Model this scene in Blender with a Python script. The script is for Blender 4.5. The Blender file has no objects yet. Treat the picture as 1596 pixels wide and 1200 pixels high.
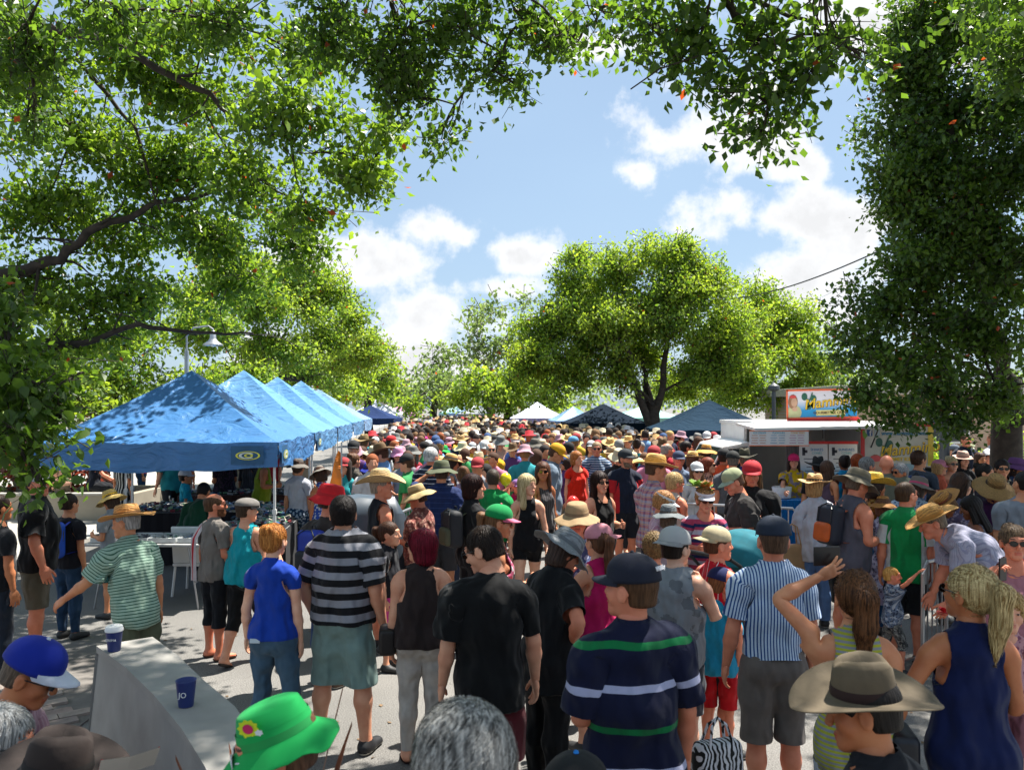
import bpy, bmesh, math, random
import numpy as np
from mathutils import Vector, Matrix

# ---------------------------------------------------------------- camera, sky, sun, exposure
SC = bpy.context.scene
COL = SC.collection
F = 1241.0; CX = 798.0; HY = 635.0; CAMZ = 2.4     # focal length in photo pixels, horizon row, eye height
cam_d = bpy.data.cameras.new('camera'); cam = bpy.data.objects.new('camera', cam_d); COL.objects.link(cam)
cam_d.sensor_width = 36.0; cam_d.lens = 36.0*F/1596.0
cam_d.shift_y = (HY-600.0)/1596.0
cam_d.clip_start = 0.05; cam_d.clip_end = 3000
cam.location = (0, 0, CAMZ); cam.rotation_euler = (math.radians(90), 0, 0)
cam_d.dof.use_dof = True; cam_d.dof.focus_distance = 8.0; cam_d.dof.aperture_fstop = 5.6
SC.camera = cam

SUN_EL = math.radians(64); SUN_AZ = math.radians(52)      # azimuth from +Y towards +X
SUN_DIR = Vector((math.sin(SUN_AZ)*math.cos(SUN_EL), math.cos(SUN_AZ)*math.cos(SUN_EL), math.sin(SUN_EL)))
sun_d = bpy.data.lights.new('sun', 'SUN'); sun = bpy.data.objects.new('sun', sun_d); COL.objects.link(sun)
sun_d.energy = 5.0; sun_d.angle = math.radians(0.6); sun_d.color = (1.0, 0.955, 0.88)
sun.rotation_euler = SUN_DIR.to_track_quat('Z', 'Y').to_euler()

SC.view_settings.view_transform = 'Standard'; SC.view_settings.look = 'None'
SC.view_settings.gamma = 1.0; SC.view_settings.use_curve_mapping = False
SC.view_settings.exposure = 1.2
SC.cycles.max_bounces = 6; SC.cycles.diffuse_bounces = 2; SC.cycles.glossy_bounces = 2
SC.cycles.transmission_bounces = 3; SC.cycles.transparent_max_bounces = 4
SC.cycles.use_denoising = True
SC.cycles.caustics_reflective = False; SC.cycles.caustics_refractive = False

world = bpy.data.worlds.new('World'); SC.world = world; world.use_nodes = True
def build_sky():
    nt = world.node_tree; nt.nodes.clear(); N = nt.nodes.new; L = nt.links.new
    out = N('ShaderNodeOutputWorld'); bg = N('ShaderNodeBackground'); L(bg.outputs[0], out.inputs[0])
    bg.inputs[1].default_value = 0.063
    sky = N('ShaderNodeTexSky'); sky.sky_type = 'NISHITA'; sky.sun_disc = False
    sky.sun_elevation = SUN_EL; sky.sun_rotation = SUN_AZ; sky.air_density = 1.0; sky.dust_density = 1.2; sky.ozone_density = 1.5
    tc = N('ShaderNodeTexCoord')
    def math_(op, a, b=None, c=None):
        n = N('ShaderNodeMath'); n.operation = op
        for i, v in enumerate((a, b, c)):
            if v is None: continue
            if isinstance(v, (int, float)): n.inputs[i].default_value = v
            else: L(v, n.inputs[i])
        return n.outputs[0]
    nz = N('ShaderNodeTexNoise'); nz.inputs['Scale'].default_value = 13; nz.inputs['Detail'].default_value = 7.0
    nz.inputs['Roughness'].default_value = 0.6
    L(tc.outputs['Generated'], nz.inputs['Vector'])
    big = N('ShaderNodeTexNoise'); big.inputs['Scale'].default_value = 2.1; big.inputs['Detail'].default_value = 3
    mp = N('ShaderNodeMapping'); mp.inputs['Scale'].default_value = (1, 1, 2.6); mp.inputs['Location'].default_value = (3.1, 7.7, 1.3)
    L(tc.outputs['Generated'], mp.inputs['Vector']); L(mp.outputs[0], big.inputs['Vector'])
    sep = N('ShaderNodeSeparateXYZ'); L(tc.outputs['Generated'], sep.inputs[0])
    # cumulus clumps standing in given directions ahead, on a plane one unit away; elsewhere free-running noise
    yy = math_('MAXIMUM', sep.outputs[1], 0.02)
    cmb = N('ShaderNodeCombineXYZ'); L(math_('DIVIDE', sep.outputs[0], yy), cmb.inputs[0]); L(math_('DIVIDE', sep.outputs[2], yy), cmb.inputs[1])
    acc = None
    for px, py, w, h in [(1140,215,140,52),(1240,235,90,44),(1040,222,65,30),(1230,345,150,48),(1345,335,90,50),(1290,430,170,80),(1340,50,170,95),(1150,140,110,36),
                         (655,352,62,42),(575,395,105,48),(490,425,110,40),(640,500,150,48),(590,560,200,60),(722,370,34,30),(796,392,56,32),(990,266,32,22),(770,450,60,20),(930,70,90,30)]:
        vm = N('ShaderNodeVectorMath'); vm.operation = 'MULTIPLY_ADD'; L(cmb.outputs[0], vm.inputs[0]); vm.inputs[1].default_value = (F/w, F/h, 0)
        vm.inputs[2].default_value = (-(px-CX)/w, -(HY-py)/h, 0)
        ln = N('ShaderNodeVectorMath'); ln.operation = 'LENGTH'; L(vm.outputs[0], ln.inputs[0])
        acc = ln.outputs['Value'] if acc is None else math_('MINIMUM', acc, ln.outputs['Value'])
    far = N('ShaderNodeMapRange'); L(big.outputs[0], far.inputs[0]); far.inputs[1].default_value = .45; far.inputs[2].default_value = .65; far.inputs[3].default_value = 1.8; far.inputs[4].default_value = .5
    front = math_('GREATER_THAN', sep.outputs[1], 0.35)
    shape = math_('ADD', math_('MULTIPLY', math_('SUBTRACT', acc, far.outputs[0]), front), far.outputs[0])
    dens = math_('ADD', math_('SUBTRACT', 0.95, shape), math_('MULTIPLY_ADD', nz.outputs[0], 4.6, -2.3))
    mr = N('ShaderNodeMapRange'); mr.interpolation_type = 'SMOOTHSTEP'; L(dens, mr.inputs[0])
    mr.inputs[1].default_value = -0.3; mr.inputs[2].default_value = 0.65
    lift = N('ShaderNodeMix'); lift.data_type = 'RGBA'; lift.blend_type = 'MIX'; L(sky.outputs[0], lift.inputs['A'])
    lift.inputs['B'].default_value = (3.7, 5.2, 6.9, 1)
    L(math_('MULTIPLY_ADD', big.outputs[0], 0.6, 0.25), lift.inputs['Factor'])
    cr = N('ShaderNodeMapRange'); L(math_('SUBTRACT', dens, math_('MULTIPLY', big.outputs[0], .6)), cr.inputs[0]); cr.inputs[1].default_value = -.3; cr.inputs[2].default_value = .9; cr.inputs[3].default_value = 8.0; cr.inputs[4].default_value = 6.2
    cc = N('ShaderNodeCombineColor'); L(cr.outputs[0], cc.inputs[0]); L(math_('MULTIPLY', cr.outputs[0], 1.01), cc.inputs[1]); L(math_('MULTIPLY', cr.outputs[0], 1.03), cc.inputs[2])
    mix = N('ShaderNodeMix'); mix.data_type = 'RGBA'; L(mr.outputs[0], mix.inputs['Factor']); L(lift.outputs['Result'], mix.inputs['A']); L(cc.outputs[0], mix.inputs['B'])
    L(mix.outputs['Result'], bg.inputs[0])
    world.cycles.sampling_method = 'MANUAL'; world.cycles.sample_map_resolution = 256
build_sky()

# ---------------------------------------------------------------- helpers
def at(px, py, Y): return Vector(((px-CX)/F*Y, Y, CAMZ-(py-HY)/F*Y))
def tag(o, label=None, cat=None, group=None, kind=None):
    if label: o['label'] = label
    if cat: o['category'] = cat
    if group: o['group'] = group
    if kind: o['kind'] = kind
    return o
def empty(name, loc=(0,0,0), rz=0.0):
    o = bpy.data.objects.new(name, None); COL.objects.link(o); o.location = loc; o.rotation_euler = (0,0,rz); o.empty_display_size = 0.1
    return o
def npmesh(name, V, Q, mats=(), midx=None, smooth=True, attrs=None):
    """V (n,3); Q list/array of quads or tris (n,4)/(n,3) or list of arrays"""
    me = bpy.data.meshes.new(name)
    Qs = Q if isinstance(Q, (list, tuple)) else [Q]
    Qs = [np.asarray(q, dtype=np.int32) for q in Qs if len(q)]
    nl = sum(q.size for q in Qs); nf = sum(len(q) for q in Qs)
    me.vertices.add(len(V)); me.vertices.foreach_set('co', np.ascontiguousarray(V, dtype=np.float32).ravel())
    me.loops.add(nl); me.polygons.add(nf)
    me.loops.foreach_set('vertex_index', np.concatenate([q.ravel() for q in Qs]))
    tot = np.concatenate([np.full(len(q), q.shape[1], np.int32) for q in Qs])
    st = np.concatenate([[0], np.cumsum(tot)[:-1]]).astype(np.int32)
    me.polygons.foreach_set('loop_start', st); me.polygons.foreach_set('loop_total', tot)
    if midx is not None: me.polygons.foreach_set('material_index', np.asarray(midx, np.int32))
    me.polygons.foreach_set('use_smooth', np.full(nf, smooth, bool))
    for m in mats: me.materials.append(m)
    if attrs:
        for k, (typ, dom, dat) in attrs.items():
            a = me.attributes.new(k, typ, dom)
            if typ == 'FLOAT': a.data.foreach_set('value', np.asarray(dat, np.float32).ravel())
            elif typ == 'FLOAT_VECTOR': a.data.foreach_set('vector', np.asarray(dat, np.float32).ravel())
    me.update(calc_edges=True); me.validate(clean_customdata=False) if False else None
    return me
def mobj(name, me, parent=None):
    o = bpy.data.objects.new(name, me); COL.objects.link(o)
    if parent is not None: o.parent = parent
    return o
class MB:
    """collects simple shapes into one mesh"""
    def __init__(s): s.v = []; s.f = []; s.m = []
    def quad(s, a, b, c, d, m=0):
        n = len(s.v); s.v += [tuple(a), tuple(b), tuple(c), tuple(d)]; s.f.append((n,n+1,n+2,n+3)); s.m.append(m)
    def box(s, c, size, rot=None, m=0):
        n = len(s.v); hx, hy, hz = [q/2 for q in size]; R = rot or Matrix.Identity(3); c = Vector(c)
        for x in (-hx,hx):
            for y in (-hy,hy):
                for z in (-hz,hz): s.v.append(tuple(c + R @ Vector((x,y,z))))
        for f in ((0,1,3,2),(4,6,7,5),(0,4,5,1),(2,3,7,6),(0,2,6,4),(1,5,7,3)): s.f.append(tuple(n+i for i in f)); s.m.append(m)
    def tube(s, pts, rad, seg=8, m=0, caps=True):
        pts = [Vector(p) for p in pts]; rr = rad if isinstance(rad, (list, tuple)) else [rad]*len(pts); n0 = len(s.v)
        up = Vector((0.13,0.37,0.92)).normalized()
        for i, p in enumerate(pts):
            d = (pts[min(i+1,len(pts)-1)]-pts[max(i-1,0)]).normalized()
            a = d.cross(up);
            if a.length < 0.05: a = d.cross(Vector((1,0,0)))
            a.normalize(); b = d.cross(a)
            for k in range(seg):
                t = 2*math.pi*k/seg; s.v.append(tuple(p + (a*math.cos(t)+b*math.sin(t))*rr[i]))
        for i in range(len(pts)-1):
            for k in range(seg):
                k2 = (k+1) % seg; s.f.append((n0+i*seg+k, n0+i*seg+k2, n0+(i+1)*seg+k2, n0+(i+1)*seg+k)); s.m.append(m)
        if caps:
            s.f.append(tuple(n0+k for k in range(seg))); s.m.append(m)
            s.f.append(tuple(n0+(len(pts)-1)*seg+k for k in reversed(range(seg)))); s.m.append(m)
    def lathe(s, prof, seg=20, c=(0,0,0), m=0, fn=None):
        n0 = len(s.v)
        for r, z in prof:
            for k in range(seg):
                t = 2*math.pi*k/seg; p = Vector((r*math.cos(t), r*math.sin(t), z))
                if fn: p = Vector(fn(p))
                s.v.append(tuple(p+Vector(c)))
        for i in range(len(prof)-1):
            for k in range(seg):
                k2 = (k+1) % seg; s.f.append((n0+i*seg+k, n0+i*seg+k2, n0+(i+1)*seg+k2, n0+(i+1)*seg+k)); s.m.append(m)
    def build(s, name, mats, parent=None, smooth=False, bevel=0):
        me = bpy.data.meshes.new(name); me.from_pydata(s.v, [], s.f)
        for mm in (mats if isinstance(mats, (list, tuple)) else [mats]): me.materials.append(mm)
        me.polygons.foreach_set('material_index', s.m); me.polygons.foreach_set('use_smooth', [smooth]*len(s.f)); me.update()
        o = mobj(name, me, parent)
        if bevel:
            b = o.modifiers.new('bevel', 'BEVEL'); b.width = bevel; b.segments = 2; b.limit_method = 'ANGLE'
        return o
def children_copy(src, loc=None, rz=None):
    kids = {}
    for o in bpy.data.objects:
        if o.parent: kids.setdefault(o.parent.name, []).append(o)
    def rec(o, parent):
        c = o.copy(); COL.objects.link(c); c.parent = parent
        for ch in kids.get(o.name, []): rec(ch, c)
        return c
    c = rec(src, None)
    if loc is not None: c.location = loc
    if rz is not None: c.rotation_euler[2] = rz
    return c

# ---------------------------------------------------------------- materials
_mats = {}
def nodes(name):
    m = bpy.data.materials.new(name); m.use_nodes = True; nt = m.node_tree; nt.nodes.clear()
    out = nt.nodes.new('ShaderNodeOutputMaterial'); b = nt.nodes.new('ShaderNodeBsdfPrincipled'); nt.links.new(b.outputs[0], out.inputs[0])
    return m, nt, b, out
def srgb(h):
    if isinstance(h, str):
        h = h.lstrip('#'); c = [int(h[i:i+2],16)/255 for i in (0,2,4)]
        return tuple((x/12.92 if x <= 0.04045 else ((x+0.055)/1.055)**2.4) for x in c)
    return tuple(h)
def plain(name, col, rough=0.6, metal=0.0, noise=0.15, scale=8.0, bump=0.0, spec=0.5, coord='Object'):
    key = ('plain', name, str(col), rough, metal, noise, scale, bump)
    if key in _mats: return _mats[key]
    col = srgb(col); m, nt, b, out = nodes(name); N = nt.nodes.new; L = nt.links.new
    b.inputs['Roughness'].default_value = rough; b.inputs['Metallic'].default_value = metal; b.inputs['Specular IOR Level'].default_value = spec
    tc = N('ShaderNodeTexCoord'); nz = N('ShaderNodeTexNoise'); nz.inputs['Scale'].default_value = scale; nz.inputs['Detail'].default_value = 5
    L(tc.outputs[coord], nz.inputs['Vector'])
    r = N('ShaderNodeValToRGB'); L(nz.outputs[0], r.inputs[0]); r.color_ramp.elements[0].position = .3; r.color_ramp.elements[1].position = .7
    r.color_ramp.elements[0].color = (*[c*(1-noise) for c in col],1); r.color_ramp.elements[1].color = (*[min(1,c*(1+noise)) for c in col],1)
    L(r.outputs[0], b.inputs['Base Color'])
    if bump:
        bp = N('ShaderNodeBump'); bp.inputs['Strength'].default_value = bump; bp.inputs['Distance'].default_value = 0.01; L(nz.outputs[0], bp.inputs['Height']); L(bp.outputs[0], b.inputs['Normal'])
    _mats[key] = m
    return m
def cloth(pat, cols, name=None):
    """procedural fabric; 'pat' attribute holds the garment's own coordinates, so patterns follow the cloth"""
    key = ('cloth', pat, tuple(str(c) for c in cols))
    if key in _mats: return _mats[key]
    cs = [srgb(c) for c in cols]
    m, nt, b, out = nodes(name or ('fabric_'+pat)); N = nt.nodes.new; L = nt.links.new
    b.inputs['Roughness'].default_value = 0.85; b.inputs['Specular IOR Level'].default_value = 0.25; b.inputs['Sheen Weight'].default_value = 0.08
    at_ = N('ShaderNodeAttribute'); at_.attribute_name = 'pat'; V = at_.outputs['Vector']
    sx = N('ShaderNodeSeparateXYZ'); L(V, sx.inputs[0])
    def mth(op, a, b_=None, c=None):
        n = N('ShaderNodeMath'); n.operation = op
        for i, v in enumerate((a, b_, c)):
            if v is None: continue
            if isinstance(v, (int, float)): n.inputs[i].default_value = v
            else: L(v, n.inputs[i])
        return n.outputs[0]
    def mixc(f, a, c):
        n = N('ShaderNodeMix'); n.data_type = 'RGBA'
        if isinstance(f, (int, float)): n.inputs['Factor'].default_value = f
        else: L(f, n.inputs['Factor'])
        for nm, v in (('A', a), ('B', c)):
            if isinstance(v, tuple): n.inputs[nm].default_value = (*v, 1)
            else: L(v, n.inputs[nm])
        return n.outputs['Result']
    X, Yc, Z = sx.outputs
    def stripes(coord, period, duty, ph=0.0):
        f = mth('FRACT', mth('ADD', mth('DIVIDE', coord, period), ph+50.0)); return mth('LESS_THAN', f, duty)
    def noise(scale, detail=3, v=None):
        n = N('ShaderNodeTexNoise'); n.inputs['Scale'].default_value = scale; n.inputs['Detail'].default_value = detail; L(v or V, n.inputs['Vector']); return n.outputs[0]
    base = cs[0]
    if pat.startswith('hs'):      # horizontal stripes hs<period mm>_<duty %>
        p, d = pat[2:].split('_'); base = mixc(stripes(Z, float(p)/1000, float(d)/100, .3), cs[0], cs[1])
    elif pat.startswith('vs'):
        p, d = pat[2:].split('_'); base = mixc(stripes(X, float(p)/1000, float(d)/100), cs[0], cs[1])
    elif pat == 'plaid':
        b1 = mixc(stripes(Z, .07, .4), cs[0], cs[1]); b2 = mixc(stripes(X, .06, .35), cs[0], cs[2 if len(cs) > 2 else 1]); base = mixc(0.5, b1, b2)
        if len(cs) > 3: base = mixc(mth('MULTIPLY', stripes(Z, .07, .1, .5), .7), base, cs[3])
    elif pat == 'floral':
        vo = N('ShaderNodeTexVoronoi'); vo.inputs['Scale'].default_value = 26; L(V, vo.inputs['Vector'])
        base = mixc(mth('LESS_THAN', vo.outputs['Distance'], .42), cs[0], cs[1])
        if len(cs) > 2: base = mixc(mth('GREATER_THAN', noise(17), .56), base, cs[2])
    elif pat == 'camo':
        base = mixc(mth('GREATER_THAN', noise(16), .5), cs[0], cs[1])
        if len(cs) > 2: base = mixc(mth('GREATER_THAN', noise(23), .57), base, cs[2])
    elif pat == 'rugby':          # navy with widely spaced white and green bands
        w = stripes(Z, .33, .085, .18); g = stripes(Z, .33, .085, .68); base = mixc(w, cs[0], cs[1]); base = mixc(g, base, cs[2])
    elif pat == 'multi':
        b1 = mixc(stripes(Z, .16, .25), cs[0], cs[1]); b2 = mixc(stripes(Z, .16, .2, .5), b1, cs[2 % len(cs)]); base = mixc(stripes(Z, .16, .08, .75), b2, cs[3 % len(cs)])
    elif pat == 'side':           # green shirt with pale side panels and sleeves
        ax = mth('ABSOLUTE', X); base = mixc(mth('MULTIPLY', mth('GREATER_THAN', ax, .135), mth('LESS_THAN', Z, 1.36)), cs[0], cs[1])
    elif pat == 'denim':
        base = mixc(noise(9), tuple(c*.65 for c in cs[0]), tuple(min(1,c*1.35) for c in cs[0]))
    elif pat == 'tiedye':
        base = mixc(mth('MULTIPLY', mth('GREATER_THAN', noise(9, 5), .55), .6), cs[0], cs[1])
    # slight uneven tone of worn fabric + weave and fold relief
    nz = noise(22, 4); mul = N('ShaderNodeMix'); mul.data_type = 'RGBA'; mul.blend_type = 'MULTIPLY'; mul.inputs['Factor'].default_value = 1
    if isinstance(base, tuple): mul.inputs['A'].default_value = (*base, 1)
    else: L(base, mul.inputs['A'])
    mr = N('ShaderNodeMapRange'); L(nz, mr.inputs[0]); mr.inputs[3].default_value = .82; mr.inputs[4].default_value = 1.12
    cmb = N('ShaderNodeCombineColor'); [L(mr.outputs[0], cmb.inputs[i]) for i in range(3)]; L(cmb.outputs[0], mul.inputs['B'])
    L(mul.outputs['Result'], b.inputs['Base Color'])
    mp = N('ShaderNodeMapping'); L(V, mp.inputs['Vector']); mp.inputs['Scale'].default_value = (9, 9, 4.5); mp.inputs['Rotation'].default_value = (.3, .5, .2)
    fold = noise(1.1, 1.2, mp.outputs[0]); bp = N('ShaderNodeBump'); bp.inputs['Strength'].default_value = 1.0; bp.inputs['Distance'].default_value = .075; L(fold, bp.inputs['Height'])
    fine = noise(260, 2); bp2 = N('ShaderNodeBump'); bp2.inputs['Strength'].default_value = .12; bp2.inputs['Distance'].default_value = .002; L(fine, bp2.inputs['Height']); L(bp.outputs[0], bp2.inputs['Normal'])
    L(bp2.outputs[0], b.inputs['Normal'])
    _mats[key] = m
    return m
def skin_mat(col):
    key = ('skin', str(col))
    if key in _mats: return _mats[key]
    c = srgb(col); m, nt, b, out = nodes('skin'); N = nt.nodes.new; L = nt.links.new
    b.inputs['Roughness'].default_value = .5; b.inputs['Specular IOR Level'].default_value = .35
    b.inputs['Subsurface Weight'].default_value = 0.0
    tc = N('ShaderNodeTexCoord'); nz = N('ShaderNodeTexNoise'); nz.inputs['Scale'].default_value = 11; nz.inputs['Detail'].default_value = 6; L(tc.outputs['Object'], nz.inputs['Vector'])
    r = N('ShaderNodeValToRGB'); L(nz.outputs[0], r.inputs[0]); r.color_ramp.elements[0].position = .32; r.color_ramp.elements[1].position = .7
    r.color_ramp.elements[0].color = (c[0]*.9, c[1]*.74, c[2]*.7, 1); r.color_ramp.elements[1].color = (min(1,c[0]*1.08), c[1]*1.08, c[2]*1.08, 1)
    L(r.outputs[0], b.inputs['Base Color'])
    bp = N('ShaderNodeBump'); bp.inputs['Strength'].default_value = .15; bp.inputs['Distance'].default_value = .004
    n2 = N('ShaderNodeTexNoise'); n2.inputs['Scale'].default_value = 60; L(tc.outputs['Object'], n2.inputs['Vector']); L(n2.outputs[0], bp.inputs['Height']); L(bp.outputs[0], b.inputs['Normal'])
    _mats[key] = m; return m
def hair_mat(col, col2=None):
    key = ('hair', str(col), str(col2))
    if key in _mats: return _mats[key]
    c = srgb(col); c2 = srgb(col2) if col2 else tuple(min(1, x*1.7) for x in c)
    m, nt, b, out = nodes('hair'); N = nt.nodes.new; L = nt.links.new
    b.inputs['Roughness'].default_value = .5; b.inputs['Specular IOR Level'].default_value = .2
    tc = N('ShaderNodeTexCoord'); mp = N('ShaderNodeMapping'); mp.inputs['Scale'].default_value = (120, 120, 9); L(tc.outputs['Object'], mp.inputs['Vector'])
    nz = N('ShaderNodeTexNoise'); nz.inputs['Scale'].default_value = 1.0; nz.inputs['Detail'].default_value = 3; L(mp.outputs[0], nz.inputs['Vector'])
    r = N('ShaderNodeValToRGB'); L(nz.outputs[0], r.inputs[0]); r.color_ramp.elements[0].position = .36; r.color_ramp.elements[1].position = .66
    r.color_ramp.elements[0].color = (*[x*.72 for x in c], 1); r.color_ramp.elements[1].color = (*c2, 1)
    L(r.outputs[0], b.inputs['Base Color'])
    bp = N('ShaderNodeBump'); bp.inputs['Strength'].default_value = .8; bp.inputs['Distance'].default_value = .006; L(nz.outputs[0], bp.inputs['Height']); L(bp.outputs[0], b.inputs['Normal'])
    _mats[key] = m; return m
def straw_mat(col):
    key = ('straw', str(col))
    if key in _mats: return _mats[key]
    c = srgb(col); m, nt, b, out = nodes('straw_weave'); N = nt.nodes.new; L = nt.links.new
    b.inputs['Roughness'].default_value = .7
    tc = N('ShaderNodeTexCoord'); w = N('ShaderNodeTexWave'); w.wave_type = 'RINGS'; w.rings_direction = 'SPHERICAL'; w.inputs['Scale'].default_value = 42; w.inputs['Distortion'].default_value = 1.2
    L(tc.outputs['Object'], w.inputs['Vector'])
    nz = N('ShaderNodeTexNoise'); nz.inputs['Scale'].default_value = 70; L(tc.outputs['Object'], nz.inputs['Vector'])
    mx = N('ShaderNodeMath'); mx.operation = 'MULTIPLY_ADD'; L(w.outputs['Fac'], mx.inputs[0]); mx.inputs[1].default_value = .5; L(nz.outputs[0], mx.inputs[2])
    r = N('ShaderNodeValToRGB'); L(mx.outputs[0], r.inputs[0]); r.color_ramp.elements[0].position = .4; r.color_ramp.elements[1].position = .95
    r.color_ramp.elements[0].color = (*[x*.55 for x in c], 1); r.color_ramp.elements[1].color = (*[min(1, x*1.15) for x in c], 1)
    L(r.outputs[0], b.inputs['Base Color'])
    bp = N('ShaderNodeBump'); bp.inputs['Strength'].default_value = .6; bp.inputs['Distance'].default_value = .004; L(mx.outputs[0], bp.inputs['Height']); L(bp.outputs[0], b.inputs['Normal'])
    _mats[key] = m; return m
# ---------------------------------------------------------------- people: implicit surfaces, skinned and posed
def _cell_net(Fv, lo, h):
    nx, ny, nz = Fv.shape; S = Fv < 0
    c = [(i, j, k) for i in (0,1) for j in (0,1) for k in (0,1)]
    def sub(A, o): return A[o[0]:nx-1+o[0], o[1]:ny-1+o[1], o[2]:nz-1+o[2]]
    cnt = sum(sub(S, o).astype(np.int8) for o in c)
    act = (cnt > 0) & (cnt < 8); idx = -np.ones(act.shape, np.int64); ii = np.argwhere(act); idx[act] = np.arange(len(ii))
    acc = np.zeros((len(ii), 3)); num = np.zeros(len(ii))
    for a in c:
        for ax in range(3):
            if a[ax] == 1: continue
            b = list(a); b[ax] = 1; b = tuple(b)
            fa = sub(Fv, a)[act]; fb = sub(Fv, b)[act]; cr = (fa < 0) != (fb < 0)
            t = np.where(cr, fa/np.where(cr, fa-fb, 1), 0); p = np.tile(np.array(a, float), (len(ii), 1)); p[:, ax] += t
            acc += p*cr[:, None]; num += cr
    V = (ii + acc/num[:, None])*h + lo
    Q = []
    for ax in range(3):
        sl0 = [slice(None)]*3; sl1 = [slice(None)]*3; sl0[ax] = slice(0, -1); sl1[ax] = slice(1, None)
        A = S[tuple(sl0)]; B = S[tuple(sl1)]; e = np.argwhere(A != B); o1, o2 = [(1,2),(2,0),(0,1)][ax]
        e = e[(e[:, o1] > 0) & (e[:, o2] > 0) & (e[:, o1] < Fv.shape[o1]-1) & (e[:, o2] < Fv.shape[o2]-1)]
        if not len(e): continue
        def g(d1, d2):
            q = e.copy(); q[:, o1] -= d1; q[:, o2] -= d2; return idx[q[:,0], q[:,1], q[:,2]]
        quad = np.stack([g(1,1), g(0,1), g(0,0), g(1,0)], 1); ins = A[e[:,0], e[:,1], e[:,2]]
        quad[~ins] = quad[~ins][:, ::-1]; Q.append(quad)
    return V, np.concatenate(Q)
def snet(f, lo, hi, h):
    lo = np.array(lo, float); n = np.ceil((np.array(hi)-lo)/h).astype(int)+1
    g = np.stack(np.meshgrid(*[lo[i]+h*np.arange(n[i]) for i in range(3)], indexing='ij'), -1).reshape(-1, 3)
    Fv = f(g).reshape(n)
    return _cell_net(Fv, lo, h)
def smin(a, b, k):
    h = np.clip(.5+.5*(b-a)/k, 0, 1); return b*(1-h)+a*h-k*h*(1-h)
def smax(a, b, k): return -smin(-a, -b, k)
def rc(P, a, b, ra, rb, sc=None):
    a = np.array(a, float); b = np.array(b, float)
    if sc is not None:
        sc = np.array(sc, float); Pa = (P-a)/sc; ba = (b-a)/sc
    else: Pa = P-a; ba = b-a
    L2 = max((ba**2).sum(), 1e-9); t = np.clip(Pa @ ba/L2, 0, 1)
    d = np.sqrt(((Pa-t[:, None]*ba)**2).sum(1)) - (ra+(rb-ra)*t)
    return d*(min(sc) if sc is not None else 1)
def ell(P, c, r):
    q = (P-np.array(c))/np.array(r); k0 = np.sqrt((q**2).sum(1)); k1 = np.sqrt(((q/np.array(r))**2).sum(1))+1e-9
    return k0*(k0-1)/k1

ADIR = np.array([.66, 0, -.75]); ADIR = ADIR/np.linalg.norm(ADIR)
BT = {  # chest, waist, hip, shoulder half width, limb factor, bust, belly
 'man':   dict(ch=.158, wa=.140, hi=.148, sh=.175, li=1.0, bu=0, be=.0),
 'bigman':dict(ch=.178, wa=.178, hi=.170, sh=.185, li=1.14, bu=.2, be=.7),
 'woman': dict(ch=.132, wa=.115, hi=.160, sh=.148, li=.86, bu=1, be=0),
 'bigwoman':dict(ch=.162, wa=.165, hi=.190, sh=.165, li=1.10, bu=1.2, be=.5),
 'child': dict(ch=.128, wa=.122, hi=.128, sh=.140, li=.80, bu=0, be=.25),
}
def J(bt):
    b = BT[bt]; s = b['sh']; S = np.array([s, -.01, 1.405]); E = S+ADIR*.285; W = E+ADIR*.25
    return dict(pelvis=np.array([0,0,.95]), spine=np.array([0,0,1.06]), chest=np.array([0,0,1.2]), neck=np.array([0,-.005,1.48]), head=np.array([0,.005,1.56]),
                S=S, E=E, W=W, hip=np.array([.088,0,.92]), knee=np.array([.098,.01,.50]), ank=np.array([.102,-.02,.09]))
def torso_sdf(P, bt, o=0.0, boxy=0.0, low=.92):
    b = BT[bt]; ch, wa, hi = b['ch'], b['wa'], b['hi']
    wa2 = wa+(max(ch, hi)-wa)*boxy
    d = rc(P, (0,-.005,1.24), (0,-.012,1.345), ch+o, ch*.93+o, (1,.70,1))
    d = smin(d, rc(P, (-b['sh']+.05,-.012,1.398), (b['sh']-.05,-.012,1.398), .052+o, .052+o), .06)
    d = smin(d, rc(P, (0,-.018,1.385), (0,-.01,1.49), .088+o, .056+o), .06)
    d = smin(d, rc(P, (0,0,1.04), (0,0,1.2), wa2+o, wa2*1.02+o, (1,.74,1)), .07)
    d = smin(d, rc(P, (0,0,low), (0,0,1.0), hi+o, hi*.95+o, (1,.68,.8)), .06)
    if b['bu']:
        for s in (-1,1): d = smin(d, rc(P, (s*.062,.07,1.265), (s*.06,.075,1.26), .052*b['bu']**.3+o, .05+o), .035 if not boxy else .07)
    if b['be']: d = smin(d, rc(P, (0,.045,1.08), (0,.05,1.04), .12*(1+b['be']*.28)+o, .12+o, (1.15,.8,1)), .06)
    for s in (-1,1): d = smin(d, rc(P, (s*.072,-.05*hi/.15,.93), (s*.075,-.045,.9), .078*hi/.15+o, .078*hi/.15+o), .05)
    return d
def arm_sdf(P, bt, o=0.0, sl=0.0):
    j = J(bt); li = BT[bt]['li']; Q = P.copy(); Q[:, 0] = np.abs(Q[:, 0])
    d = rc(Q, j['S']-np.array([.025,0,-.003]), j['S']+ADIR*.06, .050*li+o, .051*li+o+sl*.5)
    d = smin(d, rc(Q, j['S']+ADIR*.06, j['E'], .052*li+o+sl*.6, .040*li+o+sl), .03)
    d = smin(d, rc(Q, j['E'], j['E']+ADIR*.08, .040*li+o, .043*li+o), .02)
    d = smin(d, rc(Q, j['E']+ADIR*.08, j['W'], .042*li+o, .0265*li+o), .02)
    return d
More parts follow.
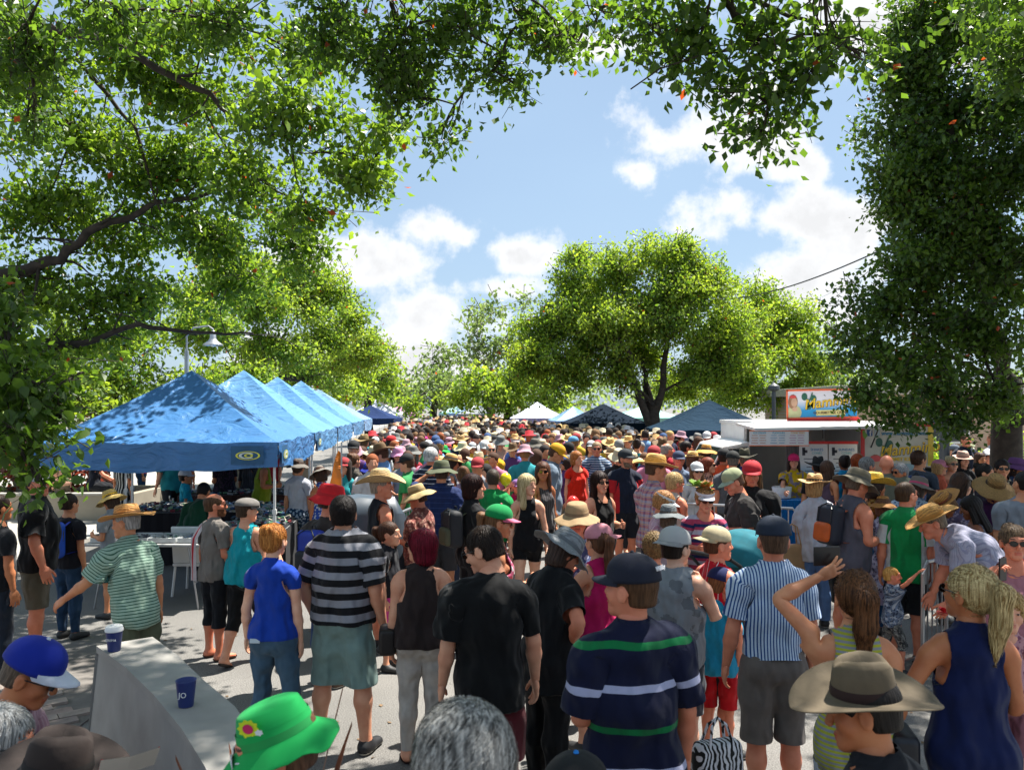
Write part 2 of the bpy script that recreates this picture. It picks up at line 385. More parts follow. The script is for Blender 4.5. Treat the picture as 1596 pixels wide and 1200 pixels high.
def leg_sdf(P, bt, o=0.0, wide=0.0):
    j = J(bt); li = BT[bt]['li']**.7; Q = P.copy(); Q[:, 0] = np.abs(Q[:, 0])
    d = rc(Q, (.085,-.005,.90), (.094,.0,.72), .094*li+o, .078*li+o+wide*.6)
    d = smin(d, rc(Q, (.094,0,.72), j['knee'], .078*li+o+wide*.6, .056*li+o+wide), .03)
    d = smin(d, rc(Q, j['knee'], (.1,-.012,.36), .054*li+o+wide, .056*li+o+wide), .03)
    d = smin(d, rc(Q, (.1,-.012,.36), j['ank'], .055*li+o+wide, .035*li+o+wide), .03)
    return d
def foot_sdf(P, o=0.0):
    Q = P.copy(); Q[:, 0] = np.abs(Q[:, 0])
    d = rc(Q, (.102,-.045,.045), (.104,.0,.05), .042+o, .042+o)
    d = smin(d, rc(Q, (.104,0,.045), (.118,.135,.028), .04+o, .030+o, (1.15,1,.85)), .03)
    d = smin(d, rc(Q, (.102,-.025,.06), (.102,-.02,.11), .036+o, .036+o), .02)
    return smax(d, -(P[:, 2]-.002), .006)
def body_sdf(P, bt):
    d = torso_sdf(P, bt); d = smin(d, arm_sdf(P, bt), .035); d = smin(d, leg_sdf(P, bt), .035); d = smin(d, foot_sdf(P), .025)
    return smin(d, rc(P, (0,-.012,1.46), (0,.0,1.585), .056*(BT[bt]['li']**.5), .05*(BT[bt]['li']**.4)), .03)
def head_sdf(P):
    Q = P.copy(); Q[:, 0] = np.abs(Q[:, 0])
    d = ell(P, (0,-.008,1.658), (.076,.096,.092))
    d = smin(d, ell(P, (0,.030,1.590), (.056,.062,.068)), .035)
    d = smin(d, rc(P, (-.008,.076,1.545), (.008,.076,1.545), .024, .024), .03)
    d = smin(d, rc(Q, (.04,.062,1.612), (.043,.055,1.60), .026, .022), .02)
    d = smin(d, rc(Q, (.0,.086,1.668), (.036,.08,1.668), .014, .013), .016)
    d = smax(d, -rc(Q, (.028,.112,1.645), (.036,.109,1.645), .019, .018), .012)
    d = smin(d, rc(P, (0,.093,1.650), (0,.1125,1.612), .0085, .0125), .012)
    d = smin(d, rc(Q, (.006,.108,1.606), (.011,.105,1.606), .009, .008), .006)
    d = smin(d, rc(P, (-.016,.096,1.578), (.016,.096,1.578), .008, .008, (1,1,.7)), .006)
    d = smin(d, rc(P, (-.012,.094,1.566), (.012,.094,1.566), .009, .009, (1,1,.7)), .005)
    d = smin(d, rc(Q, (.031,.082,1.645), (.0311,.082,1.645), .0145, .0145), .003)
    d = smin(d, ell(Q, (.080,-.004,1.625), (.011,.021,.034)), .008)
    d = smax(d, -ell(Q, (.091,.003,1.628), (.006,.011,.018)), .006)
    d = smin(d, rc(P, (0,-.015,1.47), (0,-.005,1.60), .050, .050), .025)
    return d
def hand_sdf(P, curl=.35, spread=.12, thumb=.6):
    """right hand; origin wrist, fingers along -Z, palm faces -X, thumb towards +Y"""
    d = rc(P, (0,0,.0), (0,0,-.03), .024, .026, (.75,1.1,1))
    d = smin(d, rc(P, (0,-.018,-.045), (0,.02,-.045), .022, .022, (.62,1,1.5)), .02)
    d = smin(d, rc(P, (0,-.026,-.078), (0,.028,-.082), .014, .014, (.8,1,1)), .015)
    for i, (y, l) in enumerate(((.031,.068),(.010,.077),(-.011,.071),(-.031,.056))):
        a = np.array([0, y, -.086+abs(i-1.2)*.003]); ang = 0.0; sp = (1.5-i)*spread
        for s_, (fr, r) in enumerate(((.45,.0095),(.32,.0088),(.27,.0078))):
            ang += curl*(1.0 if s_ else .8)*(1+.12*i); dr = np.array([-math.sin(ang), math.sin(sp)*math.cos(ang), -math.cos(sp)*math.cos(ang)])
            b = a+dr*l*fr; d = smin(d, rc(P, a, b, r, r*.93), .005); a = b
    a = np.array([-.006,.026,-.02]); b = np.array([-.016,.050,-.052]); c = b+np.array([-.016*thumb-.004,.014,-.03]); e = c+np.array([-.014*thumb,.002,-.022])
    d = smin(d, rc(P, a, b, .016, .0125), .012); d = smin(d, rc(P, b, c, .0115, .0100), .005); d = smin(d, rc(P, c, e, .0098, .0085), .004)
    return d

_c = {}
LODH = {0: (.018, .0068, .0056), 1: (.026, .0105, .0095), 2: (.040, .018, .018)}
def cached(key, fn):
    if key not in _c: _c[key] = fn()
    return _c[key]
def rest_body(bt, lod): return cached(('body', bt, lod), lambda: snet(lambda P: body_sdf(P, bt), (-.64,-.28,-.03), (.64,.28,1.62), LODH[lod][0]))
def rest_head(lod): return cached(('head', lod), lambda: snet(head_sdf, (-.11,-.13,1.5 if lod else 1.49), (.11,.15,1.77), LODH[lod][1]))
HANDS = {'relax': (.28,.07,.6), 'flat': (.05,.2,.2), 'grip': (1.05,.02,1.3), 'fist': (1.3,.0,1.6), 'spread': (.1,.32,.1), 'hold': (.7,.04,1.2)}
def rest_hand(kind, lod): return cached(('hand', kind, lod), lambda: snet(lambda P: hand_sdf(P, *HANDS[kind]), (-.12,-.075,-.205), (.06,.095,.035), LODH[lod][2]))
def rest_top(bt, style, lod):
    # style: (looseness, boxy, sleeve flare, low end)
    o, boxy, sl, low = style
    def f(P):
        b = BT[bt]; d = torso_sdf(P, bt, o, boxy, .95)
        hi = b['hi']*.97+(max(b['ch'], b['hi'], b['wa'])-b['hi']*.97)*boxy
        if low < .95: d = smin(d, rc(P, (0,-.012,low), (0,-.004,1.0), hi+o+.010, hi+o+.004, (1,.76,.3)), .03)
        d = smin(d, arm_sdf(P, bt, o*.8, sl), .035)
        return smin(d, rc(P, (0,-.012,1.44), (0,-.002,1.56), .060, .056), .02)
    return cached(('top', bt, style, lod), lambda: snet(f, (-.64,-.32,low-.08), (.64,.34,1.56), LODH[lod][0]))
def rest_bottom(bt, o, wide, lod):
    def f(P):
        b = BT[bt]; d = rc(P, (0,0,.93), (0,0,1.07), b['hi']+o, max(b['wa'], b['hi']*.8)+o, (1,.71,.8))
        for s in (-1,1): d = smin(d, rc(P, (s*.072,-.05*b['hi']/.15,.93), (s*.075,-.045,.9), .080*b['hi']/.15+o, .080*b['hi']/.15+o), .05)
        if b['be']: d = smin(d, rc(P, (0,.04,1.06), (0,.045,1.0), .115*(1+b['be']*.2)+o, .11+o, (1.15,.8,1)), .05)
        return smin(d, leg_sdf(P, bt, o, wide), .03)
    return cached(('bot', bt, o, wide, lod), lambda: snet(f, (-.32,-.3,0.0), (.32,.3,1.2), LODH[lod][0]))
def rest_skirt(bt, flare, low, lod):
    def f(P):
        b = BT[bt]; d = torso_sdf(P, bt, .012, .1, .95)
        d = smin(d, rc(P, (0,-.01,low-.05), (0,-.004,.97), b['hi']+.012+flare, b['hi']+.012, (1,.74,.35)), .03)
        d = smin(d, arm_sdf(P, bt, .008, .005), .035)
        return smin(d, rc(P, (0,-.012,1.44), (0,-.002,1.56), .060, .056), .02)
    return cached(('skirt', bt, flare, low, lod), lambda: snet(f, (-.64,-.36,low-.12), (.64,.36,1.56), LODH[lod][0]))
def rest_shoes(lod): return cached(('shoe', lod), lambda: snet(lambda P: smax(foot_sdf(P, .007), P[:,2]-.105, .01), (-.22,-.13,-.03), (.22,.22,.16), .012 if lod == 0 else .02 if lod == 1 else .03))

BONES = ['pelvis','spine','chest','neck','head','AR','FR','HR','AL','FL','HL','TR','SR','OR','TL','SL','OL']
def sst(x, a, b):
    t = np.clip((x-a)/(b-a), 0, 1); return t*t*(3-2*t)
def segdist(P, a, b):
    ba = b-a; t = np.clip((P-a) @ ba/(ba @ ba), 0, 1.0); return np.sqrt(((P-a-t[:, None]*ba)**2).sum(1))
def weights(P, bt, skirt=False, tank=False, body=False):
    j = J(bt); n = len(P); W = np.zeros((n, 17)); z = P[:, 2]; Q = P.copy(); Q[:, 0] = np.abs(Q[:, 0])
    u = (Q-j['S']) @ ADIR; da = segdist(Q, j['S'], j['W']+ADIR*.2)
    wa = sst(u, -.05, .07)*(sst(-da, -.112, -.078) if body else sst(-da, -.125, -.095))
    if tank: wa = wa*.12
    wl = 1-sst(z, .80, .95)
    wl = wl*(1-wa)
    if skirt: wl = wl*.62
    wt = 1-wa-wl
    # torso chain
    s1 = sst(z, .98, 1.12); s2 = sst(z, 1.12, 1.28); s3 = sst(z, 1.45, 1.51); s4 = sst(z, 1.525, 1.585)
    W[:, 0] = wt*(1-s1); W[:, 1] = wt*s1*(1-s2); W[:, 2] = wt*s2*(1-s3); W[:, 3] = wt*s3*(1-s4); W[:, 4] = wt*s4
    R = (P[:, 0] > 0)
    fe = sst(u, .285-.045, .285+.045); hw = sst(u, .535-.02, .535+.02)
    for side, m in (('R', R), ('L', ~R)):
        i = BONES.index('A'+side); mm = m*wa
        W[:, i] = mm*(1-fe); W[:, i+1] = mm*fe*(1-hw); W[:, i+2] = mm*fe*hw
    wd = .03 if not skirt else .16
    sx = sst(P[:, 0], -wd, wd); k = 1-sst(z, .44, .56); a = 1-sst(z, .07, .13)
    if skirt: k = k*.5; a = a*0
    for side, m in (('R', sx), ('L', 1-sx)):
        i = BONES.index('T'+side); mm = m*wl
        W[:, i] = mm*(1-k); W[:, i+1] = mm*k*(1-a); W[:, i+2] = mm*k*a
    return W/W.sum(1)[:, None]
def rotm(axis, ang):
    return np.array(Matrix.Rotation(ang, 3, Vector(axis)))
def r2(a, b):
    return np.array(Vector(a).normalized().rotation_difference(Vector(b).normalized()).to_matrix())
ARMS = {
 'hang': ((.13,-.04,-1),(.06,.14,-1),'relax'), 'hang2': ((.22,.0,-1),(.1,.3,-1),'relax'), 'back': ((.3,-.25,-1),(-.25,-.05,-1),'relax'),
 'pocket': ((.35,-.1,-1),(-.22,.28,-1),'hold'), 'hip': ((.78,-.35,-.72),(-.62,.42,-.62),'relax'), 'bent': ((.16,.0,-1),(-.3,.95,.1),'hold'),
 'cross': ((.2,.2,-1),(-.95,.45,.12),'relax'), 'phone': ((.35,.45,-.6),(-.35,.25,.9),'hold'), 'mouth': ((.3,.35,-.85),(-.45,.45,.85),'grip'),
 'raise': ((.85,.25,.42),(-.62,.5,.72),'spread'), 'reach': ((.2,.8,-.65),(-.1,.95,-.35),'relax'), 'out': ((.45,.15,-.8),(.25,.85,-.25),'relax'),
 'brow': ((.55,.45,.1),(-.75,.1,.65),'flat'), 'swing': ((.12,.35,-1),(.0,.6,-.85),'relax'), 'swingb': ((.14,-.4,-1),(.08,-.1,-1),'relax'),
 'lap': ((.12,.3,-1),(-.35,.9,-.25),'relax'), 'wide': ((.5,-.05,-.85),(.3,.2,-.95),'relax'), 'push': ((.18,.3,-.95),(-.05,.9,-.35),'grip'),
}
class Pose:
    def __init__(s, bt, lean=0.0, side=0.0, twist=0.0, hyaw=0.0, hpitch=0.0, hroll=0.0, ar='hang', al='hang', legs='stand', hscale=1.0):
        j = J(bt); s.bt = bt; s.hscale = hscale; R = {}; T = {}; rest = {}
        ln = math.radians(lean)
        def bend(f): return rotm((1,0,0), -ln*f) @ rotm((0,1,0), math.radians(side)*f) @ rotm((0,0,1), math.radians(twist)*f)
        R['pelvis'] = bend(.35); R['spine'] = bend(.7); R['chest'] = bend(1.0)
        R['neck'] = bend(.9) @ rotm((0,0,1), math.radians(hyaw)*.4) @ rotm((1,0,0), math.radians(hpitch)*.45)
        R['head'] = bend(.55) @ rotm((0,0,1), math.radians(hyaw)) @ rotm((1,0,0), math.radians(hpitch)) @ rotm((0,1,0), math.radians(hroll))
        rest.update(pelvis=j['pelvis'], spine=j['spine'], chest=j['chest'], neck=j['neck'], head=j['head'])
        T['pelvis'] = j['pelvis'].copy()
        for a, b in (('pelvis','spine'),('spine','chest'),('chest','neck'),('neck','head')): T[b] = T[a]+R[a] @ (rest[b]-rest[a])
        s.hand = {}; lean_m = rotm((1,0,0), -ln*.5)
        for sd, sg, arm in (('R',1,ar),('L',-1,al)):
            up, fo, hk = ARMS[arm] if isinstance(arm, str) else arm
            mir = np.array([sg,1,1]); up = lean_m @ (np.array(up)*mir); fo = lean_m @ (np.array(fo)*mir); d0 = ADIR*mir
            rest['A'+sd] = j['S']*mir; rest['F'+sd] = j['E']*mir; rest['H'+sd] = j['W']*mir
            R['A'+sd] = r2(d0, up); R['F'+sd] = r2(up, fo) @ R['A'+sd]; R['H'+sd] = R['F'+sd]
            T['A'+sd] = T['chest']+R['chest'] @ (rest['A'+sd]-rest['chest'])
            T['F'+sd] = T['A'+sd]+R['A'+sd] @ (rest['F'+sd]-rest['A'+sd]); T['H'+sd] = T['F'+sd]+R['F'+sd] @ (rest['H'+sd]-rest['F'+sd])
            s.hand[sd] = hk
        LG = {'stand': (((.02,.01,-1),(.02,-.03,-1)),)*2, 'apart': (((.14,.0,-1),(.07,-.03,-1)),)*2, 'walk': (((.03,.38,-1),(.0,-.02,-1)),((.0,-.18,-1),(.0,-.55,-1))),
              'walk2': (((.03,-.14,-1),(.0,-.5,-1)),((.03,.3,-1),(.0,.02,-1))), 'relax': (((.1,.02,-1),(.02,-.02,-1)),((.06,.16,-1),(.06,-.16,-1))),
              'sit': (((.12,1,-.05),(.03,.05,-1)),)*2, 'together': (((-.03,.01,-1),(-.01,-.02,-1)),)*2}[legs]
        for sd, sg, (th, shn) in (('R',1,LG[0]),('L',-1,LG[1])):
            mir = np.array([sg,1,1]); th = np.array(th)*mir; shn = np.array(shn)*mir; dt = (j['knee']-j['hip'])*mir; ds = (j['ank']-j['knee'])*mir
            rest['T'+sd] = j['hip']*mir; rest['S'+sd] = j['knee']*mir; rest['O'+sd] = j['ank']*mir
            R['T'+sd] = r2(dt, th); R['S'+sd] = r2(ds, shn); R['O'+sd] = np.eye(3) if legs != 'walk' else rotm((1,0,0), 0) 
            if abs(shn[1]) > .3: R['O'+sd] = rotm((1,0,0), -.4)
            T['T'+sd] = T['pelvis']+R['pelvis'] @ (rest['T'+sd]-rest['pelvis']); T['S'+sd] = T['T'+sd]+R['T'+sd] @ (rest['S'+sd]-rest['T'+sd]); T['O'+sd] = T['S'+sd]+R['S'+sd] @ (rest['O'+sd]-rest['S'+sd])
        s.R, s.T, s.rest = R, T, rest
        foot = min((T['O'+sd]+R['O'+sd] @ (np.array([0,.05,-.09])))[2] for sd in 'RL')
        s.dz = -min(foot, min(T['O'+sd][2] for sd in 'RL')-.085)
        s.sitz = T['pelvis'][2]-.06+s.dz
    def apply(s, P, W):
        out = np.zeros_like(P)
        for i, b in enumerate(BONES):
            w = W[:, i:i+1]
            if not w.any(): continue
            out += w*((P-s.rest[b]) @ s.R[b].T+s.T[b])
        out[:, 2] += s.dz; return out
    def headpt(s, P):
        P = np.asarray(P, float)
        c = s.rest['head']; q = (P-c)*s.hscale @ s.R['head'].T+s.T['head']; q = q+np.array([0,0,s.dz]); return q
    def handpt(s, P, sd):
        P = np.asarray(P, float).copy(); sg = 1 if sd == 'R' else -1; hk = s.bt
        P = P*{'man':1,'bigman':1.05,'woman':.88,'bigwoman':.93,'child':.85}[s.bt]
        P[:, 0] *= sg; d0 = ADIR*np.array([sg,1,1])
        q = P @ r2((0,0,-1), d0).T + s.rest['H'+sd]
        return (q-s.rest['H'+sd]) @ s.R['H'+sd].T+s.T['H'+sd]+np.array([0,0,s.dz])
def patcoord(P, bt):
    j = J(bt); Q = P.copy(); Q[:, 0] = np.abs(Q[:, 0]); u = (Q-j['S']) @ ADIR; da = segdist(Q, j['S'], j['W'])
    w = sst(u, -.02, .04)*sst(-da, -.125, -.09); C = P.copy()
    C[:, 2] = P[:, 2]*(1-w)+(1.42-u)*w
    perp = (Q-j['S']) @ np.array([-ADIR[2],0,ADIR[0]])
    C[:, 0] = np.where(w > .5, np.sign(P[:, 0])*(.16+perp), P[:, 0])
    return C
def clip_mesh(V, Q, g):
    """keep the part where g<0; snap the border onto g=0"""
    gv = g(V); keep = (gv[Q] < 0).any(1); Q = Q[keep]
    used = np.unique(Q); remap = -np.ones(len(V), np.int64); remap[used] = np.arange(len(used)); V = V[used].copy(); Q = remap[Q]
    for _ in range(3):
        gv = g(V); m = gv > 1e-5
        if not m.any(): break
        Pm = V[m]; e = 1e-4; gr = np.stack([(g(Pm+np.eye(3)[i]*e)-gv[m])/e for i in range(3)], 1)
        st = gr*(gv[m]/np.maximum((gr**2).sum(1), .2))[:, None]; L = np.sqrt((st**2).sum(1)); st *= np.minimum(1, .05/np.maximum(L, 1e-9))[:, None]; V[m] = Pm-st
    return V, Q
def smoothmesh(V, Q, it=1, k=.5):
    for _ in range(it):
        acc = np.zeros_like(V); n = np.zeros(len(V))
        for a in range(4):
            for b in ((a+1) % 4, (a-1) % 4):
                np.add.at(acc, Q[:, a], V[Q[:, b]]); np.add.at(n, Q[:, a], 1)
        V = V+k*(acc/np.maximum(n, 1)[:, None]-V)
    return V
def wob(P, seed, amp, f=9.0):
    """cloth folds: cheap sums of sines"""
    r = random.Random(seed); d = np.zeros(len(P))
    for i in range(5):
        k = np.array([r.uniform(-1,1), r.uniform(-1,1), r.uniform(-.6,.6)])*f*(1+.6*i); d += np.sin(P @ k+r.uniform(0,6.3)+1.5*np.sin(P[:, 2]*8+i))/(1+.5*i)
    return d*amp
def vnormals(V, Q):
    n = np.cross(V[Q[:,2]]-V[Q[:,0]], V[Q[:,3]]-V[Q[:,1]]); out = np.zeros_like(V)
    for a in range(4): np.add.at(out, Q[:, a], n)
    return out/np.maximum(np.linalg.norm(out, axis=1), 1e-9)[:, None]
def g_top(bt, hem, sleeve, neck, tank=None):
    j = J(bt)
    def g(P):
        Q = P.copy(); Q[:, 0] = np.abs(Q[:, 0]); u = (Q-j['S']) @ ADIR; da = segdist(Q, j['S'], j['W']+ADIR*.1)
        arm = np.where((da < .13) & (u > 0), u-sleeve, -1.0)
        if tank is not None:
            ax = BT[bt]['sh']-tank; arm = np.where((P[:, 2] > 1.235), np.maximum(Q[:, 0]-ax-(1.42-P[:, 2])*.10*0, -9), np.where((u > -.02) & (da < .10), u+.02, -1.0))
            arm = np.where(P[:, 2] > 1.235, Q[:, 0]-ax-.25*np.clip(1.33-P[:, 2], 0, 1), arm)
        nr, ny, nzs = neck      # radius, forward shift, depth
        nk = nr-np.sqrt(P[:, 0]**2+(P[:, 1]-ny)**2+(np.clip(P[:, 2]-1.49, -9, 0)*nzs)**2)
        nk = np.where(P[:, 2] > 1.35, nk, -1.0)
        top = P[:, 2]-1.525
        return np.maximum(np.maximum(np.maximum(arm, nk), hem-P[:, 2]+.0*u), top)
    return g
NECKS = {'crew': (.070,.008,1.0), 'scoop': (.100,.035,.9), 'polo': (.064,.004,1.2), 'v': (.078,.05,.55), 'straps': (.125,.015,.55)}

# hair ------------------------------------------------------------
def hair_sdf(P, style):
    Q = P.copy(); Q[:, 0] = np.abs(Q[:, 0])
    face = ell(P, (0,.125,1.60), (.078,.085,.103)); ear = ell(Q, (.09,.01,1.615), (.03,.028,.038))
    vol = {'short':0,'crop':-.004,'bald':-.002,'curly':.016,'bob':.008,'long':.006,'pony':.0,'bun':.002,'grey':.004,'messy':.006}.get(style, 0)
    d = ell(P, (0,-.013,1.666), (.083+vol,.103+vol,.095+vol))
    if style in ('short','crop','curly','grey','messy','bald'):
        d = smin(d, ell(P, (0,-.045,1.60), (.066+vol*.6,.058+vol*.6,.065)), .02); d = smax(d, (1.565 if style in ('curly','messy') else 1.578)-P[:, 2], .01)
        d = smax(d, -ear, .01)
    if style == 'bald': d = smax(d, -ell(P, (0,.015,1.74), (.062,.115,.075)), .01)
    if style == 'bob':
        d = smin(d, rc(P, (0,-.03,1.66), (0,-.035,1.575), .092, .088, (1,.85,1)), .02); d = smax(d, 1.535-P[:, 2]+P[:, 1]*.25, .012)
    if style in ('long',):
        d = smin(d, rc(P, (0,-.035,1.66), (0,-.065,1.40), .092, .085, (1,.62,1)), .03)
        d = smin(d, rc(Q, (.075,.0,1.62), (.085,.02,1.40), .028, .03), .02)
    if style in ('pony','bun'):
        d = smin(d, ell(P, (0,-.045,1.62), (.068,.062,.065)), .02); d = smax(d, -ear, .01)
    if style == 'pony':
        d = smin(d, rc(P, (0,-.10,1.685), (0,-.15,1.665), .022, .032), .01)
        d = smin(d, rc(P, (0,-.15,1.665), (0,-.135,1.54), .034, .036, (1.1,.8,1)), .02)
        d = smin(d, rc(P, (0,-.135,1.54), (0,-.105,1.38), .036, .012, (1.1,.8,1)), .02)
    if style == 'bun': d = smin(d, ell(P, (0,-.095,1.725), (.045,.04,.04)), .012)
    d = smax(d, -face, .014)
    if style in ('curly','messy'):
        a = .007 if style == 'curly' else .004; d = d+a*(np.sin(P[:,0]*150)*np.sin(P[:,1]*140+1)*np.sin(P[:,2]*160+2)+.6*np.sin(P[:,0]*260+3)*np.sin(P[:,2]*240))
    if style in ('long','bob','pony','bun'): d = d+.0018*np.sin(np.arctan2(P[:,0], -P[:,1])*22+P[:,2]*18)
    return d
def rest_hair(style, lod): return cached(('hair', style, lod), lambda: snet(lambda P: hair_sdf(P, style)-(0,.002,.009)[lod], (-.135,-.20,1.34), (.135,.12,1.80), {0:.0062,1:.010,2:.017}[lod]))
def strands(style, n, seed, length=.14, wave=0.0):
    """thin tapered ribbons that run over the hair surface"""
    rs = np.random.RandomState(seed); V0, Q0 = rest_hair(style, 0)
    f = lambda P: hair_sdf(P, style)
    pick = V0[rs.choice(len(V0), n)]+rs.normal(0, .002, (n, 3)); pts = [pick.copy()]; p = pick; steps = 7; st = length/steps
    crown = np.array([.012,-.035,1.765])
    prev = None; FA = rs.uniform(0, 1, n)**5
    for s in range(steps):
        e = 1e-3; f0 = f(p); gr = np.stack([(f(p+np.eye(3)[i]*e)-f0)/e for i in range(3)], 1); gr /= np.maximum(np.linalg.norm(gr, axis=1), 1e-6)[:, None]
        if style in ('short','crop','bald','grey','messy','curly'):
            w = p-crown; w[:, 2] *= .6
            if style == 'grey': w = w+np.cross(w, np.array([0,0,1.0]))*.5
            dr = w/np.maximum(np.linalg.norm(w, axis=1), 1e-6)[:, None]
        elif style in ('pony','bun'):
            tgt = np.array([0,-.11,1.69]) if style == 'pony' else np.array([0,-.095,1.72]); back = (p[:, 1] > -.105) & (p[:, 2] > 1.56)
            w = np.where(back[:, None], tgt-p, np.array([0,.05,-1.0])); dr = w/np.maximum(np.linalg.norm(w, axis=1), 1e-6)[:, None]
        else:
            w = np.where((p[:, 2] > 1.70)[:, None], (p-crown)*np.array([1.2,.5,.2])*8+np.array([0,0,-.3]), np.array([0,-.05,-1.0])); dr = w/np.maximum(np.linalg.norm(w, axis=1), 1e-6)[:, None]
        dr = dr+rs.normal(0, .16+wave, (n, 3)); dr -= (dr*gr).sum(1)[:, None]*gr; dr /= np.maximum(np.linalg.norm(dr, axis=1), 1e-6)[:, None]
        if prev is not None: dr = .6*dr+.4*prev
        prev = dr; p = p+dr*st; p = p-gr*(f(p)-.0025-rs.uniform(0, .004, n)-.009*FA*s/steps)[:, None]*.85; pts.append(p.copy())
    A = np.stack(pts, 1); tan = np.gradient(A, axis=1); side = np.cross(tan, A-np.array([0,-.01,1.65])); side /= np.maximum(np.linalg.norm(side, axis=2), 1e-9)[:, :, None]
    wd = rs.uniform(.0011, .0022, (n, 1))*np.linspace(1, .25, steps+1)[None]
    L = A-side*wd[:, :, None]; Rr = A+side*wd[:, :, None]; V = np.stack([L, Rr], 2).reshape(-1, 3); m = steps+1
    b = (np.arange(n)*m*2)[:, None]+np.arange(steps)[None]*2; Q = np.stack([b, b+1, b+3, b+2], -1).reshape(-1, 4)
    return V, Q
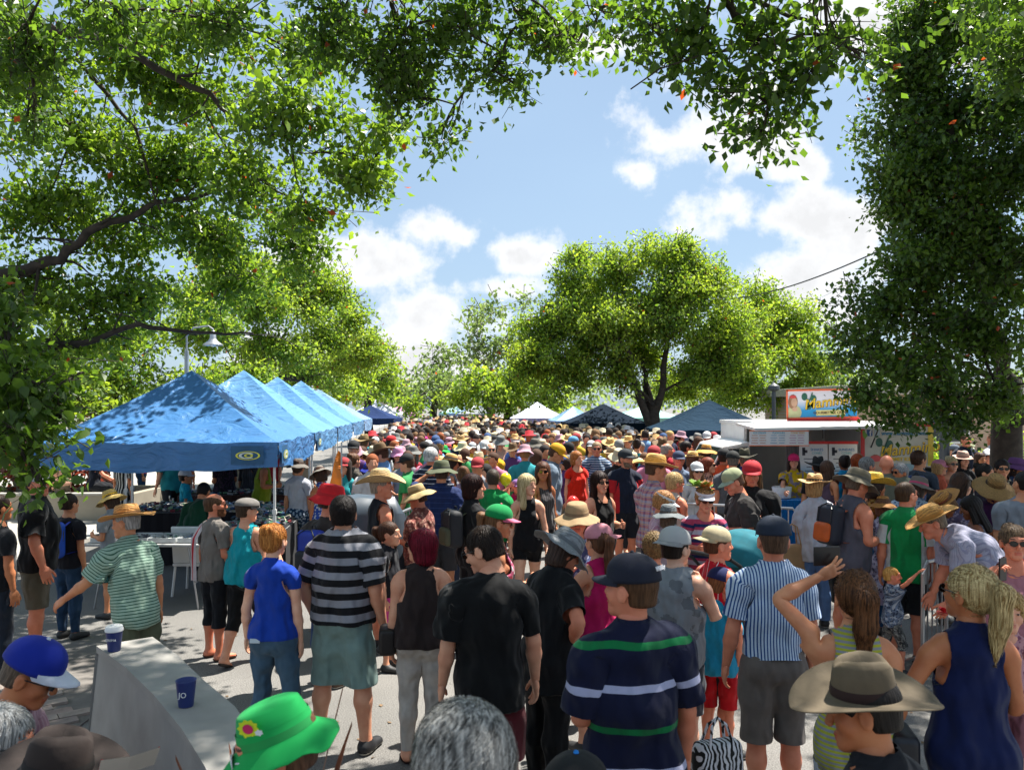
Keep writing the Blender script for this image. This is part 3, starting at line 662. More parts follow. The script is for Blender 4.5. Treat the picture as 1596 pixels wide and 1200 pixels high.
# hats (head space, origin at crown ring centre) -----------------
def hat_parts(kind, mats, parent, lod=0):
    """returns hat object with children; mats: main, band/second"""
    seg = 48 if lod == 0 else 26 if lod == 1 else 12
    main = mats[0]; band = mats[1] if len(mats) > 1 else mats[0]
    def mk(name, prof, fn, mat, par, sg=seg):
        mb = MB(); mb.lathe(prof, sg, fn=fn); return mb.build(name, mat, par, smooth=True)
    EX = 1.18  # heads are longer than wide
    if kind in ('straw','cowboy','sun','akubra','fedora','wide'):
        R = {'straw':.185,'cowboy':.20,'sun':.185,'akubra':.200,'fedora':.145,'wide':.215}[kind]; ch = {'straw':.10,'cowboy':.125,'sun':.095,'akubra':.125,'fedora':.105,'wide':.10}[kind]
        def brimz(x, y, r):
            t = max(0, (r-.088)/(R-.088)); a = abs(x)/max(r, 1e-6)
            if kind == 'cowboy': return t**1.4*.075*a**2.2-.022*t*(1-a)
            if kind == 'akubra': return t**1.5*.035*a**2-.040*t*(1-a)**1.0
            if kind == 'straw': return t**2*.022*a-.018*t*(1-a)+.004*math.sin(5*math.atan2(y, x)+1)*t
            if kind == 'fedora': return -.012*t*(1 if y > 0 else -1.2)
            return -.05*t*t+.007*math.sin(7*math.atan2(y, x))*t-.012*t
        def fn(p):
            r = math.hypot(p.x, p.y); x, y, z = p.x, p.y*EX, p.z
            if r > .0885: z += brimz(x, y, r)
            if z > ch*.55 and kind in ('cowboy','akubra','fedora','straw'):
                k = (z-ch*.55)/(ch*.45); z -= k*.034*math.exp(-(x/.026)**2)*(1.0 if y < .05 else .6); x *= 1-.16*k*(1 if y > 0 else .35)
                if kind != 'straw' and y > .02: x *= 1-.28*k*min(1, (y-.02)/.06)
            return (x, y, z)
        crown = [(.001,ch),(.03,ch),(.055,ch*.985),(.070,ch*.93),(.078,ch*.8),(.082,ch*.5),(.086,ch*.2),(.088,.0)]
        n = 7 if lod < 2 else 3; brim = [(.088+(R-.088)*i/n, .0) for i in range(1, n+1)]
        prof = crown+brim+[(R+.001,-.002),(R,-.004)]+[(r, z-.004) for r, z in reversed(brim)]+[(.084,-.004),(.083,.05)]
        h = mk('hat', prof, fn, main, parent)
        if lod < 2:
            bp = [(.0885,.002),(.0893,.012),(.0865,.028),(.0855,.033)]; mk('hat_band', bp, lambda p: (p.x*1.01, p.y*EX*1.01, p.z), band, h)
    elif kind in ('bucket','softsun'):
        R = .135 if kind == 'bucket' else .170; dr = .05 if kind == 'bucket' else .045
        def fn(p):
            r = math.hypot(p.x, p.y); x, y, z = p.x, p.y*EX, p.z
            if r > .0895: t = (r-.0895)/(R-.0895); z += -dr*t+.010*math.sin(4*math.atan2(y, x)+.8)*t+.005*math.sin(9*math.atan2(y, x))*t
            return (x, y, z)
        prof = [(.001,.088),(.035,.089),(.060,.085),(.072,.078),(.080,.05),(.086,.018),(.0893,.0)]+[(.0895+(R-.0895)*i/6, 0) for i in range(1, 7)]+[(R,-.003)]+[(.0895+(R-.0895)*i/6, -.003) for i in range(6, -1, -1)]+[(.085,.04)]
        h = mk('hat', prof, fn, main, parent)
        if lod < 2: mk('hat_band', [(.0905,.0),(.0885,.012),(.0865,.024)], lambda p: (p.x*1.0, p.y*EX, p.z), band, h)
    elif kind in ('cap','capback','visor','beanie','flatcap'):
        sgn = -1 if kind == 'capback' else 1
        if kind != 'visor':
            hh = {'beanie':.100}.get(kind, .088)
            prof = [(.001,hh)]+[(.089*math.sin(a), hh*math.cos(a)**.9 if math.cos(a) > 0 else 0) for a in [math.pi/2*i/8 for i in range(1, 9)]]+[(.0895,-.012),(.085,-.012),(.084,.03)]
            def fn(p):
                x, y, z = p.x, p.y*1.16, p.z
                if kind == 'flatcap': x *= 1.12; y = y*1.1+.015; z = z*.72
                elif kind != 'beanie' and y*sgn > 0 and lod < 2: z += .006*min(1, y*sgn/.06)*(z > .01)
                if kind in ('cap','capback') and lod < 2: g = 1-.028*math.exp(-((math.atan2(y, x)*3/math.pi+.5) % 1-.5)**2/.004); x *= g; y *= g
                return (x, y, z)
            h = mk('cap' if kind != 'beanie' else 'beanie', prof, fn, main, parent)
            if lod < 2 and kind in ('cap','capback'): mk('cap_button', [(.001,hh+.009),(.006,hh+.007),(.008,hh+.001)], lambda p: tuple(p), band, h, 8)
        else:
            h = mk('visor', [(.088,.035),(.0895,.0),(.087,-.004),(.0855,.03)], lambda p: (p.x, p.y*EX, p.z), main, parent)
        if kind != 'beanie':
            mb = MB(); n, k = (10, 4) if lod < 2 else (5, 2); L = .068 if kind != 'flatcap' else .035; rows = []
            for top in (0, 1):
                for i in range(k+1):
                    for jx in range(n+1):
                        a = math.pi*(-.5+jx/n)*.92; r0x, r0y = .088, .102; t = i/k
                        x0, y0 = r0x*math.sin(a), r0y*math.cos(a); e = L*math.cos(a*.98)**.6 if abs(a) < 1.56 else 0
                        x = x0*(1-.08*t); y = y0+e*t+.0*t; z = .004-.010*t-.9*(x/.088)**2*.022*t-(.0035 if top == 0 else 0)
                        if kind == 'flatcap': z -= .01
                        rows.append((x, y*sgn, z))
            mb.v = rows
            o2 = (k+1)*(n+1)
            for i in range(k):
                for jx in range(n):
                    a_ = i*(n+1)+jx; q = (a_, a_+1, a_+n+2, a_+n+1); mb.f.append(q); mb.m.append(0); mb.f.append(tuple(o2+t for t in reversed(q))); mb.m.append(0)
            for jx in range(n): a_ = k*(n+1)+jx; mb.f.append((a_, a_+1, o2+a_+1, o2+a_)); mb.m.append(0)
            mb.build('visor_brim', band if kind != 'visor' else main, h, smooth=True)
    return h

SKINS = ['#d9a07e','#e0ab8a','#cf9270','#c98a68','#e3b395']
def person(label, x, y, h=1.75, face=0, bt='man', lod=1, pose=None, skin='#d6a081', top=None, bottom=None, shoes='#2a2a2a', hair=('short','#2a1c14'), hat=None, group=None,
           z0=None, glasses=None, seed=0, noskin=False, strand=0, extras=None, hsc=None, beard=None, headonly=False):
    """top: dict(kind, mat, hem, sleeve, neck, loose) ; bottom: dict(kind, mat, len)"""
    face = -face     # positive = turned to the right as seen by the camera
    root = empty('person', (x, y, z0 or 0), math.radians(face)); tag(root, label, 'person', group)
    hscale = hsc or {'child': 1.24+.12*max(0, (1.2-h)/.4), 'woman':1.04}.get(bt, 1.06)
    ps = Pose(bt, hscale=hscale, **(pose or {})); restH = 1.56+(1.752-1.56)*hscale; s = h/restH
    root['eye'] = 0
    smat = skin_mat(skin)
    V, Q = rest_body(bt, lod); W = cached(('W', bt, lod), lambda: weights(V, bt, body=True)); covers = []
    if bottom:
        wz_, ln_ = bottom.get('waist', 1.045), bottom.get('len', .1); covers.append(lambda P: np.where((P[:, 2] > .2) & (np.abs(P[:, 0]) < .24), np.maximum(P[:, 2]-wz_, ln_-P[:, 2]), 1))
    if top:
        n_ = NECKS[top.get('neck', 'crew')]; covers.append(g_top(bt, top.get('low', .55) if top['kind'] == 'dress' else top.get('hem', .88), top.get('sleeve', .1 if top['kind'] == 'dress' else .19), n_, top.get('tank')))
    nb = cached(('N', bt, lod), lambda: vnormals(V, Q)); cov = np.ones(len(V))*9
    for g_ in covers: cov = np.minimum(cov, g_(V))
    cov = np.where(V[:, 2] < 1.47, cov, 1); Vin = V-nb*(.016*sst(-cov, .005, .03))[:, None]; Vs = [ps.apply(Vin, W)]; Qs = [Q]; M = [np.zeros(len(Q), int)]; off = len(V)
    Vh, Qh = rest_head(lod); hp = ps.headpt(Vh); fc = Vh[Qh].mean(1); fa = fc.copy(); fa[:, 0] = np.abs(fa[:, 0]); mi = np.zeros(len(Qh), int)
    if lod < 2:
        eye = (np.abs(fa[:,2]-1.645) < .0042) & (np.abs(fa[:,0]-.031) < .0115) & (fa[:,1] > .07); mi[eye] = 2
        iris = np.linalg.norm(fa-np.array([.031,.0955,1.645]), axis=1) < .0068; mi[iris] = 3
        lip = (np.abs(fa[:, 2]-1.572) < .0105) & (fa[:, 0] < .023) & (fa[:, 1] > .094); mi[lip] = 1
        brow = (np.abs(fa[:, 2]-1.6725-.12*(fa[:, 0]-.03)) < .0038) & (fa[:, 0] > .016) & (fa[:, 0] < .048) & (fa[:, 1] > .07); mi[brow] = 4
    else:
        eye = np.linalg.norm(fa-np.array([.031,.0945,1.645]), axis=1) < .012; mi[eye] = 3
    Vs.append(hp); Qs.append(Qh+off); M.append(mi); off += len(Vh)
    if lod < 2 or True:
        for sd in 'RL':
            Vd, Qd = rest_hand(ps.hand[sd], lod if lod < 2 else 2); q = ps.handpt(Vd, sd); Qd2 = Qd+off
            if sd == 'L': Qd2 = Qd2[:, ::-1]
            Vs.append(q); Qs.append(Qd2); M.append(np.zeros(len(Qd), int)); off += len(Vd)
    hc = hair[1] if hair else '#332211'
    mats = [smat, plain('lips', tuple(c*k for c, k in zip(srgb(skin), (.85,.55,.55))), .45), plain('eye_white', '#a89f94', .25, noise=.02), plain('iris', '#2a1d14', .2), plain('eyebrow', tuple(c*.8 for c in srgb(hc)), .8)]
    body = mobj('body', npmesh('body', np.concatenate(Vs)*s, np.concatenate(Qs), mats, np.concatenate(M)), root)
    def garment(name, V, Q, g, mat, bumpamp=.003, skirt=False, fq=9.0, tank=False):
        V, Q = clip_mesh(V, Q, g)
        if bumpamp:
            n = vnormals(V, Q); V = V+n*(wob(V, seed+len(V), bumpamp, fq)+wob(V, len(label), bumpamp*.42, 30))[:, None]
        W = weights(V, bt, skirt, tank); P = ps.apply(V, W)
        me = npmesh(name, P*s, Q, [mat], attrs={'pat': ('FLOAT_VECTOR', 'POINT', patcoord(V, bt))})
        return mobj(name, me, root)
    parts = {'body': body}
    if bottom:
        k = bottom['kind']; m = bottom['mat']; ln = bottom.get('len', .1)
        if top and top['kind'] != 'dress': bottom['waist'] = min(bottom.get('waist', 1.045), top.get('hem', .88)+.03)
        tight = k in ('jeans','leggings','capri'); o, wd = (.008,.003) if tight else ((.014,.015) if k == 'shorts' else (.013,.018))
        if k == 'tightshorts': o, wd = .008, .002
        Vb, Qb = rest_bottom(bt, o, wd, lod); wz = bottom.get('waist', 1.045)
        parts['bottom'] = garment({'jeans':'jeans','leggings':'leggings','capri':'capri_trousers','shorts':'shorts','tightshorts':'shorts','trousers':'trousers'}[k], Vb, Qb, lambda P: np.maximum(P[:, 2]-wz, ln-P[:, 2]), m, .004)
    if top:
        k = top['kind']; m = top['mat']; neck = NECKS[top.get('neck', 'crew')]
        if k == 'dress':
            low = top.get('low', .55); Vb, Qb = rest_skirt(bt, top.get('flare', .05), low, lod)
            g = g_top(bt, low, top.get('sleeve', .1), neck, top.get('tank')); parts['top'] = garment('dress', Vb, Qb, g, m, .006, True, tank=top.get('tank') is not None); covers.append(g)
        else:
            loose = top.get('loose', 1); hem = top.get('hem', .88)
            st = {0: (.008,.0,.0), 1: (.013,.5,.015), 2: (.020,1.0,.024)}[loose]; Vb, Qb = rest_top(bt, (*st, min(.95, hem)), lod)
            g = g_top(bt, hem, top.get('sleeve', .19), neck, top.get('tank'))
            nm = {'tee':'t_shirt','polo':'polo_shirt','tank':'tank_top','shirt':'shirt','blouse':'blouse','jacket':'jacket'}[k]; parts['top'] = garment(nm, Vb, Qb, g, m, (.0035,.008,.011)[loose], tank=top.get('tank') is not None); covers.append(g)
            if k in ('polo','shirt') and lod < 2:
                cm = top.get('collar', m); ring = []; mbv = []; n = 24
                for i in range(n+1):
                    a = -math.pi/2+.35*0+2*math.pi*i/n
                    for r, z in ((.060,1.455+.035),(.062,1.525),(.066,1.53),(.076,1.495),(.085,1.462)):
                        zz = z-.045*max(0, math.sin(a))**2; mbv.append((r*math.cos(a)*1.02, r*math.sin(a)*1.05-.004, zz))
                mbv = np.array(mbv); Qc = []
                for i in range(n):
                    if abs(i/n-.5) < .035: continue
                    for q in range(4): b0 = i*5+q; Qc.append((b0, b0+5, b0+6, b0+1))
                Wc = weights(mbv, bt)*0; Wc[:, 2] = .8; Wc[:, 3] = .2
                me = npmesh('collar', ps.apply(mbv, Wc)*s, np.array(Qc), [cm], attrs={'pat': ('FLOAT_VECTOR', 'POINT', mbv)}); mobj('collar', me, parts['top'])
    if shoes and not headonly:
        kind, sm = shoes if isinstance(shoes, tuple) else ('shoe', shoes)
        Vb, Qb = rest_shoes(lod); gz = (lambda P: P[:, 2]-.11) if kind == 'shoe' else (lambda P: P[:, 2]-.026)
        Vc, Qc = clip_mesh(Vb, Qb, gz)
        for sg in (1, -1):
            mk = (Vc[Qc][:, :, 0].mean(1)*sg > 0); Qq = Qc[mk]; us = np.unique(Qq); rm = -np.ones(len(Vc), int); rm[us] = np.arange(len(us)); Vq = Vc[us]; Wq = weights(Vq, bt)
            o = mobj('shoe' if kind == 'shoe' else 'sandal', npmesh('shoe', ps.apply(Vq, Wq)*s, rm[Qq], [plain('shoe_leather', sm, .6)]), root)
            if kind == 'shoe' and lod == 0:
                V2, Q2 = clip_mesh(Vq*np.array([1,1,1])+np.array([0,0,0]), rm[Qq], lambda P: P[:, 2]-.022); ctr = V2.mean(0); V2 = (V2-ctr)*np.array([1.06,1.03,1.0])+ctr
                mobj('shoe_sole', npmesh('shoe_sole', ps.apply(V2, weights(V2, bt))*s, Q2, [plain('shoe_sole', '#b9b6ae', .6)]), o)
    Rh = ps.R['head']; H = Matrix(Rh.tolist()).to_4x4()
    if hair and hair[0]:
        hm = hair_mat(hair[1], hair[2] if len(hair) > 2 else None)
        Vb, Qb = rest_hair(hair[0], lod); c0 = ps.rest['head']
        # own object space = head space, so the strand pattern follows the head
        ho = mobj('hair', npmesh('hair', (Vb-c0)*hscale*s, Qb, [hm]), root); ho.matrix_local = Matrix.Translation(Vector(((ps.T['head']+np.array([0,0,ps.dz]))*s).tolist())) @ H
        if strand:
            Vt, Qt = strands(hair[0], strand, seed+5, length={'long':.2,'pony':.2,'bob':.14,'grey':.09}.get(hair[0], .06), wave=.25 if hair[0] in ('curly','messy') else 0)
            so = mobj('hair_strands', npmesh('hair_strands', (Vt-c0)*hscale*s, Qt, [hm], smooth=False), ho)
    if beard:
        Vb, Qb = clip_mesh(Vh, Qh, lambda P: np.maximum(np.maximum(P[:,2]-1.585-.25*np.abs(P[:,0]), .02-P[:,1]), 1.525-P[:,2])); n = vnormals(Vb, Qb); n = n*np.where(((np.abs(Vb[:,2]-1.572) < .009) & (np.abs(Vb[:,0]) < .02))[:, None], -1, 1)
        bo = mobj('beard', npmesh('beard', (ps.headpt(Vb+n*.006))*s, Qb, [hair_mat(beard)]), root)
    def headspace(o, loc=(0,0,0), tilt=(0,0,0), sc=1.0):
        c = np.array(loc)-ps.rest['head']; p = (c*hscale) @ Rh.T+ps.T['head']+np.array([0,0,ps.dz])
        o.matrix_local = Matrix.Translation(Vector((p*s).tolist())) @ H @ Matrix.Rotation(tilt[0], 4, 'X') @ Matrix.Rotation(tilt[1], 4, 'Y') @ Matrix.Rotation(tilt[2], 4, 'Z') @ Matrix.Scale(s*hscale*sc, 4)
    if hat:
        hk, hm = hat[0], hat[1]; opt = hat[2] if len(hat) > 2 else {}
        ho = hat_parts(hk, hm, root, lod); zc = {'cap':1.685,'capback':1.685,'visor':1.69,'beanie':1.68,'flatcap':1.70,'bucket':1.685,'softsun':1.685}.get(hk, 1.69)
        headspace(ho, (0,-.008,zc), (opt.get('tilt', -.08), opt.get('roll', 0), opt.get('yaw', 0)), opt.get('sc', 1.06)*(.91 if hk in ('straw','cowboy','sun','akubra','wide') else 1)); parts['hat'] = ho
    if glasses:
        mb = MB(); gm = [plain('sunglasses', glasses if isinstance(glasses, str) else '#0a0a0a', .12, noise=0.0), plain('lens', '#060607', .08, noise=0)]
        for sg in (-1, 1):
            ring = [(sg*(.031+.024*math.cos(a)), .112-.012*abs(math.cos(a)*.5+.5)*(1 if sg*math.cos(a) > 0 else 0)-.004, 1.643+.018*math.sin(a)) for a in [i*math.pi*2/12 for i in range(12)]]
            mb.tube(ring+[ring[0]], .0022, 5, 0, False); n0 = len(mb.v); mb.v += ring; mb.f.append(tuple(range(n0, n0+12))); mb.m.append(1)
            mb.tube([(sg*.055,.098,1.648),(sg*.079,.06,1.648),(sg*.084,-.01,1.642)], .0025, 5, 0)
        mb.tube([(-.008,.113,1.65),(.008,.113,1.65)], .002, 5, 0)
        n = len(mb.v); P = ps.headpt(np.array(mb.v)); mb.v = [tuple(q) for q in (P*s)]; mb.build('sunglasses', gm, root, smooth=True)
    root['s'] = s
    del root['eye']; del root['s']
    return root, ps, s, parts
# ---------------------------------------------------------------- ground
rng = np.random.RandomState(7)
def asphalt_mat():
    m, nt, b, out = nodes('asphalt'); N = nt.nodes.new; L = nt.links.new
    tc = N('ShaderNodeTexCoord'); n1 = N('ShaderNodeTexNoise'); n1.inputs['Scale'].default_value = .55; n1.inputs['Detail'].default_value = 6; L(tc.outputs['Object'], n1.inputs['Vector'])
    n2 = N('ShaderNodeTexNoise'); n2.inputs['Scale'].default_value = 90; n2.inputs['Detail'].default_value = 3; L(tc.outputs['Object'], n2.inputs['Vector'])
    r1 = N('ShaderNodeValToRGB'); L(n1.outputs[0], r1.inputs[0]); r1.color_ramp.elements[0].position = .35; r1.color_ramp.elements[1].position = .68
    r1.color_ramp.elements[0].color = (.135,.13,.12,1); r1.color_ramp.elements[1].color = (.20,.19,.175,1)
    r2_ = N('ShaderNodeValToRGB'); L(n2.outputs[0], r2_.inputs[0]); r2_.color_ramp.elements[0].color = (.5,.5,.5,1); r2_.color_ramp.elements[1].color = (1.45,1.45,1.45,1); r2_.color_ramp.elements[0].position = .3; r2_.color_ramp.elements[1].position = .7
    mx = N('ShaderNodeMix'); mx.data_type = 'RGBA'; mx.blend_type = 'MULTIPLY'; mx.inputs['Factor'].default_value = 1; L(r1.outputs[0], mx.inputs['A']); L(r2_.outputs[0], mx.inputs['B'])
    vo = N('ShaderNodeTexVoronoi'); vo.feature = 'DISTANCE_TO_EDGE'; vo.inputs['Scale'].default_value = .16; wn = N('ShaderNodeTexNoise'); wn.inputs['Scale'].default_value = 1.1; wn.inputs['Detail'].default_value = 4; L(tc.outputs['Object'], wn.inputs['Vector']); wm = N('ShaderNodeVectorMath'); wm.operation = 'MULTIPLY_ADD'; L(wn.outputs['Color'], wm.inputs[0]); wm.inputs[1].default_value = (3,3,3); L(tc.outputs['Object'], wm.inputs[2]); L(wm.outputs[0], vo.inputs['Vector'])
    cr = N('ShaderNodeMapRange'); L(vo.outputs['Distance'], cr.inputs[0]); cr.inputs[1].default_value = .0; cr.inputs[2].default_value = .0018; cr.inputs[3].default_value = .6; cr.inputs[4].default_value = 1
    mx2 = N('ShaderNodeMix'); mx2.data_type = 'RGBA'; mx2.blend_type = 'MULTIPLY'; mx2.inputs['Factor'].default_value = 1; L(mx.outputs['Result'], mx2.inputs['A'])
    cc = N('ShaderNodeCombineColor'); [L(cr.outputs[0], cc.inputs[i]) for i in range(3)]; L(cc.outputs[0], mx2.inputs['B']); L(mx2.outputs['Result'], b.inputs['Base Color'])
    b.inputs['Roughness'].default_value = .85
    bp = N('ShaderNodeBump'); bp.inputs['Strength'].default_value = .5; bp.inputs['Distance'].default_value = .006; L(n2.outputs[0], bp.inputs['Height']); L(bp.outputs[0], b.inputs['Normal'])
    return m
M_ASPH = asphalt_mat()
mb = MB(); mb.quad((-900,-60,0),(900,-60,0),(900,1500,0),(-900,1500,0)); tag(mb.build('ground', M_ASPH), kind='structure')
M_CONC = plain('concrete', (.36,.34,.30), .85, noise=.18, scale=3, bump=.2)
# left pavement with its kerb (the street runs slightly to the left)
UX, UY = -.10, .995
def row(t, off=0.0, x0=-4.42, y0=9.9): return (x0+UX*t+off*UY, y0+UY*t-off*UX)
def strip(name, offa, offb, ta, tb, z, mat, kind='structure'):
    mb = MB(); a = row(ta, offa); b = row(ta, offb); c = row(tb, offb); d = row(tb, offa)
    P = [(p[0], p[1]) for p in (a, b, c, d)]
    for q in range(4): p, r = P[q], P[(q+1) % 4]; mb.quad((p[0],p[1],0),(r[0],r[1],0),(r[0],r[1],z),(p[0],p[1],z))
    mb.quad(*[(p[0],p[1],z) for p in P]); return tag(mb.build(name, mat), kind=kind)
strip('pavement', -14, -2.75, 1.5, 160, .12, M_CONC)
strip('kerb', -2.75, -2.55, 1.5, 160, .13, plain('kerb_concrete', (.42,.40,.36), .8, noise=.15, scale=4))
strip('right_pavement', 15.2, 40, 4, 160, .12, M_CONC)
mb = MB(); mb.box((0,0,.006), (4.2,5.2,.012)); pv = mb.build('paved_corner', plain('mortar', (.16,.145,.13), .95, noise=.2)); pv.location = (-5.35,5.0,0); tag(pv, kind='structure')
pm = [plain('paver_clay', c, .85, noise=.22, scale=14, bump=.3) for c in ((.27,.20,.17),(.31,.25,.21),(.24,.19,.165),(.33,.27,.23))]
mb0 = []
for m_ in pm:
    mb = MB(); mb.box((0,0,.0), (.232,.112,.05)); o = mb.build('paver', m_); me = o.data; bpy.data.objects.remove(o); mb0.append(me)
ca, sa = math.cos(math.radians(38)), math.sin(math.radians(38)); cnt = 0
for i in range(-14, 15):
    for j in range(-26, 27):
        x = i*.24+(j % 2)*.12; y = j*.12; X = x*ca-y*sa+1.2; Yp = x*sa+y*ca+.6
        if not (-.75 < X < 2.0 and -1.2 < Yp < 2.35) or cnt >= 298: continue
        if X < -.3 and Yp < 0: continue
        o = bpy.data.objects.new('paver', mb0[rng.randint(4)]); COL.objects.link(o); o.parent = pv; o.location = (X, Yp, .006+rng.uniform(-.003,.004)); o.rotation_euler = (rng.uniform(-.01,.01), rng.uniform(-.01,.01), math.radians(38)); cnt += 1

# ---------------------------------------------------------------- foliage
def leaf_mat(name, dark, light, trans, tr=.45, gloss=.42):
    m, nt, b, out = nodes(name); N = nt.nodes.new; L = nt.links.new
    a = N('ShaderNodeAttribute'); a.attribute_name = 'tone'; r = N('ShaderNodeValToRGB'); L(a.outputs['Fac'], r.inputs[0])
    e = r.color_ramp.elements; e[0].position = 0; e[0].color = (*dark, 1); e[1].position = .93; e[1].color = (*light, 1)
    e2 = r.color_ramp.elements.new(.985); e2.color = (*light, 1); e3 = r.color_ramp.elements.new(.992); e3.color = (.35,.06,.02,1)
    L(r.outputs[0], b.inputs['Base Color']); b.inputs['Roughness'].default_value = gloss; b.inputs['Specular IOR Level'].default_value = .5
    t = N('ShaderNodeBsdfTranslucent'); r2_ = N('ShaderNodeMix'); r2_.data_type = 'RGBA'; r2_.blend_type = 'MULTIPLY'; r2_.inputs['Factor'].default_value = 1
    L(r.outputs[0], r2_.inputs['A']); r2_.inputs['B'].default_value = (*trans, 1); L(r2_.outputs['Result'], t.inputs['Color'])
    mx = N('ShaderNodeMixShader'); mx.inputs[0].default_value = tr; L(b.outputs[0], mx.inputs[1]); L(t.outputs[0], mx.inputs[2]); L(mx.outputs[0], out.inputs[0])
    return m
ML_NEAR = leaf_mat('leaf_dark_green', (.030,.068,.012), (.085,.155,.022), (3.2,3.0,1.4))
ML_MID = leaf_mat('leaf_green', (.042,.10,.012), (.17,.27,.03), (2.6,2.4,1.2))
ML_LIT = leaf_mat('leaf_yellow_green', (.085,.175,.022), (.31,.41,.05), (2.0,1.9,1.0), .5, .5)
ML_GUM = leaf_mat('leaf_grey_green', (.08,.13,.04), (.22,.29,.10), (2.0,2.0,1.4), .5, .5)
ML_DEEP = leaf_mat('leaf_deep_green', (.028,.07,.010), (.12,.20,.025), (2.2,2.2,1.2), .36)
M_BARK = plain('bark', (.045,.034,.027), .9, noise=.45, scale=9, bump=.9)
M_BARK2 = plain('grey_bark', (.13,.105,.085), .9, noise=.4, scale=6, bump=.8)
def leaf_quads(P, size, rs, droop=.55, tone=None):
    n = len(P); d = rs.normal(0, 1, (n, 3)); d[:, 2] -= droop*1.6; d /= np.linalg.norm(d, axis=1)[:, None]
    u = rs.normal(0, 1, (n, 3))*.55+np.array([.25,.2,1.0]); s = np.cross(d, u); s /= np.linalg.norm(s, axis=1)[:, None]; nn = np.cross(d, s)
    L = size*rs.uniform(.65, 1.25, (n, 1)); w = L*.33
    A = P; B = P+d*L*.42+s*w+nn*L*.10; C = P+d*L; D = P+d*L*.42-s*w+nn*L*.10
    V = np.stack([A, B, C, D], 1).reshape(-1, 3); Q = np.arange(4*n).reshape(n, 4); 
    T = rs.uniform(0, 1, n) if tone is None else np.clip(tone+rs.normal(0, .17, n), 0, .985)
    T = np.where(rs.uniform(0, 1, n) < .0035, 1.0, np.minimum(T, .97))
    return V, Q, T
def crown(blobs, size, cover, rs, clus=26, spread=None, droop=.55):
    """blobs: (centre, rx, ry, rz). Each blob carries smaller lobes; leaf sprays hang through the lobes, so the crown reads as layered clumps"""
    Ps = []; Ts = []; tw = []
    for c, rx, ry, rz in blobs:
        R_ = np.array([rx, ry, rz]); area = math.pi*rx*rz; n = int(cover*area/(.33*size*size)); nc = max(4, n//clus)
        m = max(5, min(26, nc//5)); d = rs.normal(0, 1, (m, 3)); d /= np.linalg.norm(d, axis=1)[:, None]; lc = np.array(c)+d*R_*rs.uniform(.1, .84, (m, 1)); lr = rs.uniform(.30, .50, m)
        k = rs.randint(0, m, nc); e = rs.normal(0, 1, (nc, 3)); e /= np.linalg.norm(e, axis=1)[:, None]; e[:, 2] = np.where(e[:, 2] < -.2, e[:, 2]*.4, e[:, 2])
        cc = lc[k]+e*rs.uniform(.05, 1, (nc, 1))**.4*R_*lr[k][:, None]; sp = spread or size*2.2
        hang = rs.normal(0, 1, (nc, 3))*np.array([1,1,.5]); hang[:, 2] -= .5; hang /= np.linalg.norm(hang, axis=1)[:, None]
        t = rs.uniform(-1, 1, (nc, clus, 1)); P = cc[:, None]+hang[:, None]*t*sp*1.5+rs.normal(0, sp*.42, (nc, clus, 3))
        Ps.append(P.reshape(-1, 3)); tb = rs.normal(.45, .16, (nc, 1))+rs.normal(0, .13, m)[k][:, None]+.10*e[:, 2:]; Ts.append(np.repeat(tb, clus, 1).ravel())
        tw.append(np.stack([cc-hang*sp*1.6, cc+hang*sp*1.4], 1))
    V, Q, T = leaf_quads(np.concatenate(Ps), size, rs, droop, np.concatenate(Ts))
    return V, Q, T, np.concatenate(tw)
def tubes_np(segs, r0, r1):
    a, b = segs[:, 0], segs[:, 1]; d = b-a; u = np.cross(d, [.3,.2,.9]); u /= np.maximum(np.linalg.norm(u, axis=1), 1e-9)[:, None]; v = np.cross(d/np.linalg.norm(d, axis=1)[:, None], u)
    k = [(1,0),(-.5,.866),(-.5,-.866)]; V = np.stack([a+(u*x+v*y)*r0 for x, y in k]+[b+(u*x+v*y)*r1 for x, y in k], 1).reshape(-1, 3)
    base = np.arange(len(a))[:, None]*6; Q = np.concatenate([base+np.array([i, (i+1) % 3, 3+(i+1) % 3, 3+i]) for i in range(3)]); return V, Q
def limb(mb, a, b, r0, r1, rs, wig=.12, n=7, sag=.0, seg=8):
    a, b = Vector(a), Vector(b); L = (b-a).length; pts = []
    o1, o2 = Vector(rs.normal(0, 1, 3))*L*wig, Vector(rs.normal(0, 1, 3))*L*wig
    for i in range(n+1):
        t = i/n; p = a.lerp(b, t)+o1*math.sin(math.pi*t)*.6+o2*math.sin(2*math.pi*t)*.35; p.z += sag*math.sin(math.pi*t)*L; pts.append(p)
    mb.tube(pts, [r0+(r1-r0)*(i/n)**.8 for i in range(n+1)], seg); return pts
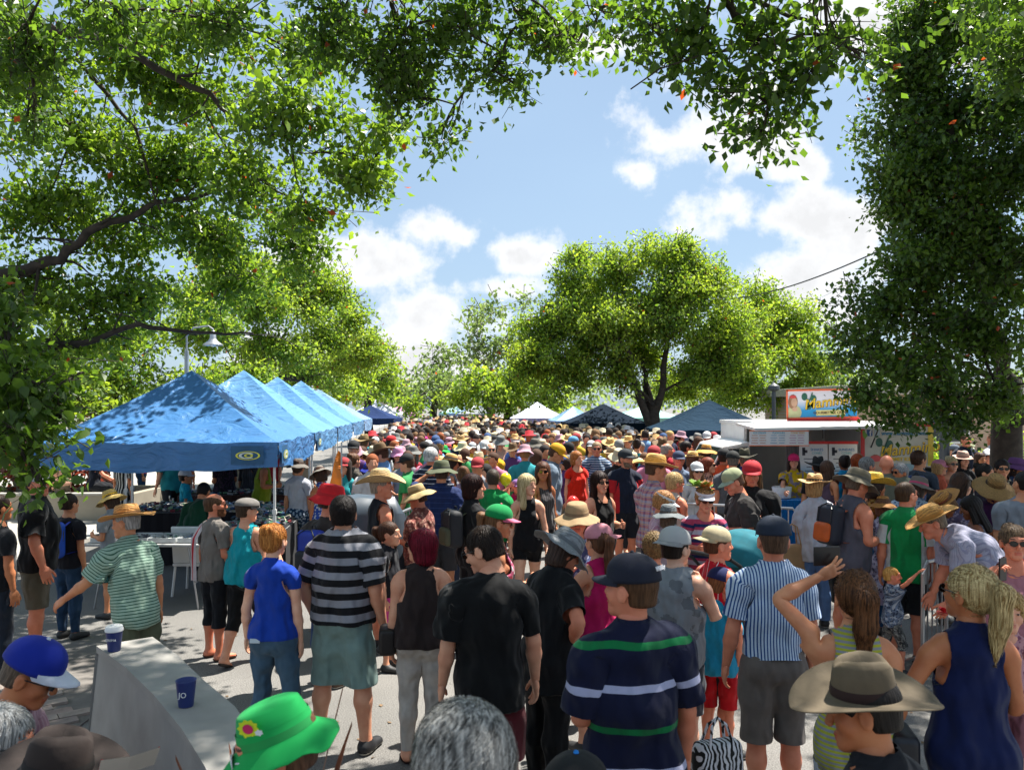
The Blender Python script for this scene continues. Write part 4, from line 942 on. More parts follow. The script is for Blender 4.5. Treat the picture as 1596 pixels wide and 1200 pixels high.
def tree(name, label, base, fork, blobs, leafm, size, cover, tr=.25, seed=1, bark=None, group=None, cat='tree', clus=26, limbs=None, trunk=True, twr=.006, nleaf=0, limb_r=.45, spread=None, droop=.55):
    rs = np.random.RandomState(seed); root = empty(name, base); tag(root, label, cat, group); B = Vector(base); bark = bark or M_BARK
    bl = [(tuple(Vector(c)-B), rx, ry, rz) for c, rx, ry, rz in blobs]; V, Q, T, tw = crown(bl, size, cover, rs, clus, spread, droop)
    fk = Vector(fork)-B; mb = MB()
    if trunk:
        limb(mb, (0,0,-.1), fk, tr*1.25, tr*.85, rs, .05, 6, seg=12)
    done = []
    for c, rx, ry, rz in sorted(bl, key=lambda q: (Vector(q[0])-fk).length):
        src = fk; rr = tr*limb_r
        if done:
            near = min(done, key=lambda q: (Vector(c)-q[0]).length+.25*(q[0]-fk).length)
            if (Vector(c)-near[0]).length < (Vector(c)-fk).length*.8: src, rr = near
        r1 = max(.012, rr*.45); pts = limb(mb, src, Vector(c), rr, r1, rs, .10, 6, .05); done += [(pts[-1], r1), (pts[4], rr*.6)]
        for _ in range(5):
            d = Vector(rs.normal(0, 1, 3)).normalized(); e = Vector(c)+Vector((d.x*rx, d.y*ry, d.z*rz))*.42; limb(mb, pts[-2-(_ % 3)], e, r1*.7, .006, rs, .12, 4, 0, 5)
    for pts, r0, r1 in (limbs or []):
        pts = [Vector(p)-B for p in pts]; n = len(pts)-1
        fine = []
        for i in range(n):
            for k in range(4): t = k/4; fine.append(pts[i].lerp(pts[i+1], t)+Vector(rs.normal(0, r0*.25, 3)))
        fine.append(pts[-1]); m = len(fine)-1; mb.tube(fine, [r0+(r1-r0)*i/m for i in range(m+1)], 10)
        for i in range(2, m, 2):
            for _ in range(2): limb(mb, fine[i], fine[i]+Vector(rs.normal(0, 1, 3)*(.9,.6,.7))*(.42 if size < .15 else 2), (r0+(r1-r0)*i/m)*.4, .006, rs, .12, 4, 0, 5)
    mb.build('trunk', bark, root, smooth=True)
    if twr:
        Vt, Qt = tubes_np(tw, twr, twr*.4); o = mobj('twigs', npmesh('twigs', Vt, Qt, [bark]), root); o['kind'] = 'stuff'
    if nleaf:       # the leaves that show largest are objects of their own, the rest are one mass
        C = V.reshape(-1, 4, 3)[:, 0]+np.array(base); Yd = C[:, 1]; px = CX+C[:, 0]/Yd*F; py = HY-(C[:, 2]-CAMZ)/Yd*F
        vis = (Yd > 1) & (px > 0) & (px < 1596) & (py > 0) & (py < 1200); order = np.argsort(np.where(vis, Yd, 1e9))[:nleaf*3:3]
        keep = np.ones(len(C), bool); keep[order] = False
        lm = []
        for k in range(5):
            n_ = 5; pr = [(0,0),(.30,.22),(.34,.45),(.2,.75),(0,1.0)]; vv = []; 
            for w_, l_ in pr: vv.append((-w_, .10*w_-.06*l_*l_*(k-2), l_)); 
            for w_, l_ in pr[1:4]: vv.append((w_, .10*w_-.06*l_*l_*(k-2), l_))
            mid = [(0, -.02-.06*l_*l_*(k-2), l_) for w_, l_ in pr[1:4]]; vv += mid
            me = bpy.data.meshes.new('leaf'); me.from_pydata([(x*1.0, y, z) for x, y, z in vv], [], [(0,1,8),(1,2,9,8),(2,3,10,9),(3,4,10),(0,8,5),(8,9,6,5),(9,10,7,6),(10,4,7)]); me.materials.append(leafm)
            a = me.attributes.new('tone', 'FLOAT', 'FACE'); a.data.foreach_set('value', [(.15+.2*k)]*8 if k < 4 else [.5]*8); me.polygons.foreach_set('use_smooth', [True]*8); lm.append(me)
        for i in order:
            v4 = V[4*i:4*i+4]; d = Vector(v4[2]-v4[0]); L_ = d.length*1.1; o = bpy.data.objects.new('leaf', lm[rs.randint(5)]); COL.objects.link(o); o.parent = root
            q = d.to_track_quat('Z', 'Y') @ Matrix.Rotation(rs.uniform(0, 6.3), 4, 'Z').to_quaternion(); o.matrix_local = Matrix.Translation(Vector(v4[0])) @ q.to_matrix().to_4x4() @ Matrix.Scale(L_, 4)
        V = V.reshape(-1, 4, 3)[keep].reshape(-1, 3); Q = np.arange(len(V)).reshape(-1, 4); T = T[keep]
    cr = mobj('crown', npmesh('crown', V, Q, [leafm], smooth=False, attrs={'tone': ('FLOAT', 'FACE', T)}), root); cr['kind'] = 'stuff'
    return root
def bl(px, py, Y, rpx, rpy, ry=None):
    c = at(px, py, Y); return (tuple(c), rpx*Y/F, (ry if ry else (rpx+rpy)/2*Y/F), rpy*Y/F)
# big tree on the left whose limbs reach over the blue tents
A = [(40,110,10.5,130,80),(190,60,10,130,70),(330,50,9.5,130,60),(300,150,10.5,130,70),(440,190,9.4,100,75),(545,240,9.4,75,60),(130,215,11,120,80),(270,260,11.5,130,80),(420,290,10.4,100,70),(585,280,9.4,50,45),
     (60,320,11.5,90,80),(180,360,12,120,70),(330,370,12,115,70),(455,380,12,75,55),(80,460,12,100,70),(230,460,12.3,110,55),(360,455,12.6,85,45),(500,330,9.8,55,50),(150,530,12.2,120,45),(30,560,11,70,50),
     (-90,150,11,140,110),(-110,330,12,120,110),(-90,500,11,110,90),(600,215,9.2,45,40),(470,90,10,85,55),(-60,20,9.5,150,80)]
LB = lambda pts, Y: [tuple(at(x, y, Y+dy)) for x, y, dy in pts]
tree('leafy_tree', 'huge tree at the left edge whose dark limbs spread over the blue gazebos', (-9.3,10.5,0), (-8.6,10.6,3.4), [bl(*q) for q in A], ML_MID, .105, 3.3, .34, 11, clus=24, trunk=True,
     limbs=[(LB([(-160,60,.3),(0,42,0),(110,52,-.3),(210,85,-.3),(330,148,0),(395,215,.3)], 9.6), .085, .022), (LB([(-200,470,0),(25,422,0),(95,405,0),(150,350,0),(240,322,0),(330,300,.4)], 11.2), .10, .025),
            (LB([(-150,620,0),(60,545,0),(130,535,0),(215,505,0),(310,520,.4),(395,520,.6)], 11.5), .07, .015), (LB([(-140,150,0),(120,90,.5),(210,200,.8),(250,330,1.2)], 10), .045,.012)], nleaf=150, limb_r=.28)
# small near tree whose lowest sprays hang at the left edge
tree('young_tree', 'dark near foliage hanging at the left edge in front of the first blue tent', (-3.9,4.6,0), (-3.75,4.7,2.2),
     [bl(*q) for q in [(20,590,5.0,60,70),(70,610,5.2,55,45),(30,690,4.9,55,60),(100,650,5.2,40,40),(60,750,4.9,38,35),(-70,620,4.9,90,110),(10,500,5.2,45,60),(-60,450,5.2,80,90),(125,585,5.4,28,35)]], ML_NEAR, .075, 3.6, .06, 5, nleaf=290, limb_r=.4, twr=.004)
# tree over the viewer, its boughs hang into the top of the picture
O1 = [(40,70,7.2,110,70),(190,15,7.2,130,45),(340,35,7.6,90,45),(50,190,7.6,60,45),(520,40,8.2,90,65),(620,70,8.0,90,70),(720,45,7.8,90,60),(820,35,7.8,90,55),(650,150,8.2,75,55),(690,205,8.2,40,35),(600,120,8.3,70,60),(770,110,7.9,60,45),(880,70,7.6,50,45),(800,130,8,40,30),(560,-60,8,200,60),(760,-60,7.6,170,60)]
O2 = [(1000,40,6.6,70,55),(1090,60,6.3,75,60),(1180,60,6.1,75,55),(1120,140,6.3,65,45),(1200,165,6.2,75,50),(1250,110,6.1,60,55),(1180,215,6.3,60,28),(1290,60,6.0,55,40),(1340,85,6.0,35,16),(930,20,7,50,40),(1050,110,6.4,40,40),(1100,-60,6.2,200,60)]
O3 = [((-2.2,3.2,6.6),1.3,1.1,.5),((-3.6,4.5,6.4),1.3,1.2,.5),((-.3,2.6,6.9),1.0,.8,.4),((3.6,4.4,6.9),1.5,1.1,.5),((2.2,3.0,6.8),1.1,.8,.4),((4.8,5.6,7.2),1.3,1,.5),((-5,6,6.8),1.4,1.2,.5),((1.0,1.6,6.6),1.6,1.2,.5),((-3.4,1.4,6.4),1.8,1.3,.6),((-.6,4.3,6.7),1.3,1.1,.5),((.5,5.1,6.9),1.2,1.0,.45),((-1.9,6.1,7.0),1.2,1,.5),((1.7,4.5,7.2),1.3,1.1,.5),((3.2,5.6,7.4),1.2,1,.5)]  # boughs out of view overhead, partly added to shade the counter and foreground
O3 = O3+[((c[0]+.35,c[1]+.3,c[2]+.45),a_*1.05,b_*1.05,d_) for c,a_,b_,d_ in O3]  # second unseen layer, added to deepen the foreground shade
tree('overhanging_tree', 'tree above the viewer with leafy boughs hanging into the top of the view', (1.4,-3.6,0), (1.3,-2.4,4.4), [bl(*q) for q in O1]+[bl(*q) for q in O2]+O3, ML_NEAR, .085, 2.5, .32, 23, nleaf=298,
     limbs=[(LB([(1100,-200,-1.5),(1135,0,0),(1165,62,0),(1210,95,0),(1262,130,0)], 6.3), .045, .008), (LB([(1130,-20,0),(1230,25,0),(1300,45,0),(1370,75,0)], 6.1), .02, .004), (LB([(560,-150,-1),(610,-10,0),(620,60,0),(640,140,0)], 8), .035, .008)], limb_r=.16)
# tall tree filling the right edge
C_ = [(1435,125,13.2,85,75),(1440,240,13.2,85,60),(1435,345,12.9,85,60),(1420,420,12.7,85,55),(1520,360,12.9,90,80),(1420,70,13.5,60,75),(1500,40,13.5,110,90),(1590,120,13,90,120),(1405,190,13.5,65,60),(1480,190,13.5,100,80),(1400,290,13,65,55),(1480,300,13,90,80),(1570,280,13,80,90),(1470,400,12.8,80,70),(1560,420,12.6,80,80),
      (1370,470,12.6,65,60),(1440,490,12.5,80,60),(1530,530,12.3,80,70),(1335,540,12.4,50,55),(1400,580,12.3,80,50),(1340,610,12,45,28),(1470,610,12,90,45),(1400,640,11.8,60,24),(1550,620,12,60,40),(1500,655,11.8,50,20),
      (1700,150,12,120,140),(1720,360,11.5,120,130),(1720,560,11,100,100),(1800,200,9.5,160,150),(1660,-80,11,120,90),(1470,-60,12.5,80,60)]
C2_ = [((6.6,9.3,6.6),1.4,1.3,.7),((8.2,9.6,6.2),1.4,1.3,.8),((7.6,7.4,6.6),1.4,1.2,.7),((5.6,8.0,7.0),1.1,1.1,.5),((9.4,8.0,6.0),1.5,1.4,.8),((6.4,6.2,6.9),1.2,1.0,.5)]
tree('tall_tree', 'tall dark tree filling the right edge with its trunk behind the seated crowd', (8.35,13.2,0), (8.1,13.0,2.9), [bl(*q) for q in C_]+C2_, ML_DEEP, .10, 4.2, .24, 37,
     limbs=[(LB([(1590,660,0),(1575,600,0),(1540,500,0),(1505,300,.3),(1475,200,.3),(1460,60,.3)], 12.9), .16, .03), (LB([(1575,600,0),(1530,580,-.3),(1490,560,-.5),(1430,530,-.8)], 12.9), .07, .02)], nleaf=120, limb_r=.3)
# the broad camphor behind the stalls
CE = [(835,560,28,55,50),(1150,505,29.5,55,45),(960,510,28.5,95,75),(1060,470,28,95,65),(890,500,28.5,70,60),(1120,560,28.5,80,50),(850,520,29,55,60),(900,450,29,60,55),(960,420,28,60,50),(1040,405,28,70,42),(1100,440,28,60,50),(880,580,28,60,50),(950,500,27,70,55),(1040,490,27,80,55),(1120,520,28,65,55),(960,580,27.5,50,35),(1100,580,28,60,40),(1010,560,29,45,35),(1060,600,30,50,30),(1150,590,29,50,40),(1065,385,28,28,22),(905,400,29,35,25)]
tree('broad_tree', 'broad round tree with several dark stems behind the navy gazebos', tuple(at(1012,635,28))[:2]+(0,), tuple(at(1018,632,28)), [bl(*q) for q in CE], ML_LIT, .125, 4.6, .24, 41, twr=.012,
     limbs=[(LB([(1012,660,0),(985,590,-.4),(975,540,-.6),(940,500,-.8)], 28), .15, .04), (LB([(1018,660,0),(1035,590,0),(1040,520,0),(1055,450,0)], 28), .15, .04), (LB([(1012,650,0),(1005,600,.4),(1000,540,.6)], 28), .14, .04)], limb_r=.3)
CF = [(1210,540,33,85,60),(1180,480,33,60,45),(1240,510,33,50,45),(1200,560,32,70,50),(1270,570,32,50,50),(1290,620,31,40,30),(1160,620,33,60,30),(1230,620,32,60,35),(1140,520,34,40,40)]
tree('yellow_green_tree', 'yellow green tree to the right of the broad tree above the ice cream sign', tuple(at(1225,635,33))[:2]+(0,), tuple(at(1225,625,33)), [bl(*q) for q in CF], ML_LIT, .14, 4.4, .25, 43, twr=.012)
CG = [(765,490,62,38,28),(740,520,60,40,25),(790,530,60,40,30),(820,480,62,20,20),(760,555,60,50,30)]
tree('gum_tree', 'tall open grey green gum tree standing behind the others left of the broad tree', tuple(at(765,635,62))[:2]+(0,), tuple(at(765,590,62)), [bl(*q) for q in CG], ML_GUM, .42, 2.0, .3, 47, bark=M_BARK2, twr=.03)
CH = [(665,590,52,35,30),(690,560,54,30,25),(650,620,50,35,22),(700,605,50,40,30)]
tree('street_tree', 'pale tree at the far end of the street above the grey gazebo', tuple(at(680,635,52))[:2]+(0,), tuple(at(680,620,52)), [bl(*q) for q in CH], ML_GUM, .32, 3, .25, 49, twr=.02, group='trees along the far street')
CI = [(750,595,44,45,28),(800,590,43,45,30),(845,600,42,45,30),(720,620,45,40,20),(780,625,43,60,18),(860,630,42,50,20),(640,632,46,30,16)]
tree('street_tree', 'low bright tree between the white gazebo and the far grey gazebo', tuple(at(790,635,44))[:2]+(0,), tuple(at(790,620,44)), [bl(*q) for q in CI], ML_LIT, .26, 4.0, .25, 51, twr=.02, group='trees along the far street')
CJ = [(500,455,25,55,42),(545,495,27,45,38),(575,548,30,42,34),(350,420,23,60,45),(420,560,24,80,40),(450,425,24,60,38),(385,430,23,55,40),(560,545,29,50,38),(300,470,22,60,45),(400,480,22,80,50),(470,470,24,60,45),(330,520,21,70,45),(430,540,23,75,45),(500,520,26,55,40),(380,590,21,70,35),(540,560,30,45,40),(480,590,26,60,35)]
tree('street_tree', 'sunlit yellow green tree directly behind the peaks of the blue gazebos', tuple(at(395,635,24))[:2]+(0,), tuple(at(420,600,24)), [bl(*q) for q in CJ], ML_LIT, .125, 4.2, .28, 53, group='trees along the left pavement', twr=.012)
CK = [(600,585,40,36,26),(530,560,36,40,35),(560,590,36,40,30),(590,600,42,32,24),(545,612,34,40,18),(612,606,50,18,14),(520,570,34,40,30)]
tree('street_tree', 'far left row tree above the distant navy and white stalls', tuple(at(575,635,38))[:2]+(0,), tuple(at(575,615,38)), [bl(*q) for q in CK], ML_LIT, .22, 4.0, .22, 55, group='trees along the left pavement', twr=.015)
CL = [(200,530,19.5,110,42),(320,510,20,70,42),(80,545,18.5,100,42),(30,470,19,80,50),(190,590,19,110,38),(90,600,18,90,40),(300,600,19,60,30),(150,640,18,90,30),(20,640,17,80,50)]
tree('bushy_tree', 'bright bushy tree behind the first blue gazebo at the left', tuple(at(170,635,19))[:2]+(0,), tuple(at(170,640,19)), [bl(*q) for q in CL], ML_LIT, .13, 3.5, .18, 57, twr=.01)
# a far mass of trees closing the street
rs = np.random.RandomState(3); FB = []
for i in range(34):
    px = -500+i*88; FB.append(bl(px+rs.uniform(-20,20), 612+rs.uniform(-12,12), 120+rs.uniform(-15,15), 70, 38+rs.uniform(-8,10)))
V, Q, T, tw = crown(FB, .9, 1.8, rs, 14); tag(mobj('distant_trees', npmesh('distant_trees', V, Q, [ML_GUM], smooth=False, attrs={'tone': ('FLOAT', 'FACE', T)})), kind='stuff')

def bush(name, label, c, rx, ry, rz, size, m, seed, n=1.6, cat='bush', group=None, z0=0):
    rs = np.random.RandomState(seed); root = empty(name, (c[0], c[1], z0)); tag(root, label, cat, group)
    V, Q, T, tw = crown([((0,0,rz*.9),rx,ry,rz)], size, n*1.5, rs, 16, None, -.2)
    mobj('foliage', npmesh('foliage', V, Q, [m], smooth=False, attrs={'tone': ('FLOAT', 'FACE', T)}), root)['kind'] = 'stuff'
    mb = MB()
    for i in range(5): limb(mb, (rs.uniform(-.1,.1), rs.uniform(-.1,.1), 0), (rs.uniform(-.7,.7)*rx, rs.uniform(-.7,.7)*ry, rz*1.3), .02, .006, rs, .1, 4, 0, 5)
    mb.build('stems', M_BARK, root); return root

# ---------------------------------------------------------------- gazebos
def canopy_mat(name, col):
    key = ('canopy', name)
    if key in _mats: return _mats[key]
    m = plain(name, col, .42 if max(col) > .2 else .9, spec=.5 if max(col) > .2 else .12, noise=.06, scale=2.5, bump=.0); nt = m.node_tree; N = nt.nodes.new; L = nt.links.new
    b = [n for n in nt.nodes if n.type == 'BSDF_PRINCIPLED'][0]; out = [n for n in nt.nodes if n.type == 'OUTPUT_MATERIAL'][0]
    tc = N('ShaderNodeTexCoord'); mp = N('ShaderNodeMapping'); mp.inputs['Scale'].default_value = (1.6,1.6,4); L(tc.outputs['Object'], mp.inputs['Vector']); nz = N('ShaderNodeTexNoise'); nz.inputs['Scale'].default_value = 1.6; nz.inputs['Detail'].default_value = 4; nz.inputs['Distortion'].default_value = 1.5; L(mp.outputs[0], nz.inputs['Vector'])
    bp = N('ShaderNodeBump'); bp.inputs['Strength'].default_value = .8; bp.inputs['Distance'].default_value = .06; L(nz.outputs[0], bp.inputs['Height']); L(bp.outputs[0], b.inputs['Normal'])
    t = N('ShaderNodeBsdfTranslucent'); t.inputs['Color'].default_value = (*[min(1, c*1.2) for c in srgb(col)], 1); L(bp.outputs[0], t.inputs['Normal'])
    mx = N('ShaderNodeMixShader'); mx.inputs[0].default_value = .07; L(b.outputs[0], mx.inputs[1]); L(t.outputs[0], mx.inputs[2]); L(mx.outputs[0], out.inputs[0]); _mats[key] = m; return m
M_WHITEP = plain('white_powder_coat', (.72,.72,.70), .35, noise=.05); M_GREYM = plain('galvanised_steel', (.45,.46,.47), .35, .8, noise=.1)
def gazebo(label, x, y, rz, w, d, eave, peak, mat, val=.3, group=None, lod=0, logo=None, legm=None, valm=None, vwave=.02):
    """(x,y) is the front-left corner; width along local +x, depth along local +y"""
    root = empty('gazebo', (x, y, 0), rz); tag(root, label, 'gazebo', group); cx, cy = w/2, d/2; n = 14 if lod == 0 else 6
    V = []; Qd = []
    cor = [(0,0),(w,0),(w,d),(0,d)]
    for k in range(4):
        a, b = cor[k], cor[(k+1) % 4]; base = len(V)
        for i in range(n+1):
            t = i/n
            for j in range(n+1):
                u = j/n; ex, ey = a[0]+(b[0]-a[0])*u, a[1]+(b[1]-a[1])*u; X = cx+(ex-cx)*t; Y_ = cy+(ey-cy)*t
                z = eave+(peak-eave)*((1-t)**1.12)-.07*math.sin(math.pi*t)*(1-(2*u-1)**2)-.018*math.sin(u*19+k)*t*(1-(2*u-1)**2)
                V.append((X, Y_, z))
        for i in range(n):
            for j in range(n): q = base+i*(n+1)+j; Qd.append((q, q+n+1, q+n+2, q+1))
    mobj('canopy', npmesh('canopy', np.array(V), np.array(Qd), [mat]), root)
    m2 = 4
    for k in range(4):
        a, b = cor[k], cor[(k+1) % 4]; dx, dy = (b[0]-a[0]), (b[1]-a[1]); ln = math.hypot(dx, dy); nx_, ny_ = dy/ln, -dx/ln; N_ = 40 if lod == 0 else 10; V = []; Qd = []
        for i in range(N_+1):
            u = i/N_
            for j in range(m2+1):
                t = j/m2; wv = vwave*math.sin(u*23+k*2)*math.sin(math.pi*u)*t+vwave*.6*math.sin(u*51+t*3)*t; 
                V.append((a[0]+dx*u+nx_*(wv+.012), a[1]+dy*u+ny_*(wv+.012), eave-.018*math.sin(u*19+k)*(1-(2*u-1)**2)-val*t-.05*math.sin(math.pi*u)*t))
        for i in range(N_):
            for j in range(m2): q = i*(m2+1)+j; Qd.append((q, q+m2+1, q+m2+2, q+1))
        vo = mobj('valance', npmesh('valance', np.array(V), np.array(Qd), [valm or mat]), root)
        if logo and k in (0, 1):
            mbl = MB(); gx = .88 if k == 0 else .08; px_, py_ = a[0]+dx*gx+nx_*.05, a[1]+dy*gx+ny_*.05; R_ = Matrix.Rotation(math.atan2(dy, dx), 3, 'Z')
            def el(rx_, rz_, off, x0=0, tk=.25, aa=(0, 6.2832), m=0):
                S = 28; p0 = None
                for i in range(S+1):
                    th = aa[0]+(aa[1]-aa[0])*i/S; o_ = Vector((x0+rx_*math.cos(th), -off, rz_*math.sin(th))); i_ = Vector((x0+rx_*(1-tk)*math.cos(th), -off, rz_*(1-tk*.9)*math.sin(th))); cpt = Vector((px_, py_, eave-val*.52)); cur = (tuple(cpt+R_ @ o_), tuple(cpt+R_ @ i_))
                    if p0: mbl.quad(p0[0], cur[0], cur[1], p0[1], m)
                    p0 = cur
            c0 = Vector((px_, py_, eave-val*.52)); mbl.quad(*[tuple(c0+R_ @ Vector(q)) for q in ((-.21,.004,-.11),(.19,.004,-.11),(.19,.004,.12),(-.21,.004,.12))], m=2)
            el(.15,.055,.01,0,.16,m=0); el(.10,.040,.014,-.01,.35,(.6,5.6),m=1); el(.055,.024,.014,.01,.5,(0,6.2832),m=0)
            mbl.build('logo', [plain('logo_yellow', (.75,.72,.08), .5), plain('logo_white', (.7,.75,.7), .5), plain('logo_patch', (.02,.10,.22), .5)], vo)
    lm = legm or M_WHITEP; ins = .05
    for (X, Y_) in ((ins,ins),(w-ins,ins),(w-ins,d-ins),(ins,d-ins)):
        mb = MB(); mb.box((X,Y_,(eave*.55)/2), (.034,.034,eave*.55)); mb.box((X,Y_,eave*.72), (.028,.028,eave*.5)); mb.box((X,Y_,.005), (.1,.1,.01)); mb.box((X,Y_,eave*.55), (.05,.05,.06)); mb.box((X,Y_,eave-.06), (.055,.055,.08)); mb.build('leg', lm, root)
    mb = MB()
    for (a, b) in ((0,1),(1,2),(2,3),(3,0)):
        A_, B_ = Vector((*cor[a], 0)), Vector((*cor[b], 0)); ctr = Vector((cx, cy, 0)); A_ = A_.lerp(ctr, .02); B_ = B_.lerp(ctr, .02)
        for i in range(4):
            p, q = A_.lerp(B_, i/4), A_.lerp(B_, (i+1)/4); zt, zb = eave-.02, eave-.26
            for z1, z2 in ((zt, zb), (zb, zt)): mb.tube([(p.x,p.y,z1),(q.x,q.y,z2)], .011, 5)
    for k in range(4): mb.tube([(cor[k][0]*.98+cx*.02, cor[k][1]*.98+cy*.02, eave-.05), (cx, cy, peak-.12)], .014, 5)
    mb.build('scissor_frame', lm, root); return root
BLUE = canopy_mat('blue_canvas', (.058,.19,.43)); BLUE2 = canopy_mat('blue_canvas_pale', (.11,.28,.52)); NAVY = canopy_mat('navy_canvas', (.008,.018,.035)); DARKB = canopy_mat('dark_teal_canvas', (.010,.032,.058))  # second blue is a paler tone for the gazebos behind the first
WHT = canopy_mat('white_canvas', (.62,.63,.72)); GRY = canopy_mat('grey_canvas', (.30,.32,.34)); SEA = canopy_mat('pale_sea_green_canvas', (.30,.55,.50)); PALE = canopy_mat('pale_blue_canvas', (.22,.38,.62))
RZ = math.atan2(-UX, UY)
gz = 'blue gazebos in a row on the left'
x0, y0 = row(0, -2.98+.0); x0, y0 = -5.88, 9.98
gazebo('nearest blue gazebo with an oval logo on its dark front valance', -5.90, 9.75, RZ, 2.96, 2.98, 1.96, 2.93, BLUE, .31, gz, logo=True, vwave=.03)
for i, (t, pk, lab, m_) in enumerate(((3.15,3.08,'second blue gazebo from the front, its roof edge lit by the sun',BLUE2),(6.35,3.08,'third blue gazebo in the left row, between the second and the pale fourth',BLUE2),(9.55,3.1,'fourth gazebo of the left row, half hidden by the third',BLUE2),(12.8,2.95,'fifth and farthest pale gazebo of the left row',PALE))):
    gazebo(lab, -5.90+UX*t, 9.75+UY*t, RZ, 2.96, 2.98, 1.98+.02*i, pk, m_, .30, gz, lod=0 if i < 2 else 1, logo=(i == 0) or None, vwave=.035)
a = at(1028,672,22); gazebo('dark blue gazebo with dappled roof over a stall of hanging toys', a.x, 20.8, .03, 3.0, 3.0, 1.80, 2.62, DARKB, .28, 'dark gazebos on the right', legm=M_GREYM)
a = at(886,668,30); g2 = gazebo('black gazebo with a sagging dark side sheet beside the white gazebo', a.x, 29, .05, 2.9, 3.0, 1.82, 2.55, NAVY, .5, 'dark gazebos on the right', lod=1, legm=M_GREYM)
a = at(795,655,40); gazebo('white gazebo with a lilac valance in the middle distance', a.x, 38.5, 0, 2.75, 2.9, 1.88, 2.68, WHT, .32, 'distant gazebos', lod=1, valm=canopy_mat('lilac_canvas', (.30,.32,.55)))
a = at(860,655,37); gazebo('lavender gazebo roof squeezed between the white and the black gazebos', a.x, 34, .1, 2.0, 2.5, 1.82, 2.45, PALE, .3, 'distant gazebos', lod=1)
for px, Y, w, pk, m_, lab in ((714,62,2.6,2.62,GRY,'grey gazebo with a pointed roof beneath the low bright tree'),(700,68,2.6,2.6,PALE,'pale gazebo just left of the grey pointed one'),(684,74,2.8,2.5,SEA,'sea green gazebo at the far left of the right hand row'),(952,38,3.6,2.5,SEA,'sea green canopy behind the black gazebo'),
                          (540,48,3.0,2.9,WHT,'far white gazebo in the left row past the navy one'),(524,36,2.6,2.5,canopy_mat('navy_blue_canvas',(.02,.04,.12)),'far navy blue gazebo behind the pale left row'),(565,58,3,2.6,WHT,'small distant white gazebo left of the street vanishing point'),(590,66,3,2.5,canopy_mat('pink_canvas',(.6,.25,.4)),'tiny pink canopy at the far end of the street')):
    a = at(px, 650, Y); gazebo(lab, a.x, Y, 0, w, 2.8, 1.9, pk, m_, .25, 'distant gazebos', lod=1)
mb = MB(); a = at(900,668,29); V = []; 
for i in range(13):
    for j in range(5): u = i/12; t = j/4; V.append((a.x+u*1.5+t*.25*(1-u), 28.93-.05*math.sin(u*9), 1.36-t*(.62*math.sin(math.pi*min(1,u*.8+.15))+.02)))
Qd = [(i*5+j, i*5+j+5, i*5+j+6, i*5+j+1) for i in range(12) for j in range(4)]
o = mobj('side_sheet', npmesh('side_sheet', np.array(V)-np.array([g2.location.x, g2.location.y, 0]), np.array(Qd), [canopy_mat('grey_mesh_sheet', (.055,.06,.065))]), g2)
# ---------------------------------------------------------------- lettering and flat print
def text(parent, body, size, mat, loc, name='lettering', shear=0.0, ext=.002, bold=.0, rot=None, align='CENTER'):
    c = bpy.data.curves.new(name, 'FONT'); c.body = body; c.size = size; c.align_x = align; c.align_y = 'CENTER'; c.extrude = ext; c.shear = shear; c.offset = bold; c.resolution_u = 3
    o = bpy.data.objects.new(name, c); me = bpy.data.meshes.new_from_object(o); bpy.data.objects.remove(o); bpy.data.curves.remove(c); me.materials.clear(); me.materials.append(mat)
    ob = mobj(name, me, parent); ob.location = loc; ob.rotation_euler = rot or (math.pi/2, 0, 0); return ob
P_ = lambda n, c, r=.5, **k: plain(n, c, r, **k)
M_RED = P_('red_paint', (.62,.02,.02), .4, noise=.08); M_WPAINT = P_('white_paint', (.74,.74,.72), .35, noise=.04); M_BLACK = P_('black_plastic', (.015,.015,.016), .45); M_DARK = P_('dark_interior', (.03,.03,.035), .7)
M_YEL = P_('yellow_print', (.85,.55,.03), .5, noise=.03); M_NAVYP = P_('navy_print', (.02,.05,.16), .5, noise=.03); M_OLIVE = P_('olive_green_print', (.03,.13,.09), .5, noise=.2); M_GLASS = P_('tinted_glass', (.03,.04,.045), .06, noise=.02)
def grad_mat(name, top, bot, z0, z1):
    m, nt, b, out = nodes(name); N = nt.nodes.new; L = nt.links.new; tc = N('ShaderNodeTexCoord'); s = N('ShaderNodeSeparateXYZ'); L(tc.outputs['Object'], s.inputs[0])
    mr = N('ShaderNodeMapRange'); L(s.outputs[2], mr.inputs[0]); mr.inputs[1].default_value = z0; mr.inputs[2].default_value = z1; r = N('ShaderNodeValToRGB'); L(mr.outputs[0], r.inputs[0])
    r.color_ramp.elements[0].color = (*bot, 1); r.color_ramp.elements[0].position = .25; r.color_ramp.elements[1].color = (*top, 1); r.color_ramp.elements[1].position = .7; L(r.outputs[0], b.inputs['Base Color']); b.inputs['Roughness'].default_value = .4; return m
van = empty('ice_cream_van', (4.3, 14.0, 0)); tag(van, 'white ice cream van with its serving hatch raised and a large sign on the roof', 'van')
def vb(name, c, sz, mat, par=van, bevel=.012):
    mb = MB(); mb.box(c, sz); return mb.build(name, mat, par, bevel=bevel)
mb = MB()   # shell around the serving room: floor, back, two ends, roof, sill under the hatch
mb.box((1.0,1.0,.30), (2.1,2.2,.12)); mb.box((1.0,2.1,1.2), (2.1,.06,1.8)); mb.box((2.05,1.05,1.2), (.06,2.1,1.8)); mb.box((1.25,.0,.62), (1.6,.06,.62)); mb.box((1.0,1.0,2.12), (2.2,2.25,.07)); mb.box((-.05,1.3,1.2), (.06,1.6,1.8)); mb.box((1.2,.55,.95), (1.3,.5,.04))
mb.build('body', M_WPAINT, van, bevel=.01)
cabm = MB(); prof = [(-1.15,.3),(-1.15,.85),(-.95,1.0),(-.55,1.72),(-.1,1.80),(-.1,.3)]
